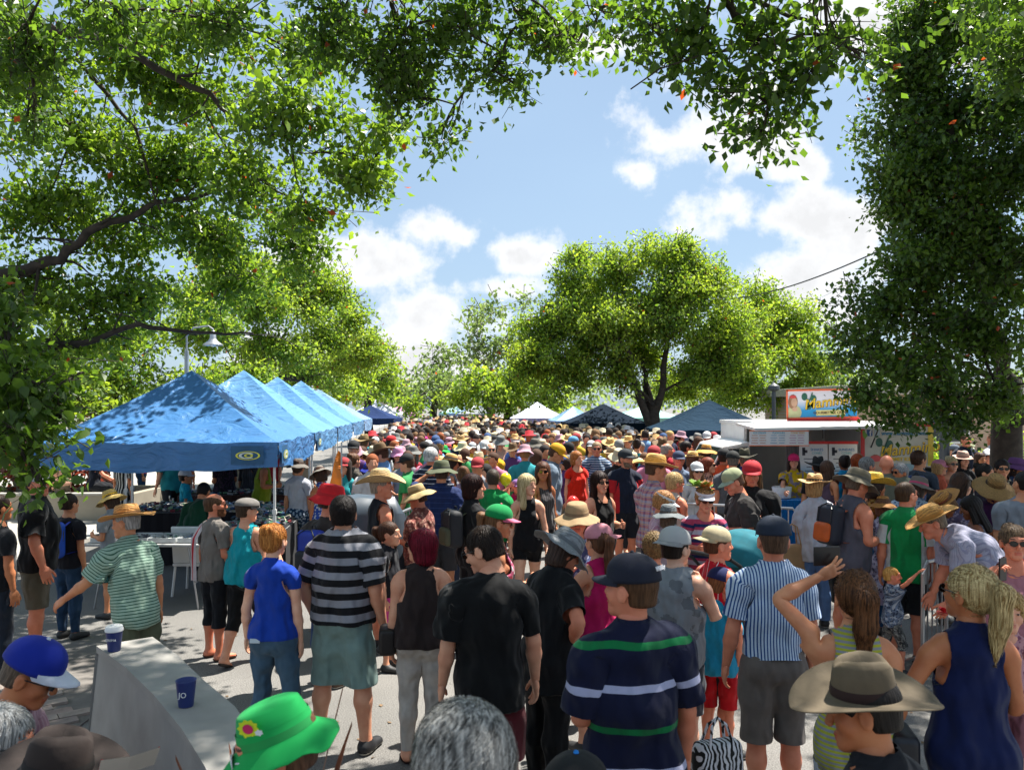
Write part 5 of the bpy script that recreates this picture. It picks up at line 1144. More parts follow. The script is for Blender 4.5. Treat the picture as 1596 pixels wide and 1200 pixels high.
for y_ in (0.05, 1.9):
    cabm.v += [(x, y_, z) for x, z in prof]
cabm.f += [(0,1,2,3,4,5), (11,10,9,8,7,6)]+[(i, 6+i, 6+(i+1) % 6, (i+1) % 6) for i in range(6)]; cabm.m += [0]*8
cabm.build('cab', M_WPAINT, van, bevel=.03)
w = MB(); w.v = [(-.88,.045,1.05),(-.54,.045,1.64),(-.18,.045,1.68),(-.18,.045,1.05)]; w.f = [(0,1,2,3)]; w.m = [0]; w.v += [(-.945,.15,1.04),(-.945,1.8,1.04),(-.575,1.8,1.68),(-.575,.15,1.68)]; w.f.append((4,5,6,7)); w.m.append(0)
wo = w.build('window', M_GLASS, van); fr = MB(); fr.tube([(-.90,.04,1.03),(-.55,.04,1.66),(-.16,.04,1.70),(-.16,.04,1.03),(-.90,.04,1.03)], .018, 6); fr.build('window_seal', M_BLACK, wo)
vb('wing_mirror', (-.78,-.08,1.12), (.12,.10,.2), M_BLACK)
for x_ in (-.75, 1.5):
    mb = MB(); mb.lathe([(.001,-.09),(.17,-.09),(.27,-.07),(.29,0),(.27,.07),(.17,.09),(.001,.09)], 24, fn=lambda p: (p.x, p.z, p.y)); wh = mb.build('wheel', M_BLACK, van, smooth=True); wh.location = (x_, .12, .29)
    mb = MB(); mb.lathe([(.001,-.1),(.15,-.095),(.16,-.09)], 20, fn=lambda p: (p.x, p.z, p.y)); mb.build('hubcap', M_GREYM, wh)
# raised hatch (awning) with gas struts
mb = MB(); mb.v = [(-.35,-1.05,2.02),(1.95,-1.05,2.06),(1.95,.02,2.10),(-.35,.02,2.08)]; mb.v += [(x,y,z+.045) for x,y,z in mb.v]; mb.f = [(0,1,2,3),(7,6,5,4),(0,4,5,1),(1,5,6,2),(2,6,7,3),(3,7,4,0)]; mb.m = [0]*6; aw = mb.build('awning', M_WPAINT, van)
mb = MB(); mb.tube([(1.72,-.9,2.03),(1.86,-.03,1.35)], .012, 6); mb.build('strut', M_BLACK, aw); mb = MB(); mb.tube([(.95,-.55,2.03),(.95,-.55,1.88)], .008, 5); mb.build('strut', M_BLACK, aw)
mn = vb('menu_board', (.05,-1.03,1.90), (.96,.02,.25), P_('menu_print', (.74,.72,.70), .5, noise=.02), aw, .002)
rd = MB(); 
for z_ in (1.779, 2.02): rd.box((.05,-1.043,z_), (.97,.008,.014))
rd.build('menu_border', P_('orange_trim', (.80,.18,.06), .5), mn)
for k, (t_, cm) in enumerate((('ICE CREAM', (.05,.40,.55)),('FLAVOURS', (.05,.40,.55)),('CONE SIZES', (.75,.35,.05)))):
    text(mn, t_, .042, P_('menu_ink_%d' % k, cm), (-.27+.31*k,-1.042,1.985))
    mb = MB()
    for r_ in range(4):
        for q in range(2): mb.box((-.35+.31*k+q*.13,-1.043,1.945-r_*.04), (.09+.02*((r_+q) % 2),.003,.010))
    mb.build('menu_lines', P_('menu_line_%d' % k, ((.55,.25,.15),(.2,.35,.5),(.5,.2,.35))[k]), mn)
for k, x_ in enumerate((.98, 1.50)):
    pst = vb('poster', (x_,-.045,1.38), (.50,.012,.78), grad_mat('poster_print_%d' % k, (.78,.78,.78), (.10,.42,.72), 1.05, 1.6), van, .001)
    mb = MB(); mb.box((x_,-.055,1.785), (.52,.012,.05)); mb.build('poster_header', M_RED, pst)
    text(pst, ('SHAKES','SUNDAES')[k], .065, P_('blue_print', (.05,.25,.55)), (x_+.06,-.053,1.66)); text(pst, 'CONES', .055, P_('teal_print', (.15,.55,.6)), (x_+.06,-.053,1.60))
    mb = MB(); mb.box((x_-.17,-.053,1.63), (.05,.004,.14)); mb.box((x_-.14,-.053,1.63), (.07,.004,.05))
    for r_ in range(6): mb.box((x_-.02+.02*(r_ % 2),-.053,1.50-.07*r_), (.30-.05*(r_ % 3),.003,.012))
    mb.build('poster_lines', P_('dark_ink', (.05,.05,.07)), pst)
mb = MB()
for i in range(14): mb.box((.52+.018*i,-.02+.012*(i % 2),1.40), (.016,.02,.85))
mb.build('curtain', P_('grey_curtain', (.16,.15,.15), .9), van)
def logo(par, x, y, z, k):
    mb = MB()
    for dx, dz in ((-.11,.09),(.08,.045),(-.02,-.10)):
        n = 20; c = (x+dx*k, y, z+dz*k); mb.v.append(c); b0 = len(mb.v)-1
        for i in range(n): t = i*math.tau/n; mb.v.append((c[0]+.062*k*math.cos(t), y-.002, c[2]+.078*k*math.sin(t)))
        for i in range(n): mb.f.append((b0, b0+1+i, b0+1+(i+1) % n)); mb.m.append(0)
    mb.tube([(x-.05*k,y-.004,z-.10*k),(x,y-.004,z+.02*k),(x+.06*k,y-.004,z+.17*k)], .012*k, 5); mb.tube([(x-.1*k,y-.004,z+.05*k),(x,y-.004,z+.02*k),(x+.08*k,y-.004,z+.01*k)], .009*k, 5)
    mb.build('logo', M_OLIVE, par)
def portrait(par, x, y, z, k):
    """small plain picture of a woman with folded hands"""
    def disc(cx_, cz, rx_, rz_, m, dy): 
        n = 18; mb.v.append((cx_, y-dy, cz)); b0 = len(mb.v)-1
        for i in range(n): t = i*math.tau/n; mb.v.append((cx_+rx_*math.cos(t), y-dy, cz+rz_*math.sin(t)))
        for i in range(n): mb.f.append((b0, b0+1+i, b0+1+(i+1) % n)); mb.m.append(m)
    mb = MB(); disc(x, z-.16*k, .13*k, .13*k, 2, .001); disc(x-.02*k, z+.03*k, .085*k, .13*k, 1, .002); disc(x, z+.02*k, .055*k, .08*k, 0, .003); disc(x+.01*k, z-.10*k, .05*k, .04*k, 0, .004); disc(x-.02*k, z+.12*k, .06*k, .03*k, 3, .005)
    mb.build('portrait', [P_('print_skin', (.62,.38,.26)), P_('print_hair', (.35,.18,.10)), P_('print_dress', (.55,.55,.30)), P_('print_band', (.70,.08,.08))], par)
sb = empty('roof_sign'); sb.parent = van; sb.location = (1.24, .25, 2.42); sb.rotation_euler = (0, math.radians(-1.2), 0)
def sp(name, c, sz, m): mb = MB(); mb.box(c, sz); return mb.build(name, m, sb, bevel=.004)
sp('sign_board', (.0,0,.04), (1.24,.05,.50), grad_mat('sign_print', (.76,.75,.84), (.02,.32,.68), -.16, .22)); 
fr = MB()
for c, z_ in (((0,-.03,.295),(1.27,.02,.03)),((-.625,-.03,.04),(.025,.02,.53)),((0,-.03,-.20),(1.27,.02,.02))): fr.box(c, z_)
fr.build('sign_frame', P_('orange_frame', (.80,.14,.05), .45), sb)
sp('red_base', (.02,-.005,-.265), (1.28,.07,.11), P_('sign_red', (.72,.03,.04), .4)); sp('sign_foot', (.0,.02,-.33), (1.40,.12,.05), M_WPAINT)
portrait(sb, -.50, -.030, .06, 1.0); logo(sb, -.22, -.030, .10, .85)
M_SHAD = P_('brown_print', (.12,.05,.02)); 
text(sb, 'Mammino', .25, M_SHAD, (.17+.008,-.029,.085-.008), shear=.25, bold=.004, rot=(math.pi/2, math.radians(-7), 0)); text(sb, 'Mammino', .25, M_YEL, (.17,-.033,.085), shear=.25, bold=.002, rot=(math.pi/2, math.radians(-7), 0))
sp('name_plate', (.15,-.028,-.115), (.52,.006,.10), P_('cream_print', (.80,.72,.30))); text(sb, 'GOURMET ICE CREAM', .062, M_SHAD, (.15,-.034,-.115), bold=.001)
bn = empty('side_banner'); bn.parent = van; bn.location = (2.25, -.45, 1.50); bn.rotation_euler = (0,0,math.radians(6))
def bp_(name, c, sz, m, bev=.003): mb = MB(); mb.box(c, sz); return mb.build(name, m, bn, bevel=bev)
bp_('banner_panel', (0,0,0), (1.30,.03,1.22), P_('cream_banner', (.62,.60,.52), .55, noise=.05)); bp_('banner_edge', (-.625,-.02,0), (.06,.03,1.26), M_RED); bp_('banner_top', (0,-.02,.60), (1.30,.03,.05), M_RED); bp_('banner_strip', (.60,-.019,.1), (.10,.01,.95), P_('banner_yellow', (.80,.60,.08)))
for k, (cx_, t_) in enumerate(((-.50,'f'),(-.37,''))):
    o = bp_('icon', (cx_,-.019,.47), (.10,.006,.11), P_('icon_blue' if k == 0 else 'icon_pale', (.03,.10,.30) if k == 0 else (.45,.55,.60)), .002)
    if t_: text(o, t_, .14, M_WPAINT, (cx_+.01,-.025,.465), bold=.003)
text(bn, 'www.mammino.com.au', .095, P_('url_blue', (.02,.22,.42)), (.16,-.021,.46), bold=.002)
logo(bn, -.22, -.018, .22, 1.0); text(bn, 'Mammino', .27, M_SHAD, (.22,-.019,.185), shear=.25, bold=.005, rot=(math.pi/2, math.radians(-5), 0)); text(bn, 'Mammino', .27, M_YEL, (.212,-.023,.195), shear=.25, bold=.003, rot=(math.pi/2, math.radians(-5), 0))
text(bn, 'GOURMET ICE CREAM', .082, M_YEL, (.12,-.021,.02), bold=.003); bp_('blue_plate', (.17,-.018,-.13), (.62,.004,.15), P_('pale_blue_print', (.30,.48,.55)))
portrait(bn, -.36, -.018, -.18, 1.8)
# service table in front of the van
def folding_table(label, x, y, rz, w, d, h, topm, skirt=None, group=None):
    r = empty('folding_table', (x, y, 0), rz); tag(r, label, 'table', group); mb = MB(); mb.box((0,0,h-.015), (w,d,.03)); mb.build('table_top', topm, r, bevel=.006)
    for sx in (-1,1):
        for sy in (-1,1):
            mb = MB(); mb.tube([(sx*(w/2-.25),sy*(d/2-.08),h-.03),(sx*(w/2-.12),sy*(d/2-.06),.0)], .012, 6); mb.build('leg', M_GREYM, r)
        mb = MB(); mb.tube([(sx*(w/2-.17),-(d/2-.07),h*.4),(sx*(w/2-.17),(d/2-.07),h*.4)], .009, 5); mb.build('brace', M_GREYM, r)
    if skirt:
        mb = MB(); n = 30
        for i in range(n): 
            u0, u1 = -w/2+w*i/n, -w/2+w*(i+1)/n; y0_, y1_ = -d/2-.012-.012*(i % 2), -d/2-.012-.012*((i+1) % 2); mb.quad((u0,y0_,.02),(u1,y1_,.02),(u1,y1_,h+.004),(u0,y0_,h+.004))
        mb.quad((-w/2,-d/2,h+.004),(w/2,-d/2,h+.004),(w/2,d/2,h+.004),(-w/2,d/2,h+.004)); mb.quad((-w/2-.01,-d/2,.02),(-w/2-.01,d/2,.02),(-w/2-.01,d/2,h+.004),(-w/2-.01,-d/2,h+.004)); mb.build('table_cloth', skirt, r)
    return r
a = at(1238,800,12.9); folding_table('table under a bright blue cloth in front of the ice cream van', a.x, 12.9, 0, .75, .6, .93, M_WPAINT, cloth('plainblue', ['#0e6fb8']))
mb = MB(); mb.lathe([(.001,.94),(.13,.94),(.15,1.12),(.155,1.12),(.14,.95)], 20); o = mb.build('tub', M_WPAINT, None, smooth=True); o.location = (a.x-.22, 12.85, 0); tag(o, 'round white tub at the left end of the blue clothed table', 'tub')
# ---------------------------------------------------------------- buildings, walls and planters
def bricks_mat():
    m, nt, b, out = nodes('tan_brick'); N = nt.nodes.new; L = nt.links.new; tc = N('ShaderNodeTexCoord'); mp = N('ShaderNodeMapping'); mp.inputs['Rotation'].default_value = (math.pi/2,0,0); L(tc.outputs['Object'], mp.inputs[0])
    t = N('ShaderNodeTexBrick'); t.inputs['Scale'].default_value = 4.2; t.inputs['Color1'].default_value = (.42,.28,.19,1); t.inputs['Color2'].default_value = (.50,.36,.25,1); t.inputs['Mortar'].default_value = (.40,.36,.30,1); t.inputs['Mortar Size'].default_value = .012; L(mp.outputs[0], t.inputs[0]); L(t.outputs[0], b.inputs['Base Color']); b.inputs['Roughness'].default_value = .9; return m
M_BRICK = bricks_mat()
bd = empty('brick_building', (10.6, 25.5, 0)); tag(bd, 'low tan brick building with a flat roof behind the tall tree on the right', 'building')
mb = MB(); mb.box((7,0,1.4), (14,.3,2.8)); mb.box((.15,4,1.4), (.3,7.7,2.8)); mb.build('wall', M_BRICK, bd)
mb = MB(); mb.box((7,3.7,2.95), (14.8,8.6,.28)); mb.build('roof', P_('fascia_cream', (.45,.42,.36), .6), bd, bevel=.02)
for x_ in (3.2, 9.5):
    mb = MB(); mb.box((x_,-.17,1.75), (1.5,.05,1.0)); f_ = mb.build('window', M_WPAINT, bd); mb = MB(); mb.box((x_-.35,-.205,1.75), (.64,.02,.86)); mb.box((x_+.35,-.205,1.75), (.64,.02,.86)); mb.build('pane', M_GLASS, f_)
mb = MB(); mb.box((6.1,-.165,2.0), (.30,.02,.26)); mb.build('notice', M_WPAINT, bd)
def planter(label, cx_, cy_, w, d, h, mat):
    r = empty('planter', (cx_, cy_, 0)); tag(r, label, 'planter'); mb = MB(); 
    for c, s_ in (((0,-d/2,h/2),(w,.16,h)),((0,d/2,h/2),(w,.16,h)),((-w/2,0,h/2),(.16,d-.17,h)),((w/2,0,h/2),(.16,d-.17,h))): mb.box(c, s_)
    mb.build('wall', mat, r, bevel=.01); mb = MB(); mb.box((0,-d/2,h+.02), (w+.1,.24,.05)); mb.build('coping', M_CONC, r, bevel=.01); mb = MB(); mb.box((0,0,h*.42), (w-.2,d-.2,h*.8)); mb.build('soil', P_('soil', (.05,.035,.025), .95), r); return r
M_SAND = P_('sandy_render', (.34,.30,.23), .85, noise=.12, scale=3)
planter('low sandy walled planter behind the gazebo at the left edge', -9.6, 17.2, 3.4, 2.0, .62, M_SAND)
ML_RED = leaf_mat('leaf_red_brown', (.05,.012,.012), (.16,.05,.03), (2.2,1.2,1.0))
bush('bush', 'dark red leaved shrub growing in the low sandy planter', (-9.9,17.1), 1.4, .8, .75, .16, ML_RED, 71, 2.0, group='planter shrubs', z0=.5)
bush('bush', 'green leafy shrub at the left end of the sandy planter', (-11.6,17.6), 1.1, .8, .9, .13, ML_LIT, 72, 2.0, z0=.4)
planter('long low brick planter with shrubs behind the seated people on the right', 12.9, 20.6, 8.6, 1.6, .55, M_BRICK)
for i, (px, w_, h_, m_, lab) in enumerate(((1462,.9,.95,ML_LIT,'bright shrub with small flowers in the right planter beside the grey post'),(1490,.7,.7,ML_MID,'mid green shrub behind the man in the navy polo'),(1537,.8,.7,ML_MID,'green shrub between the navy polo man and the white shirted man'),(1585,1.0,.95,ML_LIT,'leafy shrub in the right planter at the edge of the view'),(1425,.8,.7,ML_MID,'shrub peeping out above the end of the ice cream banner'))):
    a = at(px, 690, 20.5); bush('bush', lab, (a.x, 20.5), w_, .6, h_*.6, .12, m_, 80+i, 2.0, z0=.45)
hg = empty('hedge', tuple(at(1195,660,26))[:2]+(0,)); tag(hg, 'clipped bright green hedge behind the navy gazebo', 'hedge')
rs = np.random.RandomState(9); P0 = rs.uniform((-1.5,-.35,.0),(1.2,.35,1.95),(16000,3)); sel = (np.abs(P0[:,1]) > .22) | (P0[:,2] > 1.8); V, Q, T = leaf_quads(P0[sel], .085, rs, 0); mobj('foliage', npmesh('foliage', V, Q, [ML_LIT], smooth=False, attrs={'tone': ('FLOAT','FACE',T)}), hg)['kind'] = 'stuff'
# distant pale building at the end of the street
mb = MB(); mb.box((0,0,2.6), (7,4,5.2)); fb = empty('distant_building', tuple(at(598,635,135))[:2]+(0,)); mb.build('wall', P_('pale_render', (.42,.36,.30), .8), fb); tag(fb, 'pale building closing the far end of the street', 'building')
for i in range(4):
    mb = MB(); mb.box((-2.6+1.7*i,-2.02,3.7), (.9,.06,1.3)); mb.build('window', M_GLASS, fb)
mb = MB(); mb.box((0,0,5.35), (7.4,4.4,.3)); mb.build('roof', P_('grey_roof', (.25,.25,.26)), fb)
# ---------------------------------------------------------------- street lamp, posts, cable
lp = empty('street_lamp', tuple(at(291,635,17))[:2]+(0,)); tag(lp, 'grey street lamp with a bell shaped shade hanging among the left branches', 'lamp')
zt = 2.4+118*17/F; dx = 41*17/F
mb = MB(); mb.tube([(0,0,0),(0,0,.9),(0,0,zt-.4)], [.07,.055,.045], 12); mb.build('pole', P_('grey_paint', (.30,.32,.34), .5), lp)
mb = MB(); mb.tube([(0,0,zt-.45),(0,0,zt-.1),(.14,0,zt+.08),(dx-.1,0,zt+.12),(dx,0,zt+.05),(dx,0,zt-.02)], .02, 8); mb.build('arm', P_('grey_paint', (.30,.32,.34), .5), lp)
mb = MB(); mb.lathe([(.03,.02),(.06,-.02),(.065,-.14),(.10,-.20),(.20,-.27),(.215,-.30),(.20,-.295),(.09,-.21),(.05,-.14)], 24, c=(dx,0,zt)); sh = mb.build('lamp_shade', M_GREYM, lp, smooth=True)
mb = MB(); mb.lathe([(.001,-.33),(.05,-.31),(.07,-.26),(.05,-.2)], 12, c=(dx,0,zt)); mb.build('bulb', P_('frosted_glass', (.7,.7,.68), .3), lp, smooth=True)
a = at(1472,635,16.5); mb = MB(); mb.tube([(0,0,0),(0,0,.25),(0,0,3.6)], [.13,.105,.095], 14); po = mb.build('post', P_('charcoal_paint', (.055,.065,.075), .5)); po.location = (a.x, a.y, 0); tag(po, 'charcoal steel post standing behind the end of the ice cream banner', 'post')
a = at(1206,640,24); mb = MB(); mb.tube([(0,0,0),(0,0,2.9)], .06, 10); mb.lathe([(.001,3.15),(.16,3.05),(.18,2.95),(.06,2.88)], 14); po = mb.build('lamp_post', P_('charcoal_paint', (.055,.065,.075), .5)); po.location = (a.x, a.y, 0); tag(po, 'short lamp post beside the hedge left of the roof sign', 'post')
p0, p1 = at(1110,470,31), at(1470,345,16); n = 24; pts = [tuple(p0.lerp(p1, i/n)-Vector((0,0,.35*math.sin(math.pi*i/n)))) for i in range(n+1)]; mb = MB(); mb.tube(pts, .018, 6); tag(mb.build('power_cable', M_BLACK), 'black overhead cable running from the broad tree to the tall right tree', 'cable')
# ---------------------------------------------------------------- counter wall in the left foreground
def wt(px, py, z): Y = (CAMZ-z)*F/(py-HY); return ((px-CX)/F*Y, Y)
ZT = 1.19
Lc = [wt(*p, ZT) for p in ((150,1006),(196,1040),(240,1083),(283,1135),(320,1195),(345,1262),(358,1340))]; Rc = [wt(*p, ZT) for p in ((238,992),(276,1020),(318,1060),(366,1100),(402,1150),(432,1220),(452,1310))]
V = []; 
for (lx, ly), (rx_, ry_) in zip(Lc, Rc): V += [(lx,ly,ZT),(rx_,ry_,ZT),(rx_+.04,ry_,0),(lx-.10,ly-.03,0),(lx,ly,ZT-.035),(lx+.012,ly,ZT-.04)]
Qd = []
for i in range(len(Lc)-1):
    b0, b1 = i*6, (i+1)*6
    for p, q in ((0,1),(1,2),(3,5)): Qd.append((b0+p, b0+q, b1+q, b1+p))
    Qd.append((b0+4, b0+0, b1+0, b1+4)); Qd.append((b0+5, b0+4, b1+4, b1+5))
Qd += [(0,3,2,1)]
cw = empty('counter_wall', (0,0,0)); tag(cw, 'curved chest high concrete counter wall in the left foreground with two cups on top', 'wall')
mobj('wall', npmesh('wall', np.array(V), np.array(Qd), [P_('smooth_concrete', (.30,.285,.26), .75, noise=.14, scale=5, bump=.15)], smooth=False), cw)
mb = MB(); mb.box((-3.45,2.35,.46), (1.9,.45,.07)); mb.box((-4.2,2.35,.22), (.12,.4,.42)); mb.box((-2.7,2.35,.22), (.12,.4,.42)); o = mb.build('bench', P_('bench_timber', (.16,.09,.05), .7)); tag(o, 'timber bench under the three seated people at the lower left', 'bench')
def cup(label, x, y, z, lid):
    r = empty('coffee_cup', (x, y, z)); tag(r, label, 'cup', 'paper cups on the counter wall'); mb = MB(); mb.lathe([(.001,0),(.027,0),(.029,.004),(.040,.105),(.041,.107),(.037,.106),(.036,.09),(.001,.09)], 28); mb.build('cup', P_('navy_paper', (.018,.035,.16), .5, noise=.05), r, smooth=True)
    for k_, (tt, zz, sz) in enumerate((('CREMA', .062, .017),)) if lid else enumerate((('JO', .055, .03),)): text(r, tt, sz, M_WPAINT, (.0,-.0362,zz), ext=.001, rot=(math.pi/2-.08,0,0))
    if lid: mb = MB(); mb.lathe([(.0425,.100),(.043,.110),(.040,.113),(.039,.124),(.034,.127),(.012,.126),(.010,.134),(.001,.134)], 28); mb.build('lid', M_WPAINT, r, smooth=True)
x_, y_ = wt(178,1014,ZT); cup('navy coffee cup with a white lid at the far end of the counter wall', x_, y_, ZT, True)
x_, y_ = wt(290,1100,ZT); cup('open navy cup without a lid on the counter wall', x_, y_, ZT, False)
# spiky plant in front of the counter and trailing dry blades
ML_ORANGE = P_('cordyline_leaf', (.22,.07,.03), .4, noise=.5, scale=6); 
def blades(label, x, y, z0, n, L_, spread, mat, seed, w=.035):
    rs = random.Random(seed); r = empty('spiky_plant', (x, y, z0)); tag(r, label, 'plant')
    for i in range(n):
        a = rs.uniform(0, 6.28); out = rs.uniform(.25, 1)*spread; L2 = L_*rs.uniform(.6,1.1); V = []; m_ = 8
        for k in range(m_+1):
            t = k/m_; R_ = out*t*L2; z = L2*(t-.55*out*t*t); ww = w*math.sin(math.pi*min(1, t*.93+.07))**.7; ca_, sa_ = math.cos(a), math.sin(a)
            for q, dz in ((-1,.010),(0,-.004),(1,.010)): V.append((ca_*R_-sa_*q*ww, sa_*R_+ca_*q*ww, z+dz))
        Qd = [(k*3+j, k*3+j+1, k*3+j+4, k*3+j+3) for k in range(m_) for j in range(2)]; mobj('blade', npmesh('blade', np.array(V), np.array(Qd), [mat]), r)
    return r
a = at(418,1105,2.35); blades('orange brown cordyline leaves rising behind the green bucket hat', a.x, 2.35, .55, 11, 1.05, .32, ML_ORANGE, 5, .030)
a = at(520,1190,2.55); blades('thin dry purple blades beside the green bucket hat', a.x+.05, 2.55, .6, 16, .75, .95, P_('dry_blade', (.09,.035,.03), .5, noise=.4), 8, .006)
# ---------------------------------------------------------------- stalls, tables and goods
M_TT = P_('table_laminate', (.42,.42,.42), .5)
folding_table('white folding table with open trays under the first blue gazebo', -4.35, 9.75, -.03, 1.5, .65, .78, P_('grey_laminate', (.40,.40,.39), .5), group='stall tables under the blue gazebos')
for i, (dx_, c_, cc_) in enumerate(((-.52,'clear tray of silver trinkets',(.45,.45,.47)),(-.17,'white tray of dark trinkets',(.12,.12,.14)),(.17,'tray of mixed green and white beads',(.2,.35,.25)),(.52,'flat tray of blue and grey packets',(.15,.22,.35)))):
    r = empty('tray', (-4.35+dx_, 9.72, .785)); tag(r, c_+' on the white folding table', 'tray', 'trays on the white folding table'); mb = MB()
    mb.box((0,0,.004), (.32,.44,.006)); [mb.box(c, s_) for c, s_ in (((0,-.22,.03),(.32,.008,.05)),((0,.22,.03),(.32,.008,.05)),((-.16,0,.03),(.008,.43,.05)),((.16,0,.03),(.008,.43,.05)))]; mb.build('tray_body', P_('clear_plastic', (.5,.52,.52), .25), r)
    mb = MB(); rs_ = random.Random(i)
    for _ in range(70): mb.box((rs_.uniform(-.145,.145), rs_.uniform(-.2,.2), .018+rs_.uniform(0,.02)), (rs_.uniform(.01,.035),)*2+(.015,), Matrix.Rotation(rs_.uniform(0,3), 3, 'Z'), m=rs_.randint(0,2))
    g_ = mb.build('trinkets', [P_('trinket_a%d' % i, cc_), P_('trinket_white', (.6,.6,.58)), P_('trinket_dark', (.08,.08,.1))], r); g_['kind'] = 'stuff'
folding_table('dark draped table heaped with beads behind the white folding table', -4.7, 12.6, RZ, 2.7, 1.0, .80, M_TT, cloth('plaindrape', ['#1c1a1e']), 'stall tables under the blue gazebos')
folding_table('draped goods table under the second blue gazebo', -5.0, 15.0, RZ, 2.2, 1.0, .80, M_TT, cloth('plaindrape2', ['#3a2320']), 'stall tables under the blue gazebos')
folding_table('long bead table between the two front blue gazebos', -3.45, 11.3, RZ+math.pi/2, 2.0, .8, .82, M_TT, cloth('plaindrape3', ['#15161c']), 'stall tables under the blue gazebos')
def heap(label, cx_, cy_, w, d, z, n, seed, cols):
    rs_ = random.Random(seed); mb = MB()
    for _ in range(n):
        sz = rs_.uniform(.02,.07); mb.box((rs_.uniform(-w/2,w/2), rs_.uniform(-d/2,d/2), z+rs_.uniform(0,.06)), (sz,sz*rs_.uniform(.4,1.4),sz*.5), Matrix.Rotation(rs_.uniform(0,3), 3, 'Z') @ Matrix.Rotation(rs_.uniform(-.5,.5), 3, 'X'), m=rs_.randrange(len(cols)))
    o = mb.build('bead_heap', [P_('bead_%s' % str(c), c, .3) for c in cols], None); o.location = (cx_, cy_, 0); tag(o, label, 'beads', kind='stuff')
HC = [(.05,.05,.07),(.4,.4,.42),(.25,.05,.06),(.05,.12,.25),(.5,.45,.35),(.1,.25,.15),(.03,.03,.03),(.6,.58,.55)]
heap('beads heaped on the draped table', -4.7, 12.6, 2.5, .9, .81, 900, 3, HC); heap('beads on the long table', -3.45, 11.3, .75, 1.9, .83, 800, 4, HC[:7]); heap('goods on the second table', -5.0, 15.0, 2.0, .9, .81, 400, 5, HC)
r = empty('covered_trolley', tuple(at(572,760,8.6))[:2]+(0,), .25); tag(r, 'dark trolley under a slack black cover beside the man in the cowboy hat', 'trolley')
mb = MB(); n = 10; V = []
for i in range(n+1):
    for j in range(n+1):
        u, v = i/n*2-1, j/n*2-1; e = max(abs(u), abs(v)); z = 1.44 if e < .75 else 1.44-(e-.75)*3.2; V.append((u*.46*(1 if e < .75 else 1+.03*math.sin(9*u+7*v)), v*.34, z-.03*math.cos(u*2)*0+.012*math.sin(8*u)*math.cos(6*v)))
mobj('cover', npmesh('cover', np.array(V), np.array([(i*(n+1)+j, (i+1)*(n+1)+j, (i+1)*(n+1)+j+1, i*(n+1)+j+1) for i in range(n) for j in range(n)]), [P_('slate_cover', (.055,.075,.10), .45, noise=.1)]), r)
mb = MB(); mb.box((0,0,.55), (.7,.5,.7)); mb.build('bin', M_BLACK, r, bevel=.02); 
for sx in (-1,1):
    mb = MB(); mb.lathe([(.001,-.02),(.09,-.02),(.09,.02),(.001,.02)], 16, fn=lambda p: (p.z, p.x, p.y)); wl_ = mb.build('wheel', M_BLACK, r); wl_.location = (sx*.33,-.2,.09)
    mb = MB(); mb.tube([(sx*.3,.2,.2),(sx*.3,.2,1.3)], .02, 6); mb.tube([(sx*.3,-.2,.05),(sx*.3,-.2,1.3)], .02, 6); mb.build('frame', M_GREYM, r)
# crowd barriers
def barrier(label, x, y, rz, w=2.0, h=1.08):
    r = empty('crowd_barrier', (x, y, 0), rz); tag(r, label, 'barrier', 'steel crowd barriers'); mb = MB(); mb.tube([(-w/2,0,.15),(-w/2,0,h-.1),(-w/2+.08,0,h),(w/2-.08,0,h),(w/2,0,h-.1),(w/2,0,.15),(-w/2,0,.15)], .019, 8); mb.build('rail_frame', M_GREYM, r)
    me = None
    for i in range(1, 15 if w > 1 else 5):
        if me is None: mb = MB(); mb.tube([(0,0,.16),(0,0,h-.02)], .008, 6); o = mb.build('bar', M_GREYM, r); me = o.data
        else: o = mobj('bar', me, r)
        o.location = (-w/2+w*i/(15 if w > 1 else 5), 0, 0)
    for sx in (-1,1): mb = MB(); mb.tube([(sx*w*.35,-.28,.01),(sx*w*.35,0,.16),(sx*w*.35,.28,.01)], .018, 6); mb.build('foot', M_GREYM, r)
a = at(632,770,9.6); barrier('steel crowd barrier curving away behind the woman reading a leaflet', a.x, 10.1, math.radians(80), 1.7, 1.12)
a = at(1122,765,10.2); barrier('white steel crowd barrier behind the flowered visor woman', a.x+.1, 10.6, math.radians(-22), 2.0, 1.10)
a = at(1432,900,6.9); barrier('dark steel barrier end beside the toddler', a.x+.35, 7.3, math.radians(35), .42, 1.0)
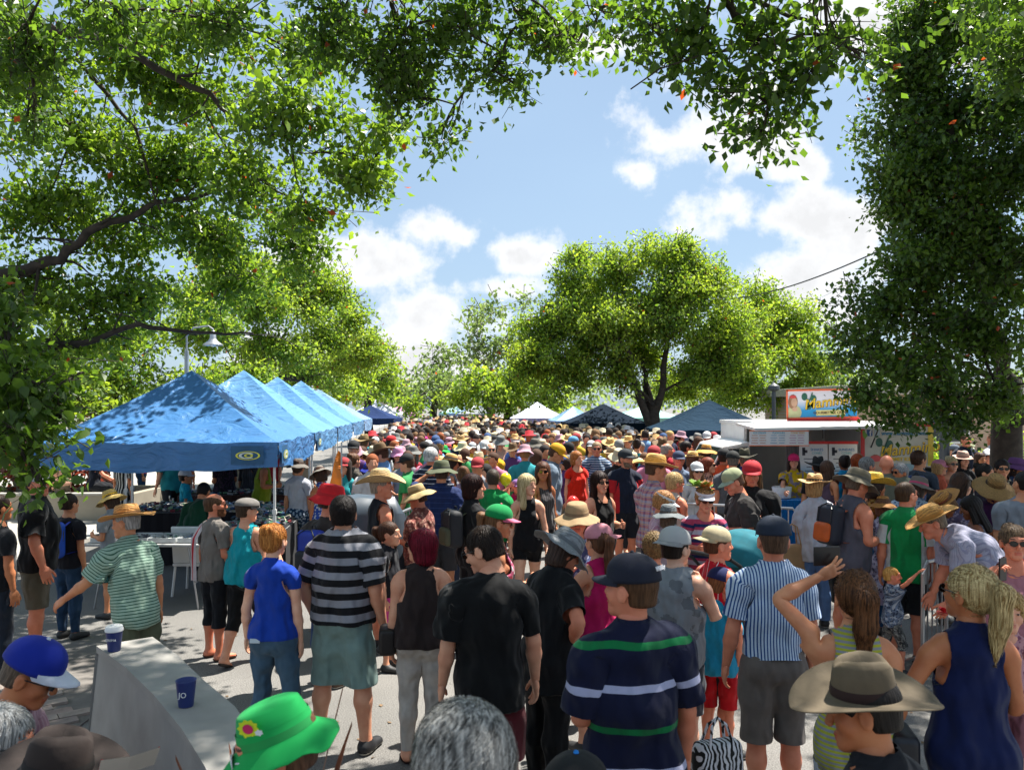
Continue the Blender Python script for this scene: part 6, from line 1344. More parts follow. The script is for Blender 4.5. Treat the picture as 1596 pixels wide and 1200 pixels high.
# hanging goods of the toy stall
kinds = [('plush_toy','plush toy'),('shoulder_bag','small bag'),('toy_doll','doll'),('pouch','pouch')]; cols_ = [('yellow',(.80,.62,.03)),('orange',(.80,.25,.03)),('pink',(.75,.15,.35)),('lilac',(.50,.38,.70)),('red',(.65,.03,.05)),('white',(.7,.7,.7)),('purple',(.22,.05,.35)),('teal',(.05,.40,.42))]
gm_ = {}
for i in range(30):
    col = cols_[(i*5+i//8) % 8]; kd = kinds[i//8]; px = 1046+i*6.4+3*math.sin(i*2.3); Y = 21.2+(i % 3)*.35; a = at(px, 693+10*math.sin(i*1.7), Y); mb = MB(); rs_ = random.Random(i)
    if kd[0] in ('plush_toy','toy_doll'):
        mb.lathe([(.001,.11),(.06,.09),(.08,.03),(.05,-.02),(.001,-.02)], 10, c=(0,0,.10)); mb.lathe([(.001,.08),(.07,.05),(.10,-.05),(.06,-.14),(.001,-.15)], 10)
        for sx in (-1,1): mb.tube([(sx*.06,0,.02),(sx*.14,0,-.06)], [.035,.025], 6); mb.tube([(sx*.04,0,-.12),(sx*.06,0,-.24)], [.035,.03], 6)
    else:
        mb.box((0,0,-.02), (.20,.08,.22)); mb.tube([(-.08,0,.08),(-.05,0,.2),(.05,0,.2),(.08,0,.08)], .01, 5); mb.box((0,-.045,-.05), (.14,.02,.10))
    o = mb.build(kd[0], P_('toy_'+col[0], col[1], .6), None, smooth=kd[0] in ('plush_toy','toy_doll')); o.location = a; o.rotation_euler = (0,rs_.uniform(-.15,.15),rs_.uniform(-.4,.4))
    tag(o, '%s %s hanging in the dark blue stall, %s' % (col[0], kd[1], ('beside its left leg','left of its middle','right of its middle','near the menu board')[i*4//30]), kd[1].split()[-1], 'toys and bags hanging in the dark blue stall')
r = empty('display_rail', tuple(at(1045,690,21.6))[:2]+(0,)); tag(r, 'steel rails from which the toys hang in the dark blue stall', 'rail')
for k_ in range(3):
    mb = MB(); mb.tube([(0,k_*.35-.4,1.78),(3.4,k_*.35-.4,1.78)], .012, 6); mb.build('rail', M_GREYM, r)
for x_ in (0,3.4): mb = MB(); mb.tube([(x_,-.05,0),(x_,-.05,1.8)], .015, 6); mb.box((x_,-.05,.02), (.06,.9,.03)); mb.build('upright', M_GREYM, r)
folding_table('pale table below the hanging toys', 5.6, 20.7, 0, 2.4, .7, .75, M_WPAINT, cloth('plainteal', ['#2a7f86']))
# flag, balloons
a = at(518,745,10.4); r = empty('flag', (a.x, 10.4, 0)); tag(r, 'orange feather flag beside the second blue gazebo leg', 'flag'); mb = MB(); mb.tube([(.12,0,0),(.12,0,1.95)], .012, 6); mb.build('pole', M_GREYM, r)
V = []; 
for i in range(13):
    t = i/12; wd_ = .04+.13*t**.8; 
    for j in range(4): V.append((.12-wd_*j/3, .03*math.sin(t*7+j), 1.78-t*.50+.02*j))
mobj('flag_cloth', npmesh('flag_cloth', np.array(V), np.array([(i*4+j, i*4+j+4, i*4+j+5, i*4+j+1) for i in range(12) for j in range(3)]), [canopy_mat('orange_nylon', (.80,.22,.02))]), r)
def balloon(label, px, py, Y, r_, col, long=1.2):
    a = at(px, py, Y); rt = empty('balloon', tuple(a)); tag(rt, label, 'balloon'); m = plain('balloon_'+str(col), col, .18, noise=.02); pr = [(r_*math.sin(math.pi*i/14)*(1-.12*(i/14)), r_*long*math.cos(math.pi*i/14)) for i in range(15)]; mb = MB(); mb.lathe(pr, 28); mb.build('balloon', m, rt, smooth=True)
    mb = MB(); mb.lathe([(.004,-r_*long),(.012,-r_*long-.02),(.003,-r_*long-.02)], 8); mb.build('knot', m, rt); mb = MB(); mb.tube([(0,0,-r_*long-.02),(.03,.02,-r_*long-.2),(.0,.05,-r_*long-.45)], .002, 4); mb.build('string', M_WPAINT, rt)
balloon('yellow balloon held up by the child near the blonde woman', 788, 747, 9.4, .072, (.85,.72,.02), 1.1)
balloon('tall red balloon left of the dark haired woman', 893, 790, 8.9, .085, (.80,.04,.03), 1.5)
# pram
r = empty('pram', tuple(at(1162,850,7.6))[:2]+(0,), math.radians(-52)); r.scale = (1.0,)*3; tag(r, 'teal hooded pram facing away in the gap beside the boys', 'pram'); TEAL = P_('teal_fabric', (.006,.14,.18), .85, noise=.2)
V = []; n, k_ = 12, 10
for i in range(n+1):
    a_ = math.radians(-10+i*118/n); kf = 1-.07*abs(math.sin(i*math.pi/4))
    for j in range(k_+1): b_ = -math.pi/2+math.pi*j/k_; cb = max(0, math.cos(b_)); V.append((.25*math.sin(b_), -.05-.30*kf*math.cos(a_)*cb**.35, .98+.27*kf*math.sin(a_)*cb**.3))
mobj('hood', npmesh('hood', np.array(V), np.array([(i*(k_+1)+j, (i+1)*(k_+1)+j, (i+1)*(k_+1)+j+1, i*(k_+1)+j+1) for i in range(n) for j in range(k_)]), [TEAL]), r)
mb = MB(); mb.box((0,.05,.72), (.40,.5,.05), Matrix.Rotation(.25,3,'X')); mb.box((0,-.22,.92), (.40,.06,.42), Matrix.Rotation(-.3,3,'X')); mb.box((0,.38,.50), (.38,.28,.04), Matrix.Rotation(-.6,3,'X')); mb.build('seat', P_('dark_teal_seat', (.01,.12,.14), .7), r, bevel=.02)
for sx in (-1,1):
    mb = MB(); mb.tube([(sx*.27,-.60,1.06),(sx*.27,-.45,.98),(sx*.26,.0,.60),(sx*.24,.5,.14)], .016, 8); mb.tube([(sx*.26,.05,.62),(sx*.27,-.38,.16)], .014, 8); mb.build('frame', M_BLACK, r)
    for yy, rr in ((.5,.11),(-.38,.15)):
        mb = MB(); mb.lathe([(rr-.035,-.018),(rr,-.015),(rr,.015),(rr-.035,.018),(rr-.035,-.018)], 20, fn=lambda p: (p.z, p.x, p.y)); wl_ = mb.build('wheel', M_BLACK, r, smooth=True); wl_.location = (sx*.27, yy, rr)
        mb = MB(); [mb.tube([(0,0,0),(0,(rr-.03)*math.cos(q*1.2566),(rr-.03)*math.sin(q*1.2566))], .006, 4) for q in range(5)]; mb.build('spokes', M_GREYM, wl_)
mb = MB(); mb.tube([(-.27,-.60,1.06),(-.2,-.65,1.08),(.2,-.65,1.08),(.27,-.60,1.06)], .02, 8); mb.build('handle', M_BLACK, r); mb = MB(); mb.box((0,.05,.28), (.36,.45,.14)); mb.build('basket', P_('grey_mesh', (.10,.10,.11), .8), r, bevel=.02)
# rubbish and fallen leaves
rs = np.random.RandomState(77)
P0 = np.stack([rs.uniform(-4,4,260), rs.uniform(4,11,260), np.full(260,.008)], 1); V, Q, T = leaf_quads(P0, .05, rs, 0); V[:, 2] = .006+np.abs(V[:, 2]-.008)*.15; tag(mobj('fallen_leaves', npmesh('fallen_leaves', V, Q, [P_('dry_leaf', (.16,.10,.05), .8, noise=.4)], smooth=False)), kind='stuff')
# ---------------------------------------------------------------- things people carry
def rbox(size, r_, n=5):
    sx, sy, sz = size
    return snet(lambda P: np.linalg.norm(np.maximum(np.abs(P)-(np.array([sx,sy,sz])/2-r_), 0), axis=1)-r_, (-sx/2-.03,-sy/2-.03,-sz/2-.03), (sx/2+.03,sy/2+.03,sz/2+.03), .016)
def wmat(root): return Matrix.Translation(root.location) @ Matrix.Rotation(root.rotation_euler[2], 4, 'Z')
def backpack(label, who, m1, m2, sc=.82):
    root, ps, s, parts = who; R = ps.R['chest']; c = (np.array([0,-.235 if ps.bt != 'child' else -.2,1.235])-ps.rest['chest']) @ R.T+ps.T['chest']+np.array([0,0,ps.dz])
    M = wmat(root) @ Matrix.Translation(Vector((c*s).tolist())) @ Matrix(R.tolist()).to_4x4() @ Matrix.Scale(s*sc, 4); o = empty('backpack'); o.matrix_world = M; tag(o, label, 'backpack')
    V, Q = rbox((.31,.19,.46), .07); mobj('pack_body', npmesh('pack_body', V*np.array([1,1,1])+np.stack([0*V[:,0], 0*V[:,0], 0*V[:,0]], 1), Q, [m1]), o)
    V, Q = rbox((.24,.10,.22), .045); mobj('pocket', npmesh('pocket', V+np.array([0,-.10,-.09]), Q, [m2]), o)
    mb = MB(); mb.tube([(-.11,-.10,.02),(-.11,-.10,.18),(-.04,-.05,.24),(.04,-.05,.24),(.11,-.10,.18),(.11,-.10,.02)], .008, 5); mb.build('zip', M_BLACK, o)
    for sx in (-1,1):
        mb = MB(); pr = [(sx*.09,.09,.16),(sx*.105,.16,.215),(sx*.115,.27,.20),(sx*.125,.345,.08),(sx*.14,.33,-.06),(sx*.165,.22,-.16),(sx*.14,.09,-.18)]
        for i in range(len(pr)-1): 
            a_, b_ = Vector(pr[i]), Vector(pr[i+1]); mb.quad(a_+Vector((-.022,0,.0)), a_+Vector((.022,0,0)), b_+Vector((.022,0,0)), b_+Vector((-.022,0,0)))
        mb.build('strap', m2, o)
    mb = MB(); mb.tube([(-.03,.05,.23),(-.02,.04,.27),(.02,.04,.27),(.03,.05,.23)], .008, 5); mb.build('handle', M_BLACK, o); return o
def hand_world(who, sd, off=(0,0,-.09)):
    root, ps, s, parts = who; q = ps.handpt(np.array([off]), sd)[0]*s; return wmat(root) @ Vector(q.tolist())
def tote(label, c, w, h, mat, rz=0.0, drop=.22, name='tote_bag', text_=None, m2=None):
    o = empty(name, tuple(c), rz); tag(o, label, 'bag'); V, Q = rbox((w,.10,h), .03); V = V.copy(); V[:, 0] *= 1-.18*(V[:, 2]/h); mobj('bag_body', npmesh('bag_body', V-np.array([0,0,drop+h/2]), Q, [mat], attrs={'pat': ('FLOAT_VECTOR','POINT',V)}), o)
    for yy in (-.04,.04): mb = MB(); mb.tube([(-w*.25,yy,-drop-.02),(-w*.15,yy*.4,-.03),(0,0,0),(w*.15,yy*.4,-.03),(w*.25,yy,-drop-.02)], .007, 6); mb.build('handle', m2 or mat, o)
    return o
def strap_bag(label, who, side, mat, bagc=None):
    """bag on a long strap that crosses the chest; side = hip on which the bag hangs (+1 right)"""
    root, ps, s, parts = who; w_ = BT[ps.bt]; k = max(w_['ch'], w_['wa'])/.155; pr = []
    n = 22
    for i in range(n+1):
        t = math.tau*i/n; zc = 1.19+.27*math.cos(t)*1.0; xx = -side*.13*math.cos(t)+0; rr = .128*k*(1.0-.25*max(0, math.cos(t))); yy = rr*math.sin(t); 
        pr.append((-side*(.115 if math.cos(t) > 0 else .185*k)*math.cos(t), yy*1.05, 1.465 if math.cos(t) > .96 else zc+.0))
    P = np.array(pr); P = ps.apply(P, np.eye(17)[[2]*len(P)])*s; M = wmat(root); mb = MB()
    for i in range(n):
        a_, b_ = Vector(P[i].tolist()), Vector(P[i+1].tolist()); mb.quad(a_+Vector((0,0,.018)), a_-Vector((0,0,.018)), b_-Vector((0,0,.018)), b_+Vector((0,0,.018)))
    o = empty('shoulder_bag'); o.matrix_world = M; tag(o, label, 'bag'); mb.build('strap', mat, o)
    c = ps.apply(np.array([[side*.24*k,.02,.93]]), np.eye(17)[[0]])[0]*s; V, Q = rbox((.13,.24,.20), .03); mobj('bag_body', npmesh('bag_body', V*s+c, Q, [bagc or mat]), o); return o
# ---------------------------------------------------------------- the crowd, one person at a time
SKN = {'l':'#dda383', 'm':'#cf9069', 't':'#b9774f', 'd':'#7a4a30', 'r':'#d98c6c', 'p':'#e2b194'}
def C(col, pat='p', *more): return cloth(pat, [col, *more])
def T_(kind, col, pat='p', more=(), **k): return dict(kind=kind, mat=cloth(pat, [col, *more]), **k)
def B_(kind, col, pat='p', more=(), **k):
    L0 = {'jeans':.10,'leggings':.12,'capri':.36,'shorts':.52,'tightshorts':.72,'trousers':.09}[kind]
    return dict(kind=kind, mat=cloth('denim' if kind == 'jeans' and pat == 'p' else pat, [col, *more]), len=k.pop('len', L0), **k)
def H_(kind, col, band=None, straw=None, **k):
    m = straw_mat(col) if (kind in ('straw','sun','cowboy','wide') if straw is None else straw) else plain('felt_'+str(col), col, .85, noise=.14, scale=18, bump=.3)
    return (kind, [m, plain('band_'+str(band or col), band or col, .8, noise=.1)], k)
CAMO = lambda: cloth('camo', ['#5a5f48','#8d8a6c','#3b3f33'])
def Hm(kind, m1, m2, **k): return (kind, [m1, m2], k)
WHO = {}
def P(key, px, yt, h, face, bt, label, top=None, bottom=None, hair=('short','#2a1c14'), hat=None, s=None, lod=None, skin='m', look=0, group=None, **k):
    hh = h+(.05 if hat and hat[0] in ('straw','cowboy','akubra','sun','fedora','wide') else .02 if hat else .01)
    s_ = s or (yt-HY)/(CAMZ-hh); Y = F/s_; X = (px-CX)/F*Y; pose = dict(k.pop('pose', {})); pose['hyaw'] = pose.get('hyaw', 0)-look
    st_ = pose.get('legs') == 'sit'
    keep = k.pop('keep', 0)
    if s and not keep and not st_ and abs(pose.get('lean', 0)) < 10: h = CAMZ-(yt-HY)/s-(hh-h)
    if lod is None: lod = 0 if s_ > 195 else 1 if s_ > 88 else 2
    root, ps, sc, parts = person(label, 0, 0, h, face, bt, lod, pose, SKN.get(skin, skin), top, bottom, hair=hair, hat=hat, group=group, **k)
    hc = Matrix.Rotation(root.rotation_euler[2], 3, 'Z') @ Vector((ps.headpt(np.array([[0,0,1.66]]))[0]*sc).tolist())
    topz = CAMZ-(yt-HY)/s_; root.location = (X-hc.x, Y-hc.y, 0)
    if st_: root.location.z = topz-(hh-h)-hc.z-.095*sc
    WHO[key] = (root, ps, sc, parts); bpy.context.view_layer.update() if False else None
    return WHO[key]
def lift(key, z): WHO[key][0].location.z += z

# --- front row, closest to the viewer
P('bucket', 428, 1092, 1.76, -105, 'man', 'person at the bottom edge in a bright green bucket hat', T_('tee','#3a1a20'), B_('jeans','#334055'), hair=('short','#5a4030'), s=600, glasses='#d8d8d8', pose=dict(hpitch=-10), skin='r')
g_ = hat_parts('bucket', [cloth('plaingreenhat', ['#129a4a']), plain('green_band', '#0f8a40', .8)], WHO['bucket'][0], 0)
def puthat(key, ho, z=1.685, tilt=(-.08,0,0), sc=1.08):
    root, ps, s, parts = WHO[key]; c = np.array([0,-.008,z])-ps.rest['head']; p = (c*ps.hscale) @ ps.R['head'].T+ps.T['head']+np.array([0,0,ps.dz]); H = Matrix(ps.R['head'].tolist()).to_4x4()
    ho.matrix_local = Matrix.Translation(Vector((p*s).tolist())) @ H @ Matrix.Rotation(tilt[0],4,'X') @ Matrix.Rotation(tilt[1],4,'Y') @ Matrix.Rotation(tilt[2],4,'Z') @ Matrix.Scale(s*ps.hscale*sc, 4)
puthat('bucket', g_, 1.675, (-.14,.08,0), .98)
mb = MB()
def disc(mb, c, rx_, rz_, m, dy, n=16, sp_=0):
    mb.v.append((c[0], c[1]-dy, c[2])); b0 = len(mb.v)-1
    for i in range(n): t = i*math.tau/n; q = 1+(sp_ if i % 2 else 0); mb.v.append((c[0]+rx_*q*math.cos(t), c[1]-dy, c[2]+rz_*q*math.sin(t)))
    for i in range(n): mb.f.append((b0, b0+1+i, b0+1+(i+1) % n)); mb.m.append(m)
disc(mb, (0,0,0), .027, .022, 0, .000, 20, .25); disc(mb, (0,0,0), .016, .014, 1, .0015); disc(mb, (.028,0,-.016), .010, .007, 2, .0018, 12, .4)
em = mb.build('embroidered_flower', [plain('thread_yellow', '#c8d81e', .7), plain('thread_magenta', '#c2185b', .7), plain('thread_white', '#d8dce0', .7)], g_); em.location = (-.075,.052,.060); em.rotation_euler = (.1,0,math.radians(-120))
P('greyhair', 722, 1090, 1.82, -12, 'man', 'grey haired bareheaded man with glasses at the bottom edge', T_('polo','#4a4455','hs22_30',('#2c2838',)), B_('trousers','#3a3a3a'), hair=('grey','#54524e','#b4b1aa'), s=800, strand=3800, glasses='#333333', pose=dict(hpitch=-22), skin='r')
P('akubra', 1345, 1022, 1.62, -28, 'man', 'person in a broad brown felt hat with a leather band at the lower right', T_('shirt','#1b1d22'), B_('jeans','#26334a'), hair=('short','#1a1613'), s=520, hat=H_('akubra','#5e523f','#2c1712',tilt=.16,roll=-.24,sc=1.04,yaw=.3), pose=dict(hpitch=-12,hroll=8), skin='t', look=-38)
P('blackcap', 898, 1176, 1.62, 20, 'man', 'person in a black cap with a blue button just showing at the bottom edge', T_('tee','#101010'), B_('jeans','#20242c'), hair=('short','#201812'), s=620, hat=H_('cap','#08090b','#1479c9'))
P('navydress', 1512, 880, 1.70, 8, 'woman', 'woman in a sleeveless royal navy dress with a streaked blonde ponytail', T_('dress','#0a1844',tank=.035,neck='crew',low=.5,flare=.02), None, hair=('pony','#a07a42','#ecd49a'), strand=4200, s=355, look=-35, skin='t', pose=dict(ar='bent',al='wide'), glasses='#151515')
P('curlychild', 1572, 918, 1.05, 200, 'child', 'small child with curly fair hair carried over the shoulder of the navy dress woman', T_('tee','#b98c92','floral',('#8a5a70',)), B_('shorts','#8c5b66'), hair=('curly','#b08448','#dcbc80'), strand=1600, s=330, skin='p', pose=dict(ar='reach'), lod=0, keep=1)
lift('curlychild', .47)
P('stripetank', 1332, 888, 1.66, 12, 'woman', 'woman in a yellow and grey striped tank raising her arm to take a picture', T_('tank','#a9ab35','hs22_50',('#8b8d92',),tank=.05,neck='scoop',hem=.84,loose=0), B_('jeans','#b9c3cf'), hair=('pony','#3a2415','#7c5030'), strand=4200, s=348, look=-8, skin='m', pose=dict(al=((.62,.25,.62),(-.84,.30,.42),'spread'), ar='bent', twist=0))
P('rugby', 985, 864, 1.80, -12, 'man', 'man in a navy polo with white and green bands and a navy cap', T_('polo','#0c1230','rugby',('#a9abc6','#06713c'),sleeve=.25,hem=.80,neck='polo',loose=2), B_('trousers','#16181f'), hair=('crop','#4a3220'), hat=H_('cap','#0c1226','#0c1226',yaw=.1), look=-38, s=376, skin='r', pose=dict(al='bent', ar='hang2'), lod=0)
P('bluestripe', 1205, 805, 1.77, 3, 'man', 'man in a blue pin striped shirt, khaki shorts and a dark blue cap', T_('shirt','#c3d3e4','vs17_42',('#1c4a86',),sleeve=.21,hem=.98,loose=1), B_('shorts','#6b625c',len=.48,waist=1.05), hair=('crop','#4a3527'), hat=H_('cap','#182335','#182335'), s=268, skin='r', pose=dict(ar='hang', al='hang2', legs='stand'), shoes=('sandal','#8c2a22'))
P('blackshirt', 752, 816, 1.78, -10, 'man', 'heavy man in a plain black t-shirt and maroon shorts looking down', T_('tee','#0b0b0c',sleeve=.24,hem=.80,loose=2), B_('shorts','#5a1d24',len=.50), hair=('crop','#241a14'), look=-55, s=284, skin='l', glasses='#2b2b2b', strand=1500, pose=dict(al='hang2', ar='hang2', hpitch=-24))
P('redhair', 657, 824, 1.60, -6, 'bigwoman', 'woman with short dark red hair in a brown tank top and white jeans', T_('tank','#2b201f',tank=.045,neck='scoop',hem=.90,loose=1), B_('jeans','#b4ada5'), hair=('bob','#5a0b1c','#8a1830'), look=-52, s=229, skin='l', strand=2600, glasses='#151515', pose=dict(al='hang', ar='hang', legs='stand'), shoes=('sandal','#44302a'))
P('stripeman', 535, 770, 1.80, 14, 'bigman', 'dark haired man in a black and grey striped t-shirt with sage shorts', T_('tee','#121216','hs96_50',('#8f8f96',),sleeve=.24,hem=.90,loose=2), B_('shorts','#7b9590',len=.47), hair=('short','#150f0d'), look=-20, s=222, skin='l', strand=1800, pose=dict(al='pocket', ar='hang2', legs='apart'), shoes='#17181b')
P('bluetee', 427, 815, 1.62, 4, 'woman', 'woman with gingery hair in a plain blue t-shirt and jeans', T_('tee','#0f3ba0',sleeve=.12,neck='scoop',hem=.93,loose=0), B_('jeans','#3f5a70'), hair=('bun','#a55a22','#e09a50'), s=228, skin='p', strand=2600, look=12, pose=dict(al='hang2', ar='hang', legs='relax'))
P('turq', 384, 771, 1.62, 12, 'bigwoman', 'person in a turquoise tank top, grey flat cap and black three quarter leggings', T_('tank','#0e9aa6',tank=.04,neck='scoop',hem=.86,loose=2), B_('capri','#0b0b0d'), hair=('crop','#3c2c20'), hat=H_('flatcap','#6f6a66','#6f6a66',sc=1.1), look=35, s=165, skin='l', pose=dict(al='hang2', ar='hang', legs='walk'), shoes=('sandal','#2a2320'), lod=0)
P('beardman', 335, 768, 1.66, 40, 'man', 'bearded balding man in a grey t-shirt with a red and white towel on his shoulder', T_('tee','#77716b',sleeve=.2,hem=.84), B_('capri','#13161c'), hair=('bald','#4a3322'), look=28, s=163, beard='#5a3a26', skin='r', pose=dict(al='hang', ar='bent'), glasses='#222222', shoes=('sandal','#3a2a22'), lod=0)
P('greenpolo', 197, 797, 1.63, -55, 'man', 'man in a green and white striped polo with a woven straw hat reaching left', T_('polo','#9db8a6','hs24_30',('#2e5a48',),sleeve=.24,hem=.80,loose=2), B_('shorts','#5a5f4a'), hair=('crop','#8a8580'), hat=H_('straw','#c08a48','#6b4a22',sc=1.1,tilt=-.02), look=-30, s=200, skin='m', pose=dict(lean=16, al=((.45,.55,-.75),(.35,.75,-.45),'relax'), ar='hang'), lod=0)
P('blacktee', 58, 729, 1.82, 62, 'bigman', 'large man in a black printed t-shirt and khaki cargo shorts beside the near foliage', T_('tee','#0d0d10',sleeve=.24,hem=.84,loose=2), B_('shorts','#5c5648',len=.50), hair=('crop','#2a2019'), hat=H_('cap','#a9a9ad','#a9a9ad'), look=40, s=163, skin='r', pose=dict(ar='hang2', al='hang', legs='stand'), lod=0)
P('bluepack', 108, 768, 1.66, 20, 'man', 'person with a bright blue backpack and jeans behind the large man at the left', T_('tee','#1a1a22'), B_('jeans','#25405c'), s=150, skin='m')
P('strawkid', 172, 760, 1.47, -70, 'woman', 'person in a pale grey t-shirt and a straw hat with a yellow ribbon', T_('tee','#8c9094',hem=.80,loose=2), B_('shorts','#2c5a58'), hair=('bob','#3a2a1c'), hat=H_('sun','#c8a860','#d8a818',sc=1.12), s=136, skin='m', pose=dict(al='bent', ar='hang', hpitch=-18))
P('edge', -2, 770, 1.72, 30, 'man', 'dark clothed person cut off by the left edge of the view', T_('tee','#101218'), B_('jeans','#1c2430'), s=178, skin='t')
# --- seated at the lower left
P('bluecap', 52, 999, 1.70, 78, 'man', 'seated man in a royal blue cap and a pink striped shirt reading downwards', T_('shirt','#b98a96','vs20_40',('#c9a3ab',),sleeve=.5,loose=2), B_('trousers','#3a3530'), hair=('crop','#55483c'), hat=Hm('cap', cloth('plaincap', ['#10268c']), plain('cap_white', '#c9ccd6'), tilt=-.02, sc=1.14), s=385, skin='t', pose=dict(legs='sit', lean=12, ar='lap', al='lap', hpitch=-22), glasses='#3a3a3a', lod=0)
P('greywoman', 2, 1100, 1.62, 88, 'woman', 'seated grey haired woman with dark sunglasses at the lower left corner', T_('tee','#8f8f98'), B_('trousers','#2f3a4a'), hair=('bob','#8a8884','#c8c6c2'), strand=1500, s=470, skin='r', pose=dict(legs='sit', ar='lap', al='lap', hpitch=-8), glasses=True, lod=0)
P('brownhat', 92, 1138, 1.62, 72, 'man', 'seated person in a dark brown felt hat holding an open brochure', T_('shirt','#3a4048',sleeve=.5), B_('jeans','#1e3a5c'), hair=('crop','#4a4038'), hat=H_('akubra','#2a201c','#15100e',tilt=.04,roll=.06,sc=1.0), s=540, skin='t', pose=dict(legs='sit', lean=4, ar='lap', al='lap', hpitch=-8), lod=0)
# --- middle distance, left of centre
P('redbucket', 516, 757, 1.72, 25, 'man', 'man in a bright red bucket hat with a dark t-shirt and jeans', T_('tee','#3c3430',sleeve=.24,hem=.82,loose=2), B_('jeans','#1f3d66'), hair=('crop','#3a2a20'), hat=H_('bucket','#c2101c','#b00e18',sc=1.15,tilt=-.02), s=180, skin='r', look=45, pose=dict(hpitch=-10, ar='bent'), shoes='#4a3424', lod=0)
P('cowboy', 594, 732, 1.76, 62, 'man', 'broad tanned man in a pale cowboy hat and a black tank top', T_('tank','#14171f',tank=.035,neck='scoop',hem=.86,loose=1), B_('shorts','#3a3d44'), hair=('crop','#8a7a6a'), hat=H_('cowboy','#c4a878','#7a6242',straw=True,sc=1.12,tilt=.03), s=158, skin='r', look=28, pose=dict(ar='hang', al='hang2'), lod=0)
P('leaflet', 650, 751, 1.62, -75, 'bigwoman', 'woman in a tan sun hat and a rust patterned shirt reading a leaflet', T_('shirt','#8c5048','floral',('#b98a78','#6a3a34'),sleeve=.28,loose=2), B_('jeans','#2f3844'), hair=('crop','#4a3020'), hat=H_('sun','#b8a070','#8a744a',straw=False,sc=1.05), s=150, skin='r', look=-5, pose=dict(ar='bent', al='bent', hpitch=-15), lod=0)
P('plaidnavy', 688, 718, 1.80, 8, 'man', 'man in a navy checked shirt and a camouflage bush hat shading his eyes', T_('shirt','#1c2c58','hs60_12',('#2c3f72',),sleeve=.24,hem=.84,loose=2), B_('shorts','#3c3c40'), hair=('crop','#3a2a20'), hat=Hm('softsun', CAMO(), plain('hat_band_green','#3a3c30')), s=134, skin='m', look=-15, pose=dict(al='brow'))
P('whitehair', 672, 697, 1.74, 15, 'man', 'white haired man in a navy polo with thin white stripes', T_('polo','#141c34','hs62_18',('#b8bcc8',),sleeve=.24,loose=2), B_('shorts','#8a8470'), hair=('grey','#9a9a98','#d4d4d2'), s=110, skin='r', look=20)
P('armcross', 738, 739, 1.68, 60, 'woman', 'person with a dark brown bob in a black t-shirt with folded arms and a backpack', T_('tee','#101013',sleeve=.22,hem=.84,loose=2), B_('trousers','#0d0d10'), hair=('bob','#1c0f0d','#3c1c18'), s=156, skin='l', look=22, strand=1600, pose=dict(ar='cross', al='cross'), lod=0)
P('greentee', 768, 730, 1.66, 25, 'man', 'brown haired person in an emerald green t-shirt', T_('tee','#10914a',loose=2,sleeve=.24), B_('shorts','#3a3a44'), hair=('crop','#3a3028'), s=132, skin='l', look=-30)
P('melon', 778, 787, 1.64, 78, 'woman', 'woman in a green and pink peaked cap behind the heavy man in black', T_('tank','#a8496a','floral',('#c9c0c4',),tank=.04,neck='scoop'), B_('jeans','#3a4a60'), hair=('pony','#6a4a30'), hat=Hm('cap', cloth('side', ['#0d8a48','#c8527a']), plain('pink_peak','#d0607f'), sc=1.1), s=203, skin='m', look=5, glasses=True, pose=dict(ar='bent', hpitch=-8))
P('blonde', 822, 735, 1.68, 178, 'woman', 'blonde woman in a black halter top and black mini shorts walking towards the viewer', T_('tank','#0c0d12',tank=.055,neck='crew',hem=.86,loose=0), B_('tightshorts','#0a0a0d',len=.74), hair=('long','#cdb078','#ecdcae'), strand=2600, s=138, skin='p', look=-42, pose=dict(ar='hang', al='hang2', legs='walk'), shoes=('sandal','#3a2a22'), lod=0)
P('sunglass', 846, 720, 1.70, 150, 'woman', 'brunette woman with sunglasses in a grey striped singlet behind the blonde woman', T_('tank','#3a3638','vs30_40',('#5a5658',),tank=.05,neck='scoop'), B_('tightshorts','#15151a'), hair=('long','#3a2218','#6a4028'), s=121, skin='t', look=30, glasses=True)
P('tallyellowcap', 868, 690, 1.88, 95, 'man', 'tall man in a slate blue polo and a yellow cap looking down', T_('polo','#6f7d8c',sleeve=.24,loose=2,hem=.80), B_('shorts','#b0a890'), hair=('crop','#4a3020'), hat=H_('cap','#c9930c','#c9930c'), s=107, skin='m', pose=dict(hpitch=-28))
P('redtop', 899, 703, 1.64, 165, 'woman', 'woman with short ginger hair in a vivid orange red top', T_('tee','#d8240c',neck='scoop',sleeve=.1,loose=1), B_('trousers','#3a1c28'), hair=('bob','#8a4a22','#c07a3c'), s=95, skin='l', look=-25, lod=1)
P('polohoop', 930, 688, 1.78, 172, 'man', 'grey haired man in a blue and white hooped polo', T_('polo','#24486e','hs40_45',('#a8b4c2',),loose=2,sleeve=.24), B_('shorts','#5a5a58'), hair=('short','#8a7458'), s=88, skin='r', glasses='#333333', look=12, lod=1)
P('blackdress', 935, 731, 1.68, 145, 'bigwoman', 'dark haired woman in a low black dress with large sunglasses', T_('dress','#0a0a0c',tank=.035,neck='v',low=.55,flare=.02), None, hair=('long','#1c110e','#3a221a'), strand=2200, s=137, skin='l', glasses=True, look=10, pose=dict(ar='hang2', al='bent', legs='walk'), lod=0)
P('sportshirt', 975, 700, 1.78, 165, 'man', 'goateed man in a navy sports shirt with red and white sides and a dark cap', T_('polo','#131a2e','side',('#b01a24',),loose=2,sleeve=.24), B_('shorts','#1a1c26'), hair=('crop','#4a4038'), hat=H_('cap','#20262c','#20262c'), s=108, skin='r', beard='#6a5a4c', look=-25)
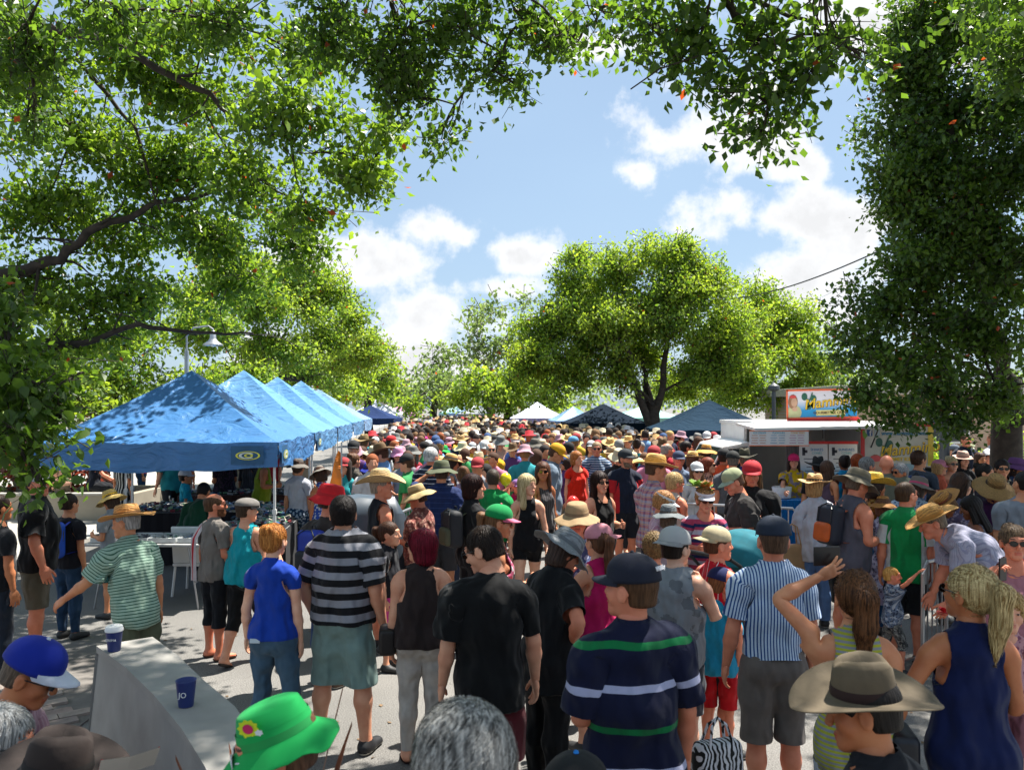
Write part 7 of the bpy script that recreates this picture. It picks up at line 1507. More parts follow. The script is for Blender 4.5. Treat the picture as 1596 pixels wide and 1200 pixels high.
P('plaidman', 1022, 706, 1.80, 75, 'man', 'man in a red and blue plaid shirt and a wide straw hat', T_('shirt','#b8a8b4','plaid',('#c0504a','#3c6a9c','#d8903c'),sleeve=.24,hem=.84,loose=2), B_('jeans','#141b2c'), hair=('crop','#4a3424'), hat=H_('straw','#c49a50','#a8823c',sc=1.15,tilt=.0), s=143, skin='m', look=5, pose=dict(al='hang', ar='hang', hpitch=-8), lod=0)
P('tanbucket', 899, 784, 1.66, 182, 'woman', 'woman in a tan canvas sun hat and dark sunglasses facing the viewer', T_('tee','#3a4468','floral',('#8a90a8',)), B_('jeans','#34405a'), hair=('bob','#5a3424'), hat=H_('softsun','#a08460','#7a6248',sc=1.06), s=205, skin='r', glasses=True)
P('greybucket', 882, 830, 1.60, 52, 'bigwoman', 'woman in a grey woven sun hat and black outfit with a hand on her hip', T_('tee','#0e0f12',sleeve=.20,hem=.70,loose=2), B_('trousers','#0a0a0c'), hair=('bob','#3a2a22'), hat=H_('softsun','#7d8184','#5c6064',straw=True,sc=1.15,tilt=-.25), s=243, skin='r', look=18, pose=dict(lean=12, ar='hip', al='bent', hpitch=-20), lod=0)
P('pinkdress', 932, 816, 1.62, -30, 'woman', 'girl in a hot pink tunic and a pink spotted cap', T_('dress','#c2145c',tank=.045,neck='scoop',low=.70,flare=.01), None, hair=('pony','#5a3a28'), hat=H_('cap','#c8828c','#c8828c',yaw=-1.9), s=224, skin='l', pose=dict(al='mouth', ar='mouth', legs='relax'), lod=0)
P('greytank', 1053, 822, 1.64, 20, 'man', 'boy in a grey tie dyed singlet with a backward white and maroon cap', T_('tank','#8a8e92','tiedye',('#55585c',),tank=.055,neck='scoop',hem=.82,loose=2), B_('shorts','#3a3c44'), hair=('short','#20150f'), hat=Hm('capback', cloth('side', ['#b0b0ae','#5a1420']), plain('grey_peak','#8a8a8a'), sc=1.12), s=245, skin='p', look=30, pose=dict(ar='mouth', al='bent'), lod=0)
P('curlyboy', 1020, 830, 1.40, 10, 'child', 'curly brown haired child between the navy capped man and the boy with the backward cap', T_('tee','#8a5a4a'), B_('shorts','#3a4a5a'), hair=('curly','#5a4630','#8f7448'), strand=900, s=195, skin='l', lod=0)
P('beigecap', 1118, 820, 1.58, 62, 'man', 'boy in a red singlet with a backward beige cap seen in profile', T_('tank','#c01428','vs60_8',('#d8d0d0',),tank=.045,neck='scoop'), B_('shorts','#2a2a30'), hair=('crop','#4a2c1a'), hat=H_('capback','#b4a684','#a89a78'), s=226, skin='r', look=18, lod=0)
P('turqkid', 1124, 884, 1.32, 25, 'child', 'small boy in a turquoise t-shirt, red shorts and a navy cap', T_('tee','#1c8fb4',hem=.84,loose=2), B_('shorts','#b80f1a',len=.52), hair=('crop','#6a4428'), hat=Hm('cap', cloth('plainnavycap', ['#16204c']), plain('peak_navy','#1c2458'), sc=1.1), s=229, skin='r', look=40, pose=dict(ar='bent', al='bent', hpitch=-15), lod=0, shoes=('sandal','#a02028'))
P('greybucket2', 1042, 786, 1.48, 15, 'woman', 'person in a striped grey bucket hat behind the boy with the backward cap', T_('tee','#9a8a92'), B_('jeans','#3a4450'), hair=('bob','#4a3c30'), hat=H_('softsun','#6c7274','#54595c',straw=True), s=164, skin='l')
P('whitevisor', 1036, 764, 1.58, 110, 'woman', 'woman with curly ginger hair, a white visor and a pink checked shirt', T_('shirt','#b8879c','vs18_40',('#d8c0cc',),sleeve=.3), B_('jeans','#39445c'), hair=('curly','#8a5a34','#b88452'), hat=H_('visor','#c4c4c6'), s=158, skin='r', pose=dict(hpitch=-20), glasses='#333333')
P('flagtop', 1099, 758, 1.63, 178, 'bigwoman', 'woman in a red, white and blue striped top with flowers on her white visor', T_('tee','#b04060','multi',('#b8b4c4','#22305c','#c4a8b4'),sleeve=.2,neck='scoop',loose=1), B_('jeans','#1e2c4c'), hair=('curly','#7a5030','#a87a48'), hat=H_('visor','#c0bcc4'), s=159, skin='r', glasses='#222222', pose=dict(ar='bent', al='bent', hpitch=-8), lod=0)
P('blondepony', 1052, 736, 1.65, 55, 'woman', 'blonde ponytailed woman in a white and orange singlet', T_('tank','#c8bcae','tiedye',('#c85a2c',),tank=.05,neck='scoop'), B_('jeans','#4a5a70'), hair=('messy','#b8935a','#e0c48c'), s=134, skin='r', look=20, glasses='#333333', strand=900, lod=0)
P('camocap', 1142, 728, 1.76, -95, 'man', 'man in a dark grey t-shirt and a camouflage cap bending his head', T_('tee','#3a3634',sleeve=.24,loose=2,hem=.84), B_('shorts','#2c2c30'), hair=('crop','#5a4030'), hat=Hm('cap', cloth('camo', ['#9aa07c','#6f7a5a','#b8b49a']), plain('peak_green','#8fa08a')), s=147, skin='r', pose=dict(hpitch=-25, al='bent', lean=6), lod=0)
P('redcap', 1172, 719, 1.80, -150, 'bigman', 'long haired man in a black t-shirt with white lettering and a red cap', T_('tee','#161618',sleeve=.24,loose=2,hem=.80), B_('jeans','#1c2230'), hair=('long','#4a3422','#7a5c38'), hat=H_('cap','#b0202a','#b0202a',sc=1.12), s=141, skin='r', look=-15, pose=dict(ar='cross', al='hang2', hpitch=-6), lod=0)
P('whitecap', 1086, 720, 1.62, 175, 'woman', 'young woman in a white cap and a white t-shirt with a black crow print', T_('tee','#c4c2c4',loose=1), B_('jeans','#5a6a80'), hair=('long','#6a4a30'), hat=H_('cap','#cccccc'), s=113, skin='l', glasses=True)
P('floralcoat', 1104, 713, 1.62, 120, 'woman', 'auburn haired woman in a peach and black floral blouse', T_('blouse','#c08a74','floral',('#2a2228',)), B_('jeans','#2a303c'), hair=('bob','#6a2c1c','#94482c'), s=103, skin='l', glasses=True)
P('orangeshirt', 1128, 699, 1.76, 25, 'man', 'man in an orange shirt and black cap with his back turned', T_('tee','#c4542c',loose=2), B_('shorts','#3a3a40'), hair=('crop','#2a1c14'), hat=H_('cap','#16171a'), s=101, skin='r')
P('greyblackcap', 1142, 703, 1.74, 12, 'bigman', 'man in a charcoal t-shirt and a black army cap seen from behind', T_('tee','#55585e',loose=2), B_('shorts','#3a3c38'), hair=('crop','#5a5048'), hat=H_('cap','#1c1e1c'), s=108, skin='r')
P('olivehat', 1160, 699, 1.78, 10, 'man', 'man in an olive bush hat and a royal blue shirt', T_('shirt','#1c3f94','floral',('#3c62b4',)), B_('shorts','#4a4a4c'), hair=('crop','#7a6a58'), hat=H_('akubra','#4c4836','#2a281e'), s=100, skin='r')
P('bluegreypolo', 1058, 703, 1.74, 178, 'man', 'older man in a steel blue shirt and a navy cap facing the viewer', T_('shirt','#6c7c94'), B_('trousers','#3c4048'), hair=('crop','#8a8682'), hat=H_('cap','#34405a'), s=101, skin='r')
P('redbald', 1040, 690, 1.78, 70, 'man', 'bald sunburnt man in a crimson shirt', T_('tee','#a01428',loose=2), B_('shorts','#3c3c40'), hair=('bald','#8a8078'), s=90, skin='r', lod=1)
P('blackprofile', 1070, 687, 1.76, 85, 'man', 'dark haired man in black with sunglasses seen in profile', T_('tee','#15161a'), B_('jeans','#232a38'), hair=('short','#1a1210'), s=85, skin='r', glasses=True, lod=1)
P('tealdress', 993, 684, 1.66, 20, 'woman', 'woman in a bright turquoise halter dress with her hair up', T_('dress','#13a0ae','floral',('#2cc0c4',),tank=.055,neck='straps',low=.2), None, hair=('bun','#241814'), s=73, skin='l', lod=1)
P('whiteshirt2', 1022, 684, 1.72, 150, 'man', 'slim person in an open white shirt and sunglasses near the toy stall', T_('shirt','#c8c8ca',sleeve=.4), B_('jeans','#4a5a74'), hair=('crop','#3c2c20'), s=76, skin='m', glasses=True, lod=1)
P('strawside', 1080, 701, 1.66, 60, 'woman', 'person in a pale straw hat beside the man in steel blue', T_('tee','#c0a8a4'), B_('jeans','#44506a'), hair=('bob','#5a4030'), hat=H_('straw','#cfae6a'), s=96, skin='l')
P('strawtop', 1101, 691, 1.70, 40, 'woman', 'person in a golden straw hat with a wide brim near the toy stall', T_('tee','#b84a48'), B_('jeans','#3a4a64'), hair=('bob','#3a2a20'), hat=H_('wide','#d09a44'), s=89, skin='l', lod=1)
# --- by the ice cream van
P('seller', 1237, 707, 1.62, 195, 'woman', 'ice cream seller in a rainbow t-shirt and a pink cap at the van opening', T_('tee','#c8a010','tiedye',('#1c54a8',),loose=2), B_('trousers','#0c0c0e'), hair=('long','#2a1a14'), hat=H_('cap','#c21a5c'), s=95, skin='l', pose=dict(ar='reach', al='bent'))
P('whiteblouse', 1270, 735, 1.66, 12, 'woman', 'woman in a white blouse and pale blue trousers with a straw hat and black ribbon', T_('blouse','#c4c8d4',sleeve=.30,hem=.78,loose=2), B_('trousers','#5f7fae'), hair=('bob','#9a7448','#c89e68'), hat=H_('straw','#c9a26a','#1c1612',sc=1.1), s=142, skin='m', look=25, pose=dict(al='bent', ar='hang'), lod=0)
P('tankpack', 1337, 731, 1.78, 72, 'bigman', 'big sunburnt man in a grey singlet and a camouflage hat with an orange backpack', T_('tank','#55525c',tank=.045,neck='scoop',loose=2,hem=.84), B_('shorts','#0e0e11',len=.5), hair=('crop','#5a4a3c'), hat=Hm('softsun', cloth('camo', ['#6a6250','#94896c','#4a4438']), plain('hb','#4a4438'), sc=1.1), s=161, skin='r', pose=dict(lean=8, ar='bent', al='bent', hpitch=-14), lod=0)
P('yellowhat', 1364, 736, 1.64, 70, 'woman', 'woman in a curled yellow straw hat and a brown patterned dress', T_('dress','#8a5a24','floral',('#5a3414','#b88a48'),sleeve=.2,low=.6,flare=.05), B_('jeans','#1c4870'), hair=('bob','#2a1c16'), hat=H_('cowboy','#d8b23c','#c49a28',straw=True), s=146, skin='t', look=10, pose=dict(ar='bent', al='bent'))
P('greenwhite', 1412, 750, 1.80, 28, 'man', 'man in a green and white football polo leading a toddler', T_('polo','#0d8a48','side',('#c4c8c6',),sleeve=.24,hem=.80,loose=2,neck='polo'), B_('shorts','#1a1c20',len=.5), hair=('crop','#3a2818'), s=166, skin='r', look=42, glasses=True, pose=dict(ar='hang', al='hang'), lod=0)
P('toddler', 1390, 879, .97, 105, 'child', 'fair haired toddler in a printed t-shirt and camouflage shorts taking a step', T_('tee','#6c7a90','floral',('#3a4458','#a8aeb8'),hem=.84,loose=2), B_('shorts','#6a6a66','camo',('#3c3c3c','#8f8c84'),len=.42), hair=('crop','#b8843c','#dca860'), s=172, skin='r', pose=dict(ar=((.3,.5,.5),(.1,.6,.7),'relax'), al='hang', legs='walk'), lod=0, shoes='#1c1e20', keep=1)
P('bender', 1452, 778, 1.78, -78, 'bigman', 'man in a pale grey shirt and a straw hat bending far forward', T_('shirt','#a7a6b8','vs14_30',('#8f8ea4',),sleeve=.24,hem=.86,loose=2), B_('trousers','#0d0e12'), hair=('crop','#6a5a48'), hat=H_('straw','#c08f48','#a87a38',sc=1.1), s=178, skin='r', pose=dict(lean=66, ar=((.15,.6,-.9),(-.1,.8,-.5),'relax'), al=((.15,.6,-.9),(-.1,.8,-.5),'relax'), legs='apart', hpitch=14), lod=0)
P('floralsitter', 1432, 738, 1.60, 60, 'bigwoman', 'woman in a blue patterned blouse with a pink band on her grey hat', T_('blouse','#9aa8b8','floral',('#4a6484',),loose=2,sleeve=.3), B_('jeans','#2a3444'), hair=('bob','#4a3a30'), hat=Hm('softsun', plain('hatgrey','#6a6058',.9,noise=.2), plain('hat_pink','#b8345c'), sc=1.15), s=134, skin='t', pose=dict(lean=25, ar='bent', al='bent'))
P('darktote', 1512, 772, 1.55, -60, 'woman', 'dark haired girl in a patterned top with a cream tote bag', T_('tank','#4a4650','floral',('#8a8690',),tank=.04,neck='scoop'), B_('jeans','#1c2230'), hair=('long','#15100e'), s=160, skin='d', pose=dict(al='bent', ar='hang2', hpitch=-20), lod=0)
P('purpletop', 1552, 737, 1.66, 185, 'bigwoman', 'woman in a plum top and a broad brown straw hat', T_('tee','#3c1440',loose=1), B_('jeans','#1c2030'), hair=('bob','#2a1a12'), hat=H_('wide','#94703c','#6a4c24',sc=1.1), s=146, skin='t', pose=dict(ar='bent', al='bent', hpitch=-22))
P('longhairdark', 1498, 735, 1.66, 75, 'woman', 'long haired brunette in a pale sleeved top leaning to the right', T_('tee','#6a6478','side',('#b8b4c8',),sleeve=.25), B_('jeans','#1c2434'), hair=('long','#241812','#4a3020'), s=142, skin='m', pose=dict(hpitch=-22, lean=8, ar='bent', al='bent'))
P('greyedge', 1596, 733, 1.78, 20, 'bigman', 'man in a light grey t-shirt cut off by the right edge', T_('tee','#7f858e',sleeve=.24,loose=2,hem=.80), B_('jeans','#20283a'), hair=('crop','#15110f'), s=156, skin='m', look=-20, lod=0)
P('phonewoman', 1580, 818, 1.64, 195, 'woman', 'woman in a pink singlet and black sunglasses lifting a phone at the right edge', T_('tank','#a8707a',tank=.05,neck='scoop'), B_('jeans','#3c4a64'), hair=('bun','#4a3828','#7a6248'), s=232, skin='r', glasses=True, look=0, pose=dict(ar='phone', al='hang'), strand=1200, lod=0)
vq = 'people waiting beside the ice cream van'
P('vq1', 1275, 711, 1.70, 15, 'man', 'person in a black felt hat in front of the van posters', T_('tee','#16181e'), B_('jeans','#1c2230'), hair=('crop','#15110f'), hat=H_('akubra','#101012','#060607'), s=106, skin='m', group=vq)
P('vq2', 1290, 718, 1.62, 60, 'woman', 'brunette with sunglasses on her head beside the black hatted person', T_('tank','#5c4858',tank=.04,neck='scoop'), B_('jeans','#344056'), hair=('long','#3a281e','#5c4030'), s=108, skin='m', glasses=True, group=vq)
P('vq3', 1316, 709, 1.66, 0, 'woman', 'woman in a bright blue top with a yellow ribbon in her bun', T_('tank','#0e7fb0',tank=.03,neck='crew'), B_('jeans','#2c3850'), hair=('bun','#1c1410'), s=101, skin='d', group=vq)
P('vq4', 1337, 707, 1.70, 30, 'woman', 'auburn haired woman looking away towards the side banner', T_('tee','#6a2c1c'), B_('jeans','#232c40'), hair=('bob','#7a2c10','#a04a1c'), s=104, skin='m', group=vq)
P('vq5', 1352, 712, 1.70, 80, 'man', 'grey haired man with cropped hair seen in profile before the side banner', T_('tee','#4c4a46'), B_('jeans','#232c40'), hair=('grey','#5a5a58','#8a8a88'), s=112, skin='r', group=vq)
P('vq6', 1382, 708, 1.78, 35, 'bigman', 'bald man in an olive grey t-shirt before the side banner', T_('tee','#626456',loose=2), B_('shorts','#3c3c3a'), hair=None, s=117, skin='r', look=10, group=vq)
P('vq7', 1403, 722, 1.68, -110, 'man', 'grey haired man with spectacles facing left before the side banner', T_('shirt','#5c1c28'), B_('trousers','#202024'), hair=('grey','#6a6a6c','#9a9a9c'), s=118, skin='t', glasses='#333333', group=vq)
P('vq8', 1432, 702, 1.78, 35, 'man', 'young man with a blue backpack and brown hair before the banner edge', T_('tee','#3c4450'), B_('jeans','#232c40'), hair=('messy','#3a2418'), s=107, skin='m', look=40, group=vq)
sq = 'people sitting and standing by the right planter'
P('sq1', 1464, 716, 1.62, 95, 'woman', 'person in a pink cap and a coral shirt', T_('blouse','#d8684c'), B_('jeans','#8a94a8'), hair=('bob','#a07a50'), hat=H_('cap','#c87c90'), s=102, skin='l', group=sq, pose=dict(ar='bent'))
P('sq2', 1483, 711, 1.66, 180, 'woman', 'blonde woman with dark sunglasses in a dark patterned strapless dress', T_('dress','#2a2830','floral',('#5c5a66',),tank=.06,neck='straps',low=.7), None, hair=('bun','#b89a68','#e0c898'), s=102, skin='l', glasses=True, group=sq, pose=dict(ar='bent', al='hip'))
P('sq3', 1501, 702, 1.64, 178, 'woman', 'dark haired woman in a pale fedora and a black top', T_('tee','#121216'), B_('jeans','#20283a'), hair=('long','#1a1210'), hat=H_('fedora','#c8a898','#a88478'), s=94, skin='l', group=sq)
P('sq4', 1528, 705, 1.60, 175, 'woman', 'long haired brunette sitting just left of the bald man in white', T_('tank','#8a7064',tank=.05,neck='scoop'), B_('jeans','#20283a'), hair=('long','#3a2418','#5c3a28'), s=88, skin='m', group=sq, lod=1)
P('sq5', 1556, 703, 1.60, 178, 'man', 'bald man in a white and teal shirt by the right planter', T_('shirt','#b4bcc0'), B_('shorts','#4a4a4c'), hair=('bald','#7a7068'), s=85, skin='r', group=sq, lod=1)
P('sq6', 1577, 703, 1.60, 182, 'man', 'balding man in an open neck white shirt at the far right by the planter', T_('shirt','#c4bcb4',neck='v'), B_('shorts','#4a4a4c'), hair=('bald','#4a3828'), s=86, skin='t', group=sq, lod=1)
P('sq7', 1505, 676, 1.84, 175, 'man', 'man in a navy polo standing behind the planter', T_('polo','#10182c',loose=2), B_('jeans','#20283a'), hair=('crop','#4a3828'), s=76, skin='r', group=sq, lod=1)
P('sq8', 1548, 674, 1.84, -30, 'man', 'man in a white t-shirt standing with his back to the viewer at the right', T_('tee','#c4c2c4',loose=2), B_('jeans','#24405c'), hair=('crop','#7a5c40'), s=75, skin='r', group=sq, pose=dict(al='hip'), lod=1)
P('sq9', 1562, 683, 1.72, 60, 'woman', 'woman in a cream bucket hat and a pale teal shirt', T_('shirt','#7ca8a8','floral',('#a8c8c8',)), B_('jeans','#5a6478'), hair=('bob','#4a3c34'), hat=H_('bucket','#c8c0b4','#2a2624'), s=75, skin='l', group=sq, lod=1)
P('sq10', 1487, 693, 1.50, -20, 'child', 'child in a bright green t-shirt and a grey cap turned away', T_('tee','#2ea63c'), B_('shorts','#34343a'), hair=('crop','#4a3828'), hat=H_('cap','#5c6470'), s=70, skin='l', group=sq, lod=1)
P('sq11', 1450, 727, 1.60, 30, 'child', 'person in a black wide brimmed hat left of the pink cap', T_('tee','#1c1c20'), B_('shorts','#24242a'), hair=('crop','#2a1c14'), hat=H_('bucket','#0d0d10'), s=95, skin='m', group=sq, lod=1)
P('sq12', 1535, 722, 1.64, 120, 'woman', 'dark haired woman with sunglasses pushed up on her hair', T_('tee','#2c2430'), B_('jeans','#1c2230'), hair=('bun','#15100e'), s=121, skin='m', group=sq, look=10)
P('sq13', 1562, 716, 1.66, 200, 'woman', 'brunette in a black and cream floral top beside the plum topped woman', T_('tee','#1a161a','floral',('#a89a84',)), B_('jeans','#1c2230'), hair=('messy','#1c1210'), s=118, skin='m', group=sq, glasses=True)
P('sq14', 1585, 714, 1.66, 150, 'woman', 'person in a purple sun hat close to the right edge', T_('tee','#2c3c5c'), B_('jeans','#1c2230'), hair=('bob','#2a1c18'), hat=H_('softsun','#5c3464','#4a2852'), s=115, skin='t', group=sq)
P('sq15', 1472, 752, 1.55, -100, 'woman', 'person in an orange straw hat stooping behind the football polo man', T_('tee','#5c5470','floral',('#94889c',)), B_('jeans','#2a3040'), hair=('bob','#6a4a30'), hat=H_('straw','#b8803c','#8a3c28'), s=146, skin='t', group=sq, pose=dict(lean=30, hpitch=-20))
P('sq16', 1376, 768, 1.56, 20, 'woman', 'person in a lilac patterned dress just left of the football polo man', T_('dress','#8c88a4','floral',('#54506c','#b4b0c8'),sleeve=.2,low=.42,flare=.04), None, hair=('bob','#5a3a28'), hat=H_('sun','#b07838','#2c2058',sc=.95), s=148, skin='l', group=sq, lod=1)
# --- under and around the blue gazebos
gq = 'people browsing behind the blue gazebos'
P('yellowdress', 249, 731, .98, 35, 'child', 'little girl in a yellow dress standing in the sun beyond the gazebo', T_('dress','#d8a820',tank=.03,neck='crew',low=.50,flare=.07), None, hair=('long','#a8804c'), s=63, skin='l', group=gq, lod=1, shoes=('sandal','#a84a5c'))
P('pinkdenim', 221, 690, 1.60, 60, 'woman', 'woman in a hot pink top and denim skirt whose head is hidden by the gazebo', T_('tee','#d0285c',hem=.95), B_('shorts','#2a4c74',len=.6), hair=('bob','#4a3020'), s=66, skin='l', group=gq, lod=1)
P('vstripe', 192, 700, 1.64, 20, 'woman', 'woman in a black and white vertically striped dress beyond the gazebo', T_('dress','#15151a','vs60_40',('#a8a8a4',),sleeve=.2,low=.35,flare=.06), None, hair=('bob','#2a1c16'), s=86, skin='t', group=gq, lod=1)
P('planterman', 158, 712, 1.55, 80, 'man', 'man in dark blue sitting on the planter wall at the left', T_('tee','#101624'), B_('trousers','#14161c'), hair=('crop','#2a1c14'), s=78, skin='r', group=gq, pose=dict(legs='sit', lean=18, ar='reach', al='lap'), lod=1)
lift('planterman', .15)
P('greenseat', 318, 752, 1.70, 5, 'man', 'stallholder in a dark green top sitting with the back turned under the first gazebo', T_('jacket','#0c3a26',sleeve=.45,loose=2), B_('trousers','#1c1c20'), hair=('crop','#15100e'), s=118, skin='m', group=gq, pose=dict(legs='sit', lean=20, hpitch=-20))
P('capchild', 289, 733, 1.42, 60, 'child', 'child in a turquoise top and white cap seated in a wheelchair', T_('tee','#129cb4'), B_('shorts','#1c1e24'), hair=('crop','#2a1c14'), hat=H_('cap','#c0c0c4'), s=92, skin='m', group=gq, pose=dict(legs='sit'), lod=1)
P('floraldark', 350, 700, 1.62, -40, 'bigwoman', 'woman in a dark floral dress holding an orange bag beyond the gazebo', T_('dress','#15121a','floral',('#3c2438',),sleeve=.2,low=.4), None, hair=('bob','#1c1210'), s=84, skin='t', group=gq, lod=1, pose=dict(ar='bent', al='bent'))
P('greydress', 388, 700, 1.66, 10, 'woman', 'person in a long grey pleated dress next to the lime green dress', T_('dress','#4a484c','vs40_40',('#3c3a3e',),sleeve=.3,low=.25,flare=.05), None, hair=('bob','#3a2c24'), s=82, skin='m', group=gq, lod=1)
P('limedress', 416, 703, 1.64, 75, 'bigwoman', 'woman in a lime green dress at the bead stall', T_('dress','#7c8c18',tank=.03,neck='scoop',low=.45,flare=.06), None, hair=('bob','#2a1c16'), s=90, skin='t', group=gq, lod=1, pose=dict(ar='bent', al='bent', lean=10))
P('whitetee', 465, 711, 1.62, 10, 'woman', 'woman in a white t-shirt and blue floral skirt under the edge of the second gazebo', T_('tee','#b8bac4',neck='scoop',hem=1.0), B_('shorts','#24405c','floral',('#a8b8c8',),len=.58), hair=('bun','#3a2a20'), hat=H_('sun','#6a645c','#4a443c',straw=False,sc=.95), s=109, skin='m', group=gq)
P('floraltank', 498, 716, 1.58, -40, 'woman', 'person in a black and white sun hat and a blue floral singlet', T_('tank','#2c4a9c','floral',('#b8bcc8',),tank=.05,neck='scoop'), B_('jeans','#2a3444'), hair=('bob','#3a2418'), hat=H_('sun','#8c8478','#1c1c20',sc=.95), s=112, skin='t', group=gq, pose=dict(hpitch=-20, lean=10))
# --- centre crowd, named
P('c1', 552, 706, 1.60, 40, 'woman', 'person in a grey patterned top with brown hair in a bun near the flag', T_('tee','#5a544c','floral',('#3c3830',)), B_('jeans','#2a3444'), hair=('bun','#4a3020','#7a5438'), s=97, skin='l')
P('c2', 577, 722, 1.50, 70, 'woman', 'person in a royal blue sun hat and a coral top beside the cowboy hat', T_('tee','#c8504c'), B_('jeans','#2a3444'), hair=('bob','#3a2418'), hat=H_('bucket','#1c2f9c','#1c2f9c'), s=104, skin='l')
P('c3', 620, 697, 1.64, 175, 'woman', 'woman in a pink sun hat and rainbow striped top holding a white bottle', T_('tank','#2c8c6a','multi',('#b8503c','#c8a83c','#3c2c54'),tank=.03,neck='scoop'), B_('shorts','#a8b0b0'), hair=('bob','#2a1c18'), hat=H_('bucket','#d08cb0','#c47ca4',sc=1.05), s=91, skin='l', glasses=True, lod=1, pose=dict(ar='mouth'))
P('c4', 601, 699, 1.62, 175, 'woman', 'woman in a dark navy bucket hat beside the pink sun hat', T_('tee','#3c8c84'), B_('jeans','#2a3444'), hair=('long','#5a3c2c'), hat=H_('bucket','#1c2838','#1c2838',sc=1.05), s=91, skin='l', glasses=True, lod=1)
P('c5', 568, 677, 1.76, 10, 'man', 'man in a tan bush hat and a pale blue shirt with his back turned', T_('shirt','#7c8cb4',loose=2), B_('trousers','#5a5448'), hair=('crop','#5a4a3c'), hat=H_('akubra','#8a744c','#5a4a30'), s=76, skin='l', lod=1)
P('c6', 610, 679, 1.74, 65, 'man', 'man in a red and white cap and a white shirt', T_('tee','#b4b4b8'), B_('shorts','#3a3a40'), hair=('crop','#2a1c14'), hat=H_('cap','#c01c20','#c8c8c8'), s=72, skin='d', lod=1)
P('c7', 691, 694, 1.66, 10, 'woman', 'person all in emerald green with a green top hat', T_('tee','#16a040',loose=2), B_('trousers','#147a34'), hair=('bob','#2a1c18'), hat=H_('bucket','#16a040','#0f7a30'), s=80, skin='l', lod=1)
P('c8', 718, 676, 1.74, 175, 'man', 'bearded man in a navy shirt with a straw hat and sunglasses', T_('shirt','#1c2844'), B_('shorts','#5c544c'), hair=('crop','#4a2c1c'), hat=H_('straw','#b0905c'), s=70, skin='r', beard='#5a3420', glasses=True, lod=1)
P('c9', 712, 708, 1.62, 10, 'woman', 'woman in a striped straw trilby and a peach floral top', T_('tee','#c89484','floral',('#8c5c54',)), B_('jeans','#34405a'), hair=('bob','#1c1210'), hat=H_('fedora','#c8a078','#8c3c3c',straw=True), s=97, skin='l')
P('c10', 746, 704, 1.70, 15, 'man', 'person in a cream wide brimmed sun hat with a brown band', T_('tee','#a894a4'), B_('shorts','#44444a'), hair=('crop','#4a3828'), hat=H_('akubra','#bca888','#7c6444'), s=99, skin='l')
P('c11', 765, 690, 1.76, 170, 'man', 'older man in a mustard yellow shirt with sunglasses', T_('tee','#d8a012',loose=2,sleeve=.3), B_('shorts','#8a8478'), hair=('bald','#a8a4a0'), s=86, skin='l', glasses=True, lod=1)
P('c12', 803, 680, 1.68, 172, 'woman', 'woman in a cornflower blue shirt and pale shorts with sunglasses', T_('shirt','#5474b8',sleeve=.35), B_('shorts','#a8a08c',len=.62), hair=('crop','#a8804c'), hat=H_('visor','#b8a8a4'), s=74, skin='l', glasses=True, lod=1)
P('c13', 781, 682, 1.62, 172, 'woman', 'woman in a dusty pink hat and a white hooped top', T_('tee','#b8b0b4','hs50_20',('#5c7c8c',)), B_('jeans','#44506a'), hair=('bob','#6a4028'), hat=H_('bucket','#a85c6c','#9a5060'), s=68, skin='l', lod=1)
P('c14', 834, 684, 1.76, 165, 'man', 'man in a white shirt and grey sun hat with a strap across his chest', T_('shirt','#bcbcc0'), B_('shorts','#5c584c'), hair=('crop','#3a2c20'), hat=H_('softsun','#5c584e','#4a463e'), s=78, skin='m', lod=1)
P('c15', 893, 680, 1.74, -70, 'man', 'man in a light blue cap and a slate shirt behind the ginger woman', T_('tee','#44546c'), B_('shorts','#3a3a40'), hair=('crop','#7a5c40'), hat=H_('cap','#5c94c0','#5c94c0'), s=73, skin='r', lod=1)
P('c16', 953, 695, 1.62, 178, 'woman', 'ginger woman with sunglasses and a small straw hat beside the hooped polo', T_('tank','#b8a09c',tank=.05,neck='scoop'), B_('jeans','#3a4a64'), hair=('bob','#a05c34','#c47c4c'), hat=H_('fedora','#b89870','#94744c',straw=True), s=84, skin='r', glasses=True, lod=1)
P('c17', 662, 680, 1.64, 5, 'woman', 'person in a pink and green peaked cap and a teal striped top', T_('tee','#1c8c74','hs50_40',('#8c94b8',)), B_('jeans','#34405a'), hair=('bob','#3a2418'), hat=H_('cap','#c8247c','#1c8c54'), s=60, skin='l', lod=1)
P('c18', 860, 747, 1.30, 160, 'child', 'small child in a lilac cap holding the yellow balloon', T_('tee','#b01c5c'), B_('shorts','#3a3a44'), hair=('crop','#5a3c28'), hat=H_('cap','#8c64a0'), s=101, skin='l', lod=1, pose=dict(ar='raise'))
WHO['c18'][0].location.x = at(806,745,12.2).x
P('c19', 694, 726, 1.66, 5, 'woman', 'person in a lilac top with a pink hair bow behind the black t-shirt bob', T_('tee','#a888a8'), B_('jeans','#34405a'), hair=('bun','#5a3c28'), s=124, skin='l')
WHO['c19'][0].location.x = at(722,726,10).x
P('c20', 606, 770, 1.35, 100, 'child', 'child in a black t-shirt and pink shorts just behind the striped t-shirt man', T_('tee','#1c1c22'), B_('shorts','#d0408c',len=.5), hair=('pony','#3a2418'), s=170, skin='l', keep=1)
WHO['c20'][0].location.x = at(628,800,8.2).x

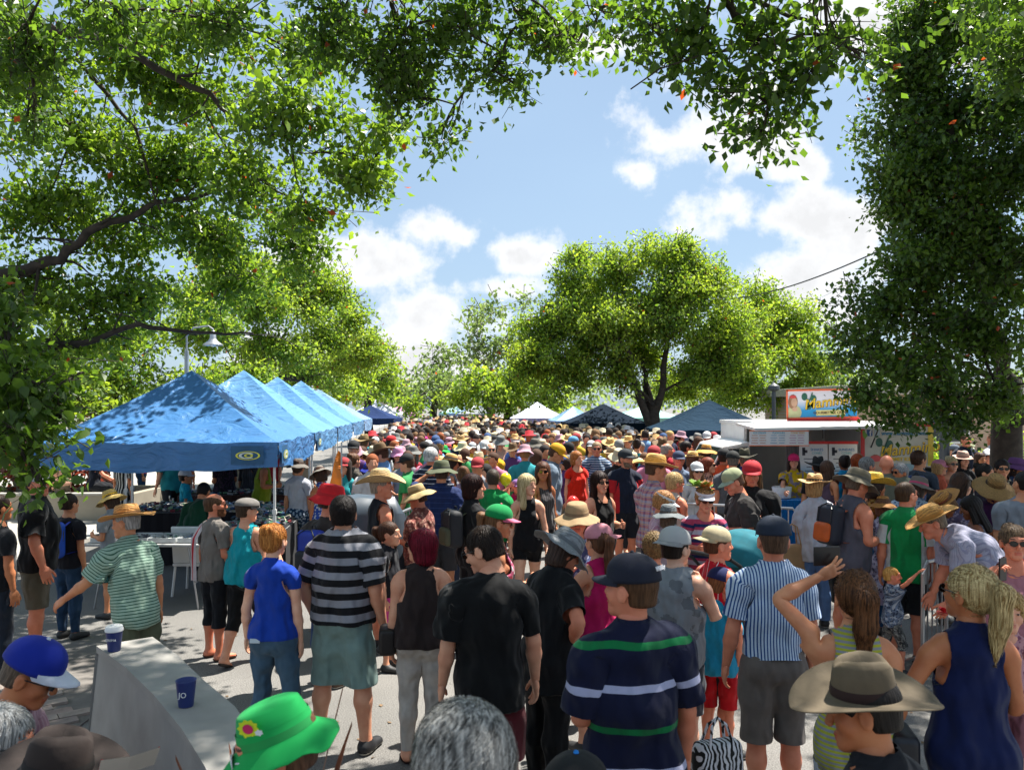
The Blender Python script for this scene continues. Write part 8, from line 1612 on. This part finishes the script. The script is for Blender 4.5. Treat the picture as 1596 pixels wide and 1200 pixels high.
# --- what they carry and wear
rp, rs_, rsc, rparts = WHO['redcap']
def chest_text(who, body, size, z, mat, y=.155, name='lettering', dx=0.0):
    root, ps, s, parts = who; R = Matrix(ps.R['chest'].tolist()).to_4x4(); c = (np.array([dx,y,z])-ps.rest['chest']) @ ps.R['chest'].T+ps.T['chest']+np.array([0,0,ps.dz]); o = text(parts['top'], body, size, mat, (0,0,0), name, bold=.002)
    o.matrix_local = Matrix.Translation(Vector((c*s).tolist())) @ R @ Matrix.Rotation(math.pi, 4, 'Z') @ Matrix.Rotation(math.pi/2, 4, 'X'); return o
chest_text(WHO['redcap'], 'CHEVROLET', .062, 1.05, plain('shirt_print','#c8c8ca'), .222)
o = chest_text(WHO['blacktee'], 'IRON', .11, 1.13, plain('dark_print','#2c2c30'), .215)
def back_text(who, body, size, z, mat, y=-.15, dx=0.0, rot=0.0):
    root, ps, s, parts = who; R = Matrix(ps.R['chest'].tolist()).to_4x4(); c = (np.array([dx,y,z])-ps.rest['chest']) @ ps.R['chest'].T+ps.T['chest']+np.array([0,0,ps.dz]); o = text(parts['top'], body, size, mat, (0,0,0), bold=.001)
    o.matrix_local = Matrix.Translation(Vector((c*s).tolist())) @ R @ Matrix.Rotation(math.pi/2, 4, 'X') @ Matrix.Rotation(rot, 4, 'Z'); return o
def cap_text(key, body, size, mat, back=True):
    root, ps, s, parts = WHO[key]; h = parts['hat']; o = text(h, body, size, mat, (.0,-.1075,.035), bold=.0008, shear=.3); o.rotation_euler = (math.pi/2-.25,0,0); return o
cap_text('rugby', 'Wallaby', .022, plain('white_thread','#d8d8dc'))
M_LUG = plain('charcoal_nylon','#1a1c22',.7); 
backpack('royal blue and black backpack on the man in the red bucket hat', WHO['redbucket'], plain('blue_nylon','#12309a',.6), M_LUG)
backpack('bright blue backpack on the person behind the large man at the left', WHO['bluepack'], plain('sky_nylon','#0f50c0',.6), plain('blue_nylon','#12309a',.6), .95)
backpack('black and olive backpack with a bottle pocket on the person with folded arms', WHO['armcross'], M_LUG, plain('olive_nylon','#4a4a34',.7))
backpack('navy and orange backpack on the big man in the grey singlet', WHO['tankpack'], plain('navy_nylon','#0f1626',.6), plain('orange_nylon_p','#c4540c',.6))
backpack('blue backpack on the young man before the banner edge', WHO['vq8'], plain('mid_blue_nylon','#1c3c78',.6), M_LUG)
strap_bag('black camera bag slung across the man in the plaid shirt', WHO['plaidman'], 1, M_LUG)
strap_bag('dark shoulder bag of the red haired woman in brown', WHO['redhair'], -1, plain('brown_leather','#17100e',.6))
strap_bag('dark leather bag of the woman in the striped yellow tank', WHO['stripetank'], 1, plain('dark_navy_leather','#10141e',.5))
h_ = hand_world(WHO['whiteblouse'], 'L'); tote('tan leather tote bag on the arm of the woman in the white blouse', WHO['whiteblouse'][0].location+Vector((-.27,-.05,1.13)), .36, .30, plain('tan_leather','#a8845c',.6), .3)
tote('cream tote bag held by the dark haired girl', WHO['darktote'][0].location+Vector((.12,-.12,.98)), .40, .30, plain('cream_canvas','#c0a878',.8), -.2)
zeb = cloth('zebra', ['#c8c8cc']); nt = zeb.node_tree; bs = [n for n in nt.nodes if n.type == 'BSDF_PRINCIPLED'][0]; wv = nt.nodes.new('ShaderNodeTexWave'); wv.inputs['Scale'].default_value = 14; wv.inputs['Distortion'].default_value = 9; tcz = nt.nodes.new('ShaderNodeTexCoord'); nt.links.new(tcz.outputs['Object'], wv.inputs[0]); rz_ = nt.nodes.new('ShaderNodeValToRGB'); rz_.color_ramp.interpolation = 'CONSTANT'; rz_.color_ramp.elements[0].color = (.01,.01,.01,1); rz_.color_ramp.elements[1].position = .5; rz_.color_ramp.elements[1].color = (.6,.6,.62,1); nt.links.new(wv.outputs['Fac'], rz_.inputs[0]); nt.links.new(rz_.outputs[0], bs.inputs['Base Color'])
a = at(1118,1118,3.55); tote('zebra print shopping bag with a black front panel in front of the boy in turquoise', a, .24, .30, zeb, .3, drop=.10)
# phone held up by the woman in the striped tank
def phone(label, c, rz=0.0, col='#111114', tilt=0.0, w=.078, h=.15):
    o = empty('phone', tuple(c), rz); o.rotation_euler[0] = tilt; tag(o, label, 'phone'); mb = MB(); mb.box((0,0,0), (w,.009,h)); mb.build('case', plain('phone_'+col, col, .3), o, bevel=.003); mb = MB(); mb.box((0,.0052,0), (w*.92,.001,h*.93)); mb.build('screen', plain('phone_glass','#050608',.05,noise=0), o); return o
c = hand_world(WHO['stripetank'], 'L', (0,0,-.10)); print('HAND', c)
phone('black phone raised above the striped tank woman', c+Vector((-.03,.03,.05)), .1, w=.13, h=.09)
c = hand_world(WHO['phonewoman'], 'R', (-.02,0,-.08)); phone('dark phone at the face of the woman at the right edge', c, .5)
root, ps, s, parts = WHO['bluetee']; c = ps.apply(np.array([[-.085,-.155,.93]]), np.eye(17)[[0]])[0]*s; phone('white phone in the back jeans pocket of the blue t-shirt woman', wmat(root) @ Vector(c.tolist()), root.rotation_euler[2], '#b8c4cc', -.25, .07, .03)
# brochures and papers
def brochure(label, c, rz, tilt, w=.20, h=.28, fold=.35, cols=('#c8c4bc','#a82c3c')):
    o = empty('brochure', tuple(c), rz); o.rotation_euler[0] = tilt; tag(o, label, 'brochure'); mb = MB()
    for sx in (-1,1):
        z_ = -fold*w*.3; mb.quad((0,0,0),(sx*w,0,z_*-1),(sx*w,h,z_*-1),(0,h,0)); 
    mb.build('pages', plain('paper_'+cols[0], cols[0], .6, noise=.03), o); mb = MB()
    for sx in (-1,1): k = fold*.3; mb.quad((sx*w*.93,0,w*.93*k+.002),(sx*w,0,w*k+.002),(sx*w,h,w*k+.002),(sx*w*.93,h,w*.93*k+.002))
    mb.build('printed_margin', plain('print_'+cols[1], cols[1], .6), o); mb = MB()
    for r_ in range(9):
        for sx in (-1,1): y_ = h*.1+r_*h*.085; a_, b_ = w*.15, w*.8; k = fold*.3; mb.quad((sx*a_,y_,a_*k+.0015),(sx*b_,y_,b_*k+.0015),(sx*b_,y_+.008,b_*k+.0015),(sx*a_,y_+.008,a_*k+.0015))
    mb.build('printed_lines', plain('print_ink','#4a4a5c',.6), o); return o
brochure('open brochure with a red margin held by the seated person in the brown hat', at(205,1178,2.2), .6, -.75, .075, .12)
brochure('folded leaflet in the hand of the woman in the tan sun hat', hand_world(WHO['leaflet'],'L')+Vector((-.02,-.03,-.03)), .8, 1.0, .09, .20, cols=('#c4c8b8','#8c8c3c'))
c = hand_world(WHO['c3'], 'R'); mb = MB(); mb.lathe([(.001,-.1),(.03,-.1),(.03,.08),(.012,.12),(.012,.14),(.001,.14)], 12); o = mb.build('bottle', M_WPAINT, None, smooth=True); o.location = c; tag(o, 'white bottle held by the woman in the pink sun hat', 'bottle')
# towel over the bearded man's shoulder
root, ps, s, parts = WHO['beardman']; V = []; n = 14
for i in range(n+1):
    t = i/n*2-1; zz = 1.475-.62*abs(t)**1.5-.01; yy = .155*math.sin(t*1.5); yy = .15*math.copysign(min(1, abs(t)*2.2), t)
    for j in range(5): V.append((-.155+(j-2)*.028, yy-.01+.006*math.sin(j*2+i), zz+.0-.006*abs(j-2)))
V = ps.apply(np.array(V), np.eye(17)[[2]*len(V)])*s; midx = [1 if j in (1,) else 0 for i in range(n) for j in range(4)]
o = mobj('towel', npmesh('towel', V, np.array([(i*5+j, i*5+j+5, i*5+j+6, i*5+j+1) for i in range(n) for j in range(4)]), [plain('towel_white','#b8aeb0',.9), plain('towel_red','#b0202c',.9)], midx)); o.location = root.location; o.rotation_euler = root.rotation_euler; tag(o, 'white towel with a red stripe over the shoulder of the bearded man', 'towel')
# flowers on the visor, red rose, glasses on cap
def flower(label, c, r_, cols, n=9, seed=1):
    o = empty('flower', tuple(c)); tag(o, label, 'flower'); rs2 = random.Random(seed); me = None
    for i in range(n):
        mb = MB(); a_ = rs2.uniform(0,6.28); e = rs2.uniform(.1,1.2); d = Vector((math.cos(a_)*math.cos(e), math.sin(a_)*math.cos(e), math.sin(e))); u = d.cross(Vector((0,0,1))).normalized(); p = d*r_; nn = d.cross(u)
        mb.quad(tuple(d*.15*r_), tuple(p*.6+u*r_*.38), tuple(p+nn*.1*r_), tuple(p*.6-u*r_*.38)); mb.build('petal', cols[i % len(cols)], o)
    return o
PO = plain('petal_orange','#c8641c',.6); PG = plain('petal_green','#7c9c3c',.6); PR = plain('petal_red','#c81c24',.6)
a = at(1100,763,7.8); hz = WHO['flagtop'][0].location
flower('orange silk flowers on the white visor of the woman in the striped top', a+Vector((0,.02,.0)), .11, [PO, plain('petal_peach','#c8884c',.6), PG], 26, 4); flower('pale green silk leaves at the side of the flowered visor', a+Vector((-.10,.02,.02)), .10, [PG, plain('petal_olive','#94a45c',.6)], 20, 6)
flower('red rose in cellophane near the shoulder of the navy dress woman', at(1472,957,3.9), .045, [PR], 18, 7)
# wheelchair and plastic chair
r = empty('plastic_chair', (WHO['greenseat'][0].location.x, WHO['greenseat'][0].location.y, 0)); tag(r, 'white plastic chair under the stallholder in green', 'chair'); hz = .42
mb = MB(); mb.box((0,.05,.40), (.46,.46,.04)); mb.build('seat', M_WPAINT, r, bevel=.015); mb = MB(); mb.box((0,-.20,.66), (.44,.04,.48), Matrix.Rotation(.15,3,'X')); mb.build('backrest', M_WPAINT, r, bevel=.015)
for sx in (-1,1):
    for sy in (-1,1): mb = MB(); mb.tube([(sx*.2,.05+sy*.2,.39),(sx*.23,.05+sy*.23,0)], .018, 6); mb.build('leg', M_WPAINT, r)
q = WHO['capchild'][0].location; r = empty('wheelchair', (q.x, q.y, 0), math.radians(-60)); tag(r, 'black wheelchair of the child in the white cap', 'wheelchair')
mb = MB(); mb.box((0,0,.36), (.40,.42,.04)); mb.build('seat', M_BLACK, r); mb = MB(); mb.box((0,-.22,.62), (.40,.03,.48)); mb.build('backrest', M_BLACK, r)
for sx in (-1,1):
    mb = MB(); mb.lathe([(.26,-.012),(.285,-.012),(.285,.012),(.26,.012),(.26,-.012)], 24, fn=lambda p: (p.z, p.x, p.y)); w_ = mb.build('wheel', M_BLACK, r); w_.location = (sx*.25,-.1,.285); mb = MB(); mb.tube([(sx*.22,-.22,.9),(sx*.22,-.22,.3),(sx*.22,.3,.3),(sx*.22,.38,.05)], .014, 6); mb.build('frame', M_GREYM, r)
# ---------------------------------------------------------------- the rest of the crowd down the street
random.seed(21)
CN = [('white','#c0bcbc'),('navy','#1c2440'),('black','#141418'),('red','#b8202c'),('pink','#c87c94'),('sky blue','#6c94c0'),('grey','#7c7e84'),('green','#2c8c4c'),('yellow','#d0a428'),('teal','#1c8c94'),('orange','#c86428'),('purple','#5c3470'),('peach','#c89c84'),('cream','#b8ac90')]
HN = [('black hair',None,'#120d0c'),('light brown hair',None,'#6a4a30'),('straw hat','straw','#c8a468'),('cream sun hat','softsun','#c0b494'),('white cap','cap','#c4c4c4'),('black cap','cap','#16171a'),('blue cap','cap','#34507c'),('red cap','cap','#9c2c30'),('pink hat','bucket','#b48c98'),('brown hat','akubra','#6a5236'),('grey hat','softsun','#6c6c68'),
      ('dark hair',None,'#1c1210'),('brown hair',None,'#4a2e1c'),('blonde hair',None,'#b8965c'),('grey hair',None,'#8c8a86'),('ginger hair',None,'#8c4a22')]
LM = {}
def variant(bt, female, hk, face_pose):
    """a low detail figure merged into one mesh: slots skin, top, bottom, hair, hat"""
    key = (bt, female, hk, face_pose)
    if key in LM: return LM[key]
    top = dict(kind='tee', mat=M_GREYM, hem=.86, sleeve=.2, loose=1 if female else 2) if not (female and face_pose % 2) else dict(kind='tank', mat=M_GREYM, tank=.045, neck='scoop', hem=.86, loose=1)
    root, ps, s, parts = person('x', 0, 0, 1.0*{'man':1.74,'bigman':1.77,'woman':1.63,'bigwoman':1.64,'child':1.2}[bt], 0, bt, 2, dict(ar=['hang','bent','hang2'][face_pose % 3], al=['hang','hang2','bent'][face_pose % 3], legs=['stand','walk','walk2'][face_pose % 3], hpitch=-6*(face_pose % 3)),
        '#cf9472', top, dict(kind='shorts' if face_pose % 2 else 'jeans', mat=M_GREYM, len=.5 if face_pose % 2 else .1), shoes=None, hair=({True:['long','bob','pony'][face_pose % 3], False:'crop'}[female], '#332211'), hat=(hk, [M_GREYM, M_GREYM], {}) if hk else None)
    vs, fs, ms = [], [], []; off = 0; slot = {'body':0,'t_shirt':1,'tank_top':1,'shorts':2,'jeans':2,'hair':3,'hat':4,'cap':4,'visor_brim':4}
    dep = []
    def rec(o, M):
        nonlocal off
        M2 = M @ o.matrix_basis
        if o.type == 'MESH':
            n = len(o.data.vertices); c = np.empty(n*3, np.float32); o.data.vertices.foreach_get('co', c); c = c.reshape(-1,3); m = np.array(M2); c = c @ m[:3,:3].T+m[:3,3]
            for p in o.data.polygons: fs.append([off+i for i in p.vertices]); ms.append(slot.get(o.name.split('.')[0], 1))
            vs.append(c); off += n
        dep.append(o)
        for ch in kidsof.get(o.name, []): rec(ch, M2)
    kidsof = {}
    for o in bpy.data.objects:
        if o.parent: kidsof.setdefault(o.parent.name, []).append(o)
    rec(root, Matrix.Identity(4))
    for o in dep: bpy.data.objects.remove(o)
    me = bpy.data.meshes.new('person'); me.from_pydata(np.concatenate(vs).tolist(), [], fs); me.polygons.foreach_set('material_index', ms); me.polygons.foreach_set('use_smooth', [True]*len(fs))
    for _ in range(5): me.materials.append(M_GREYM)
    me.update(); LM[key] = me; return me
_cm = {}
def cmat(c, nm='crowd_cloth'):
    if (c, nm) not in _cm: _cm[(c, nm)] = plain(nm, c, .85, noise=.12, scale=12)
    return _cm[(c, nm)]
def street_x(Y):       # left and right edge of the packed street at distance Y
    return (-2.85-.10*(Y-12.9) if Y < 40 else -5.3-.10*(Y-40), min(5.0+.06*(Y-12), 6.2) if Y < 22 else 4.2+.02*(Y-22) if Y < 45 else 4.6-.09*(Y-45))
placed = [(w[0].location.x, w[0].location.y) for k, w in WHO.items() if k != '_']
used = {}
def far_person(x, y, i):
    female = random.random() < .55; child = random.random() < .10; bt = 'child' if child else random.choice(['woman','woman','bigwoman']) if female else random.choice(['man','man','bigman'])
    px = CX+x/y*F
    zone = ('behind the blue gazebos' if px < 480 and y < 21 else 'near the blue gazebos' if px < 560 else 'left of mid street' if px < 660 else 'in mid street' if px < 780 else 'before the white gazebo' if px < 900 else 'before the dark blue stall' if px < 1080 else 'near the ice cream van')
    dist = 'nearer' if y < 19 else 'farther' if y < 30 else 'far'
    for t in range(300):
        cn, cc = random.choice(CN); hn, hk, hc = random.choice(HN); key = (cn, hn, zone, dist)
        if key not in used: break
    used[key] = 1
    label = '%s in %s with %s%s, %s %s' % ('child' if child else 'person', cn, 'a ' if hk else '', hn, dist, zone)
    fp = random.randrange(6); me = variant(bt, female, hk, fp); o = bpy.data.objects.new('person', me); COL.objects.link(o); o.location = (x, y, 0)
    f = random.choice([180,180,170,190,150,210,180,165,195,0,10,90,-90,60]); o.rotation_euler = (0,0,math.radians(f+random.uniform(-15,15))); k = random.uniform(.94,1.05); o.scale = (k,k,k)
    hcol = hc if not hk else random.choice(['#2a1c14','#4a2e1c','#8c6a40','#6c6862'])
    for si, m in enumerate((skin_mat(random.choice(['#d6a081','#cf9069','#e0ab8a','#c07a58','#dda383'])), cmat(cc), cmat(random.choice(['#2c3c58','#1c1e26','#6c6454','#3c4a64','#a09a8c'])), cmat(hcol, 'crowd_hair'), cmat(hc, 'crowd_hat') if hk else cmat('#888888'))):
        o.material_slots[si].link = 'OBJECT'; o.material_slots[si].material = m
    tag(o, label, 'person', 'people in the crowd down the street'); placed.append((x, y))
NT = 282-len(WHO)
tries = 0; got = 0
def free(x, y, d):
    return all((x-a)**2+(y-b)**2 > d*d for a, b in placed)
Yc = 11.0
while got < NT and tries < 60000:
    tries += 1; Yc += .0014*(1+.0*got) if got < NT else 0; y = random.uniform(max(11.2, Yc-4.5), Yc+1.5); xl, xr = street_x(y)
    x = random.uniform(xl, xr)
    px = CX+x/y*F
    if y < 13.0 and not (520 < px < 760 or 1000 < px < 1120): continue
    if 12 < y < 17.5 and x > 3.2: continue
    if free(x, y, .46+.004*y): far_person(x, y, got); got += 1
for _ in range(900):      # browsers on the far side of the blue gazebos
    if got >= NT+16: break
    y = random.uniform(14.2, 20); x = random.uniform(-.62, -.24)*y
    if free(x, y, .6) and not (-6.2 < x < -3.6 and y < 16): far_person(x, y, got); got += 1
print('crowd individuals', got, 'to', Yc)
# everybody farther away is one mass of simple figures
Ymax = max(p[1] for p in placed); vs, qs, mi = [], [], []; off = 0; rs = np.random.RandomState(5)
def blob(n=8, m=5):
    th = np.linspace(0, math.tau, n, endpoint=False); V = []
    prof = [(.02,.02),(.16,.0+.45),(.20,.95),(.18,1.15),(.23,1.38),(.12,1.47),(.05,1.50)]; hp = [(.055,1.5),(.085,1.56),(.10,1.64),(.08,1.72),(.01,1.76)]
    for r_, z in prof+hp: V += [(r_*math.cos(t)*(1.05 if z < 1.48 else 1), r_*.62*math.sin(t) if z < 1.48 else r_*math.sin(t), z) for t in th]
    Q = [(i*n+j, i*n+(j+1) % n, (i+1)*n+(j+1) % n, (i+1)*n+j) for i in range(len(prof)+len(hp)-1) for j in range(n)]; L_ = [min(i, 11) for i in range(len(prof)+len(hp)-1) for j in range(n)]; return np.array(V), np.array(Q), np.array(L_)
def hatv(n=10):
    prof = [(.19,1.655),(.10,1.675),(.095,1.76),(.02,1.78)]; th = np.linspace(0, math.tau, n, endpoint=False); V = [(r_*math.cos(t), r_*math.sin(t), z) for r_, z in prof for t in th]; Q = [(i*n+j, i*n+(j+1) % n, (i+1)*n+(j+1) % n, (i+1)*n+j) for i in range(3) for j in range(n)]; return np.array(V), np.array(Q)
BV, BQ, BL = blob(); HV, HQ = hatv(); y = min(Yc-1.0, Ymax); cols = [c for _, c in CN]; NC = len(cols)
pts = []; t = 0
while y < 120 and len(pts) < 1700:
    y += .016*(1+y/60); xl, xr = street_x(y); x = rs.uniform(xl, xr)
    pts.append((x, y+rs.uniform(-.6,.6)))
for x, y_ in pts:
    h = rs.uniform(.88,1.05); a = rs.uniform(0, 6.28); R = np.array([[math.cos(a),-math.sin(a),0],[math.sin(a),math.cos(a),0],[0,0,1]]); V = (BV*h) @ R.T+np.array([x,y_,0]); vs.append(V); qs.append(BQ+off); ci = rs.randint(NC); bi = NC+4+rs.randint(3); si = NC+rs.randint(2); hi = NC+2+(rs.randint(4) == 0)
    mi.append(np.where(BL < 2, bi, np.where(BL < 6, ci, np.where(BL < 8, si, np.where(BL < 9, si if rs.uniform() < .5 else hi, hi))))); off += len(V)
    if rs.uniform() < .36: V = (HV*h) @ R.T+np.array([x,y_,0]); vs.append(V); qs.append(HQ+off); mi.append(np.full(len(HQ), rs.choice([0,0,2,1,6,13,13,12,NC+7,NC+8,NC+7,3]))); off += len(V)
mats = [cmat(c) for c in cols]+[skin_mat('#d6a081'), skin_mat('#c07a58'), cmat('#2a1c14','crowd_hair'), cmat('#7a5a38','crowd_hair'), cmat('#2c3c58'), cmat('#1c1e26'), cmat('#6c6454'), cmat('#c8a468','crowd_hat'), cmat('#b8ac90','crowd_hat')]
tag(mobj('distant_crowd', npmesh('distant_crowd', np.concatenate(vs), np.concatenate(qs), mats, np.concatenate(mi))), kind='stuff')
tot = 0; seen = set()
for o in bpy.data.objects:
    if o.type == 'MESH' and o.data.name not in seen: seen.add(o.data.name); tot += sum(len(p.vertices)-2 for p in o.data.polygons) if len(o.data.polygons) < 2000 else 2*len(o.data.polygons)
print('TRIS', tot)
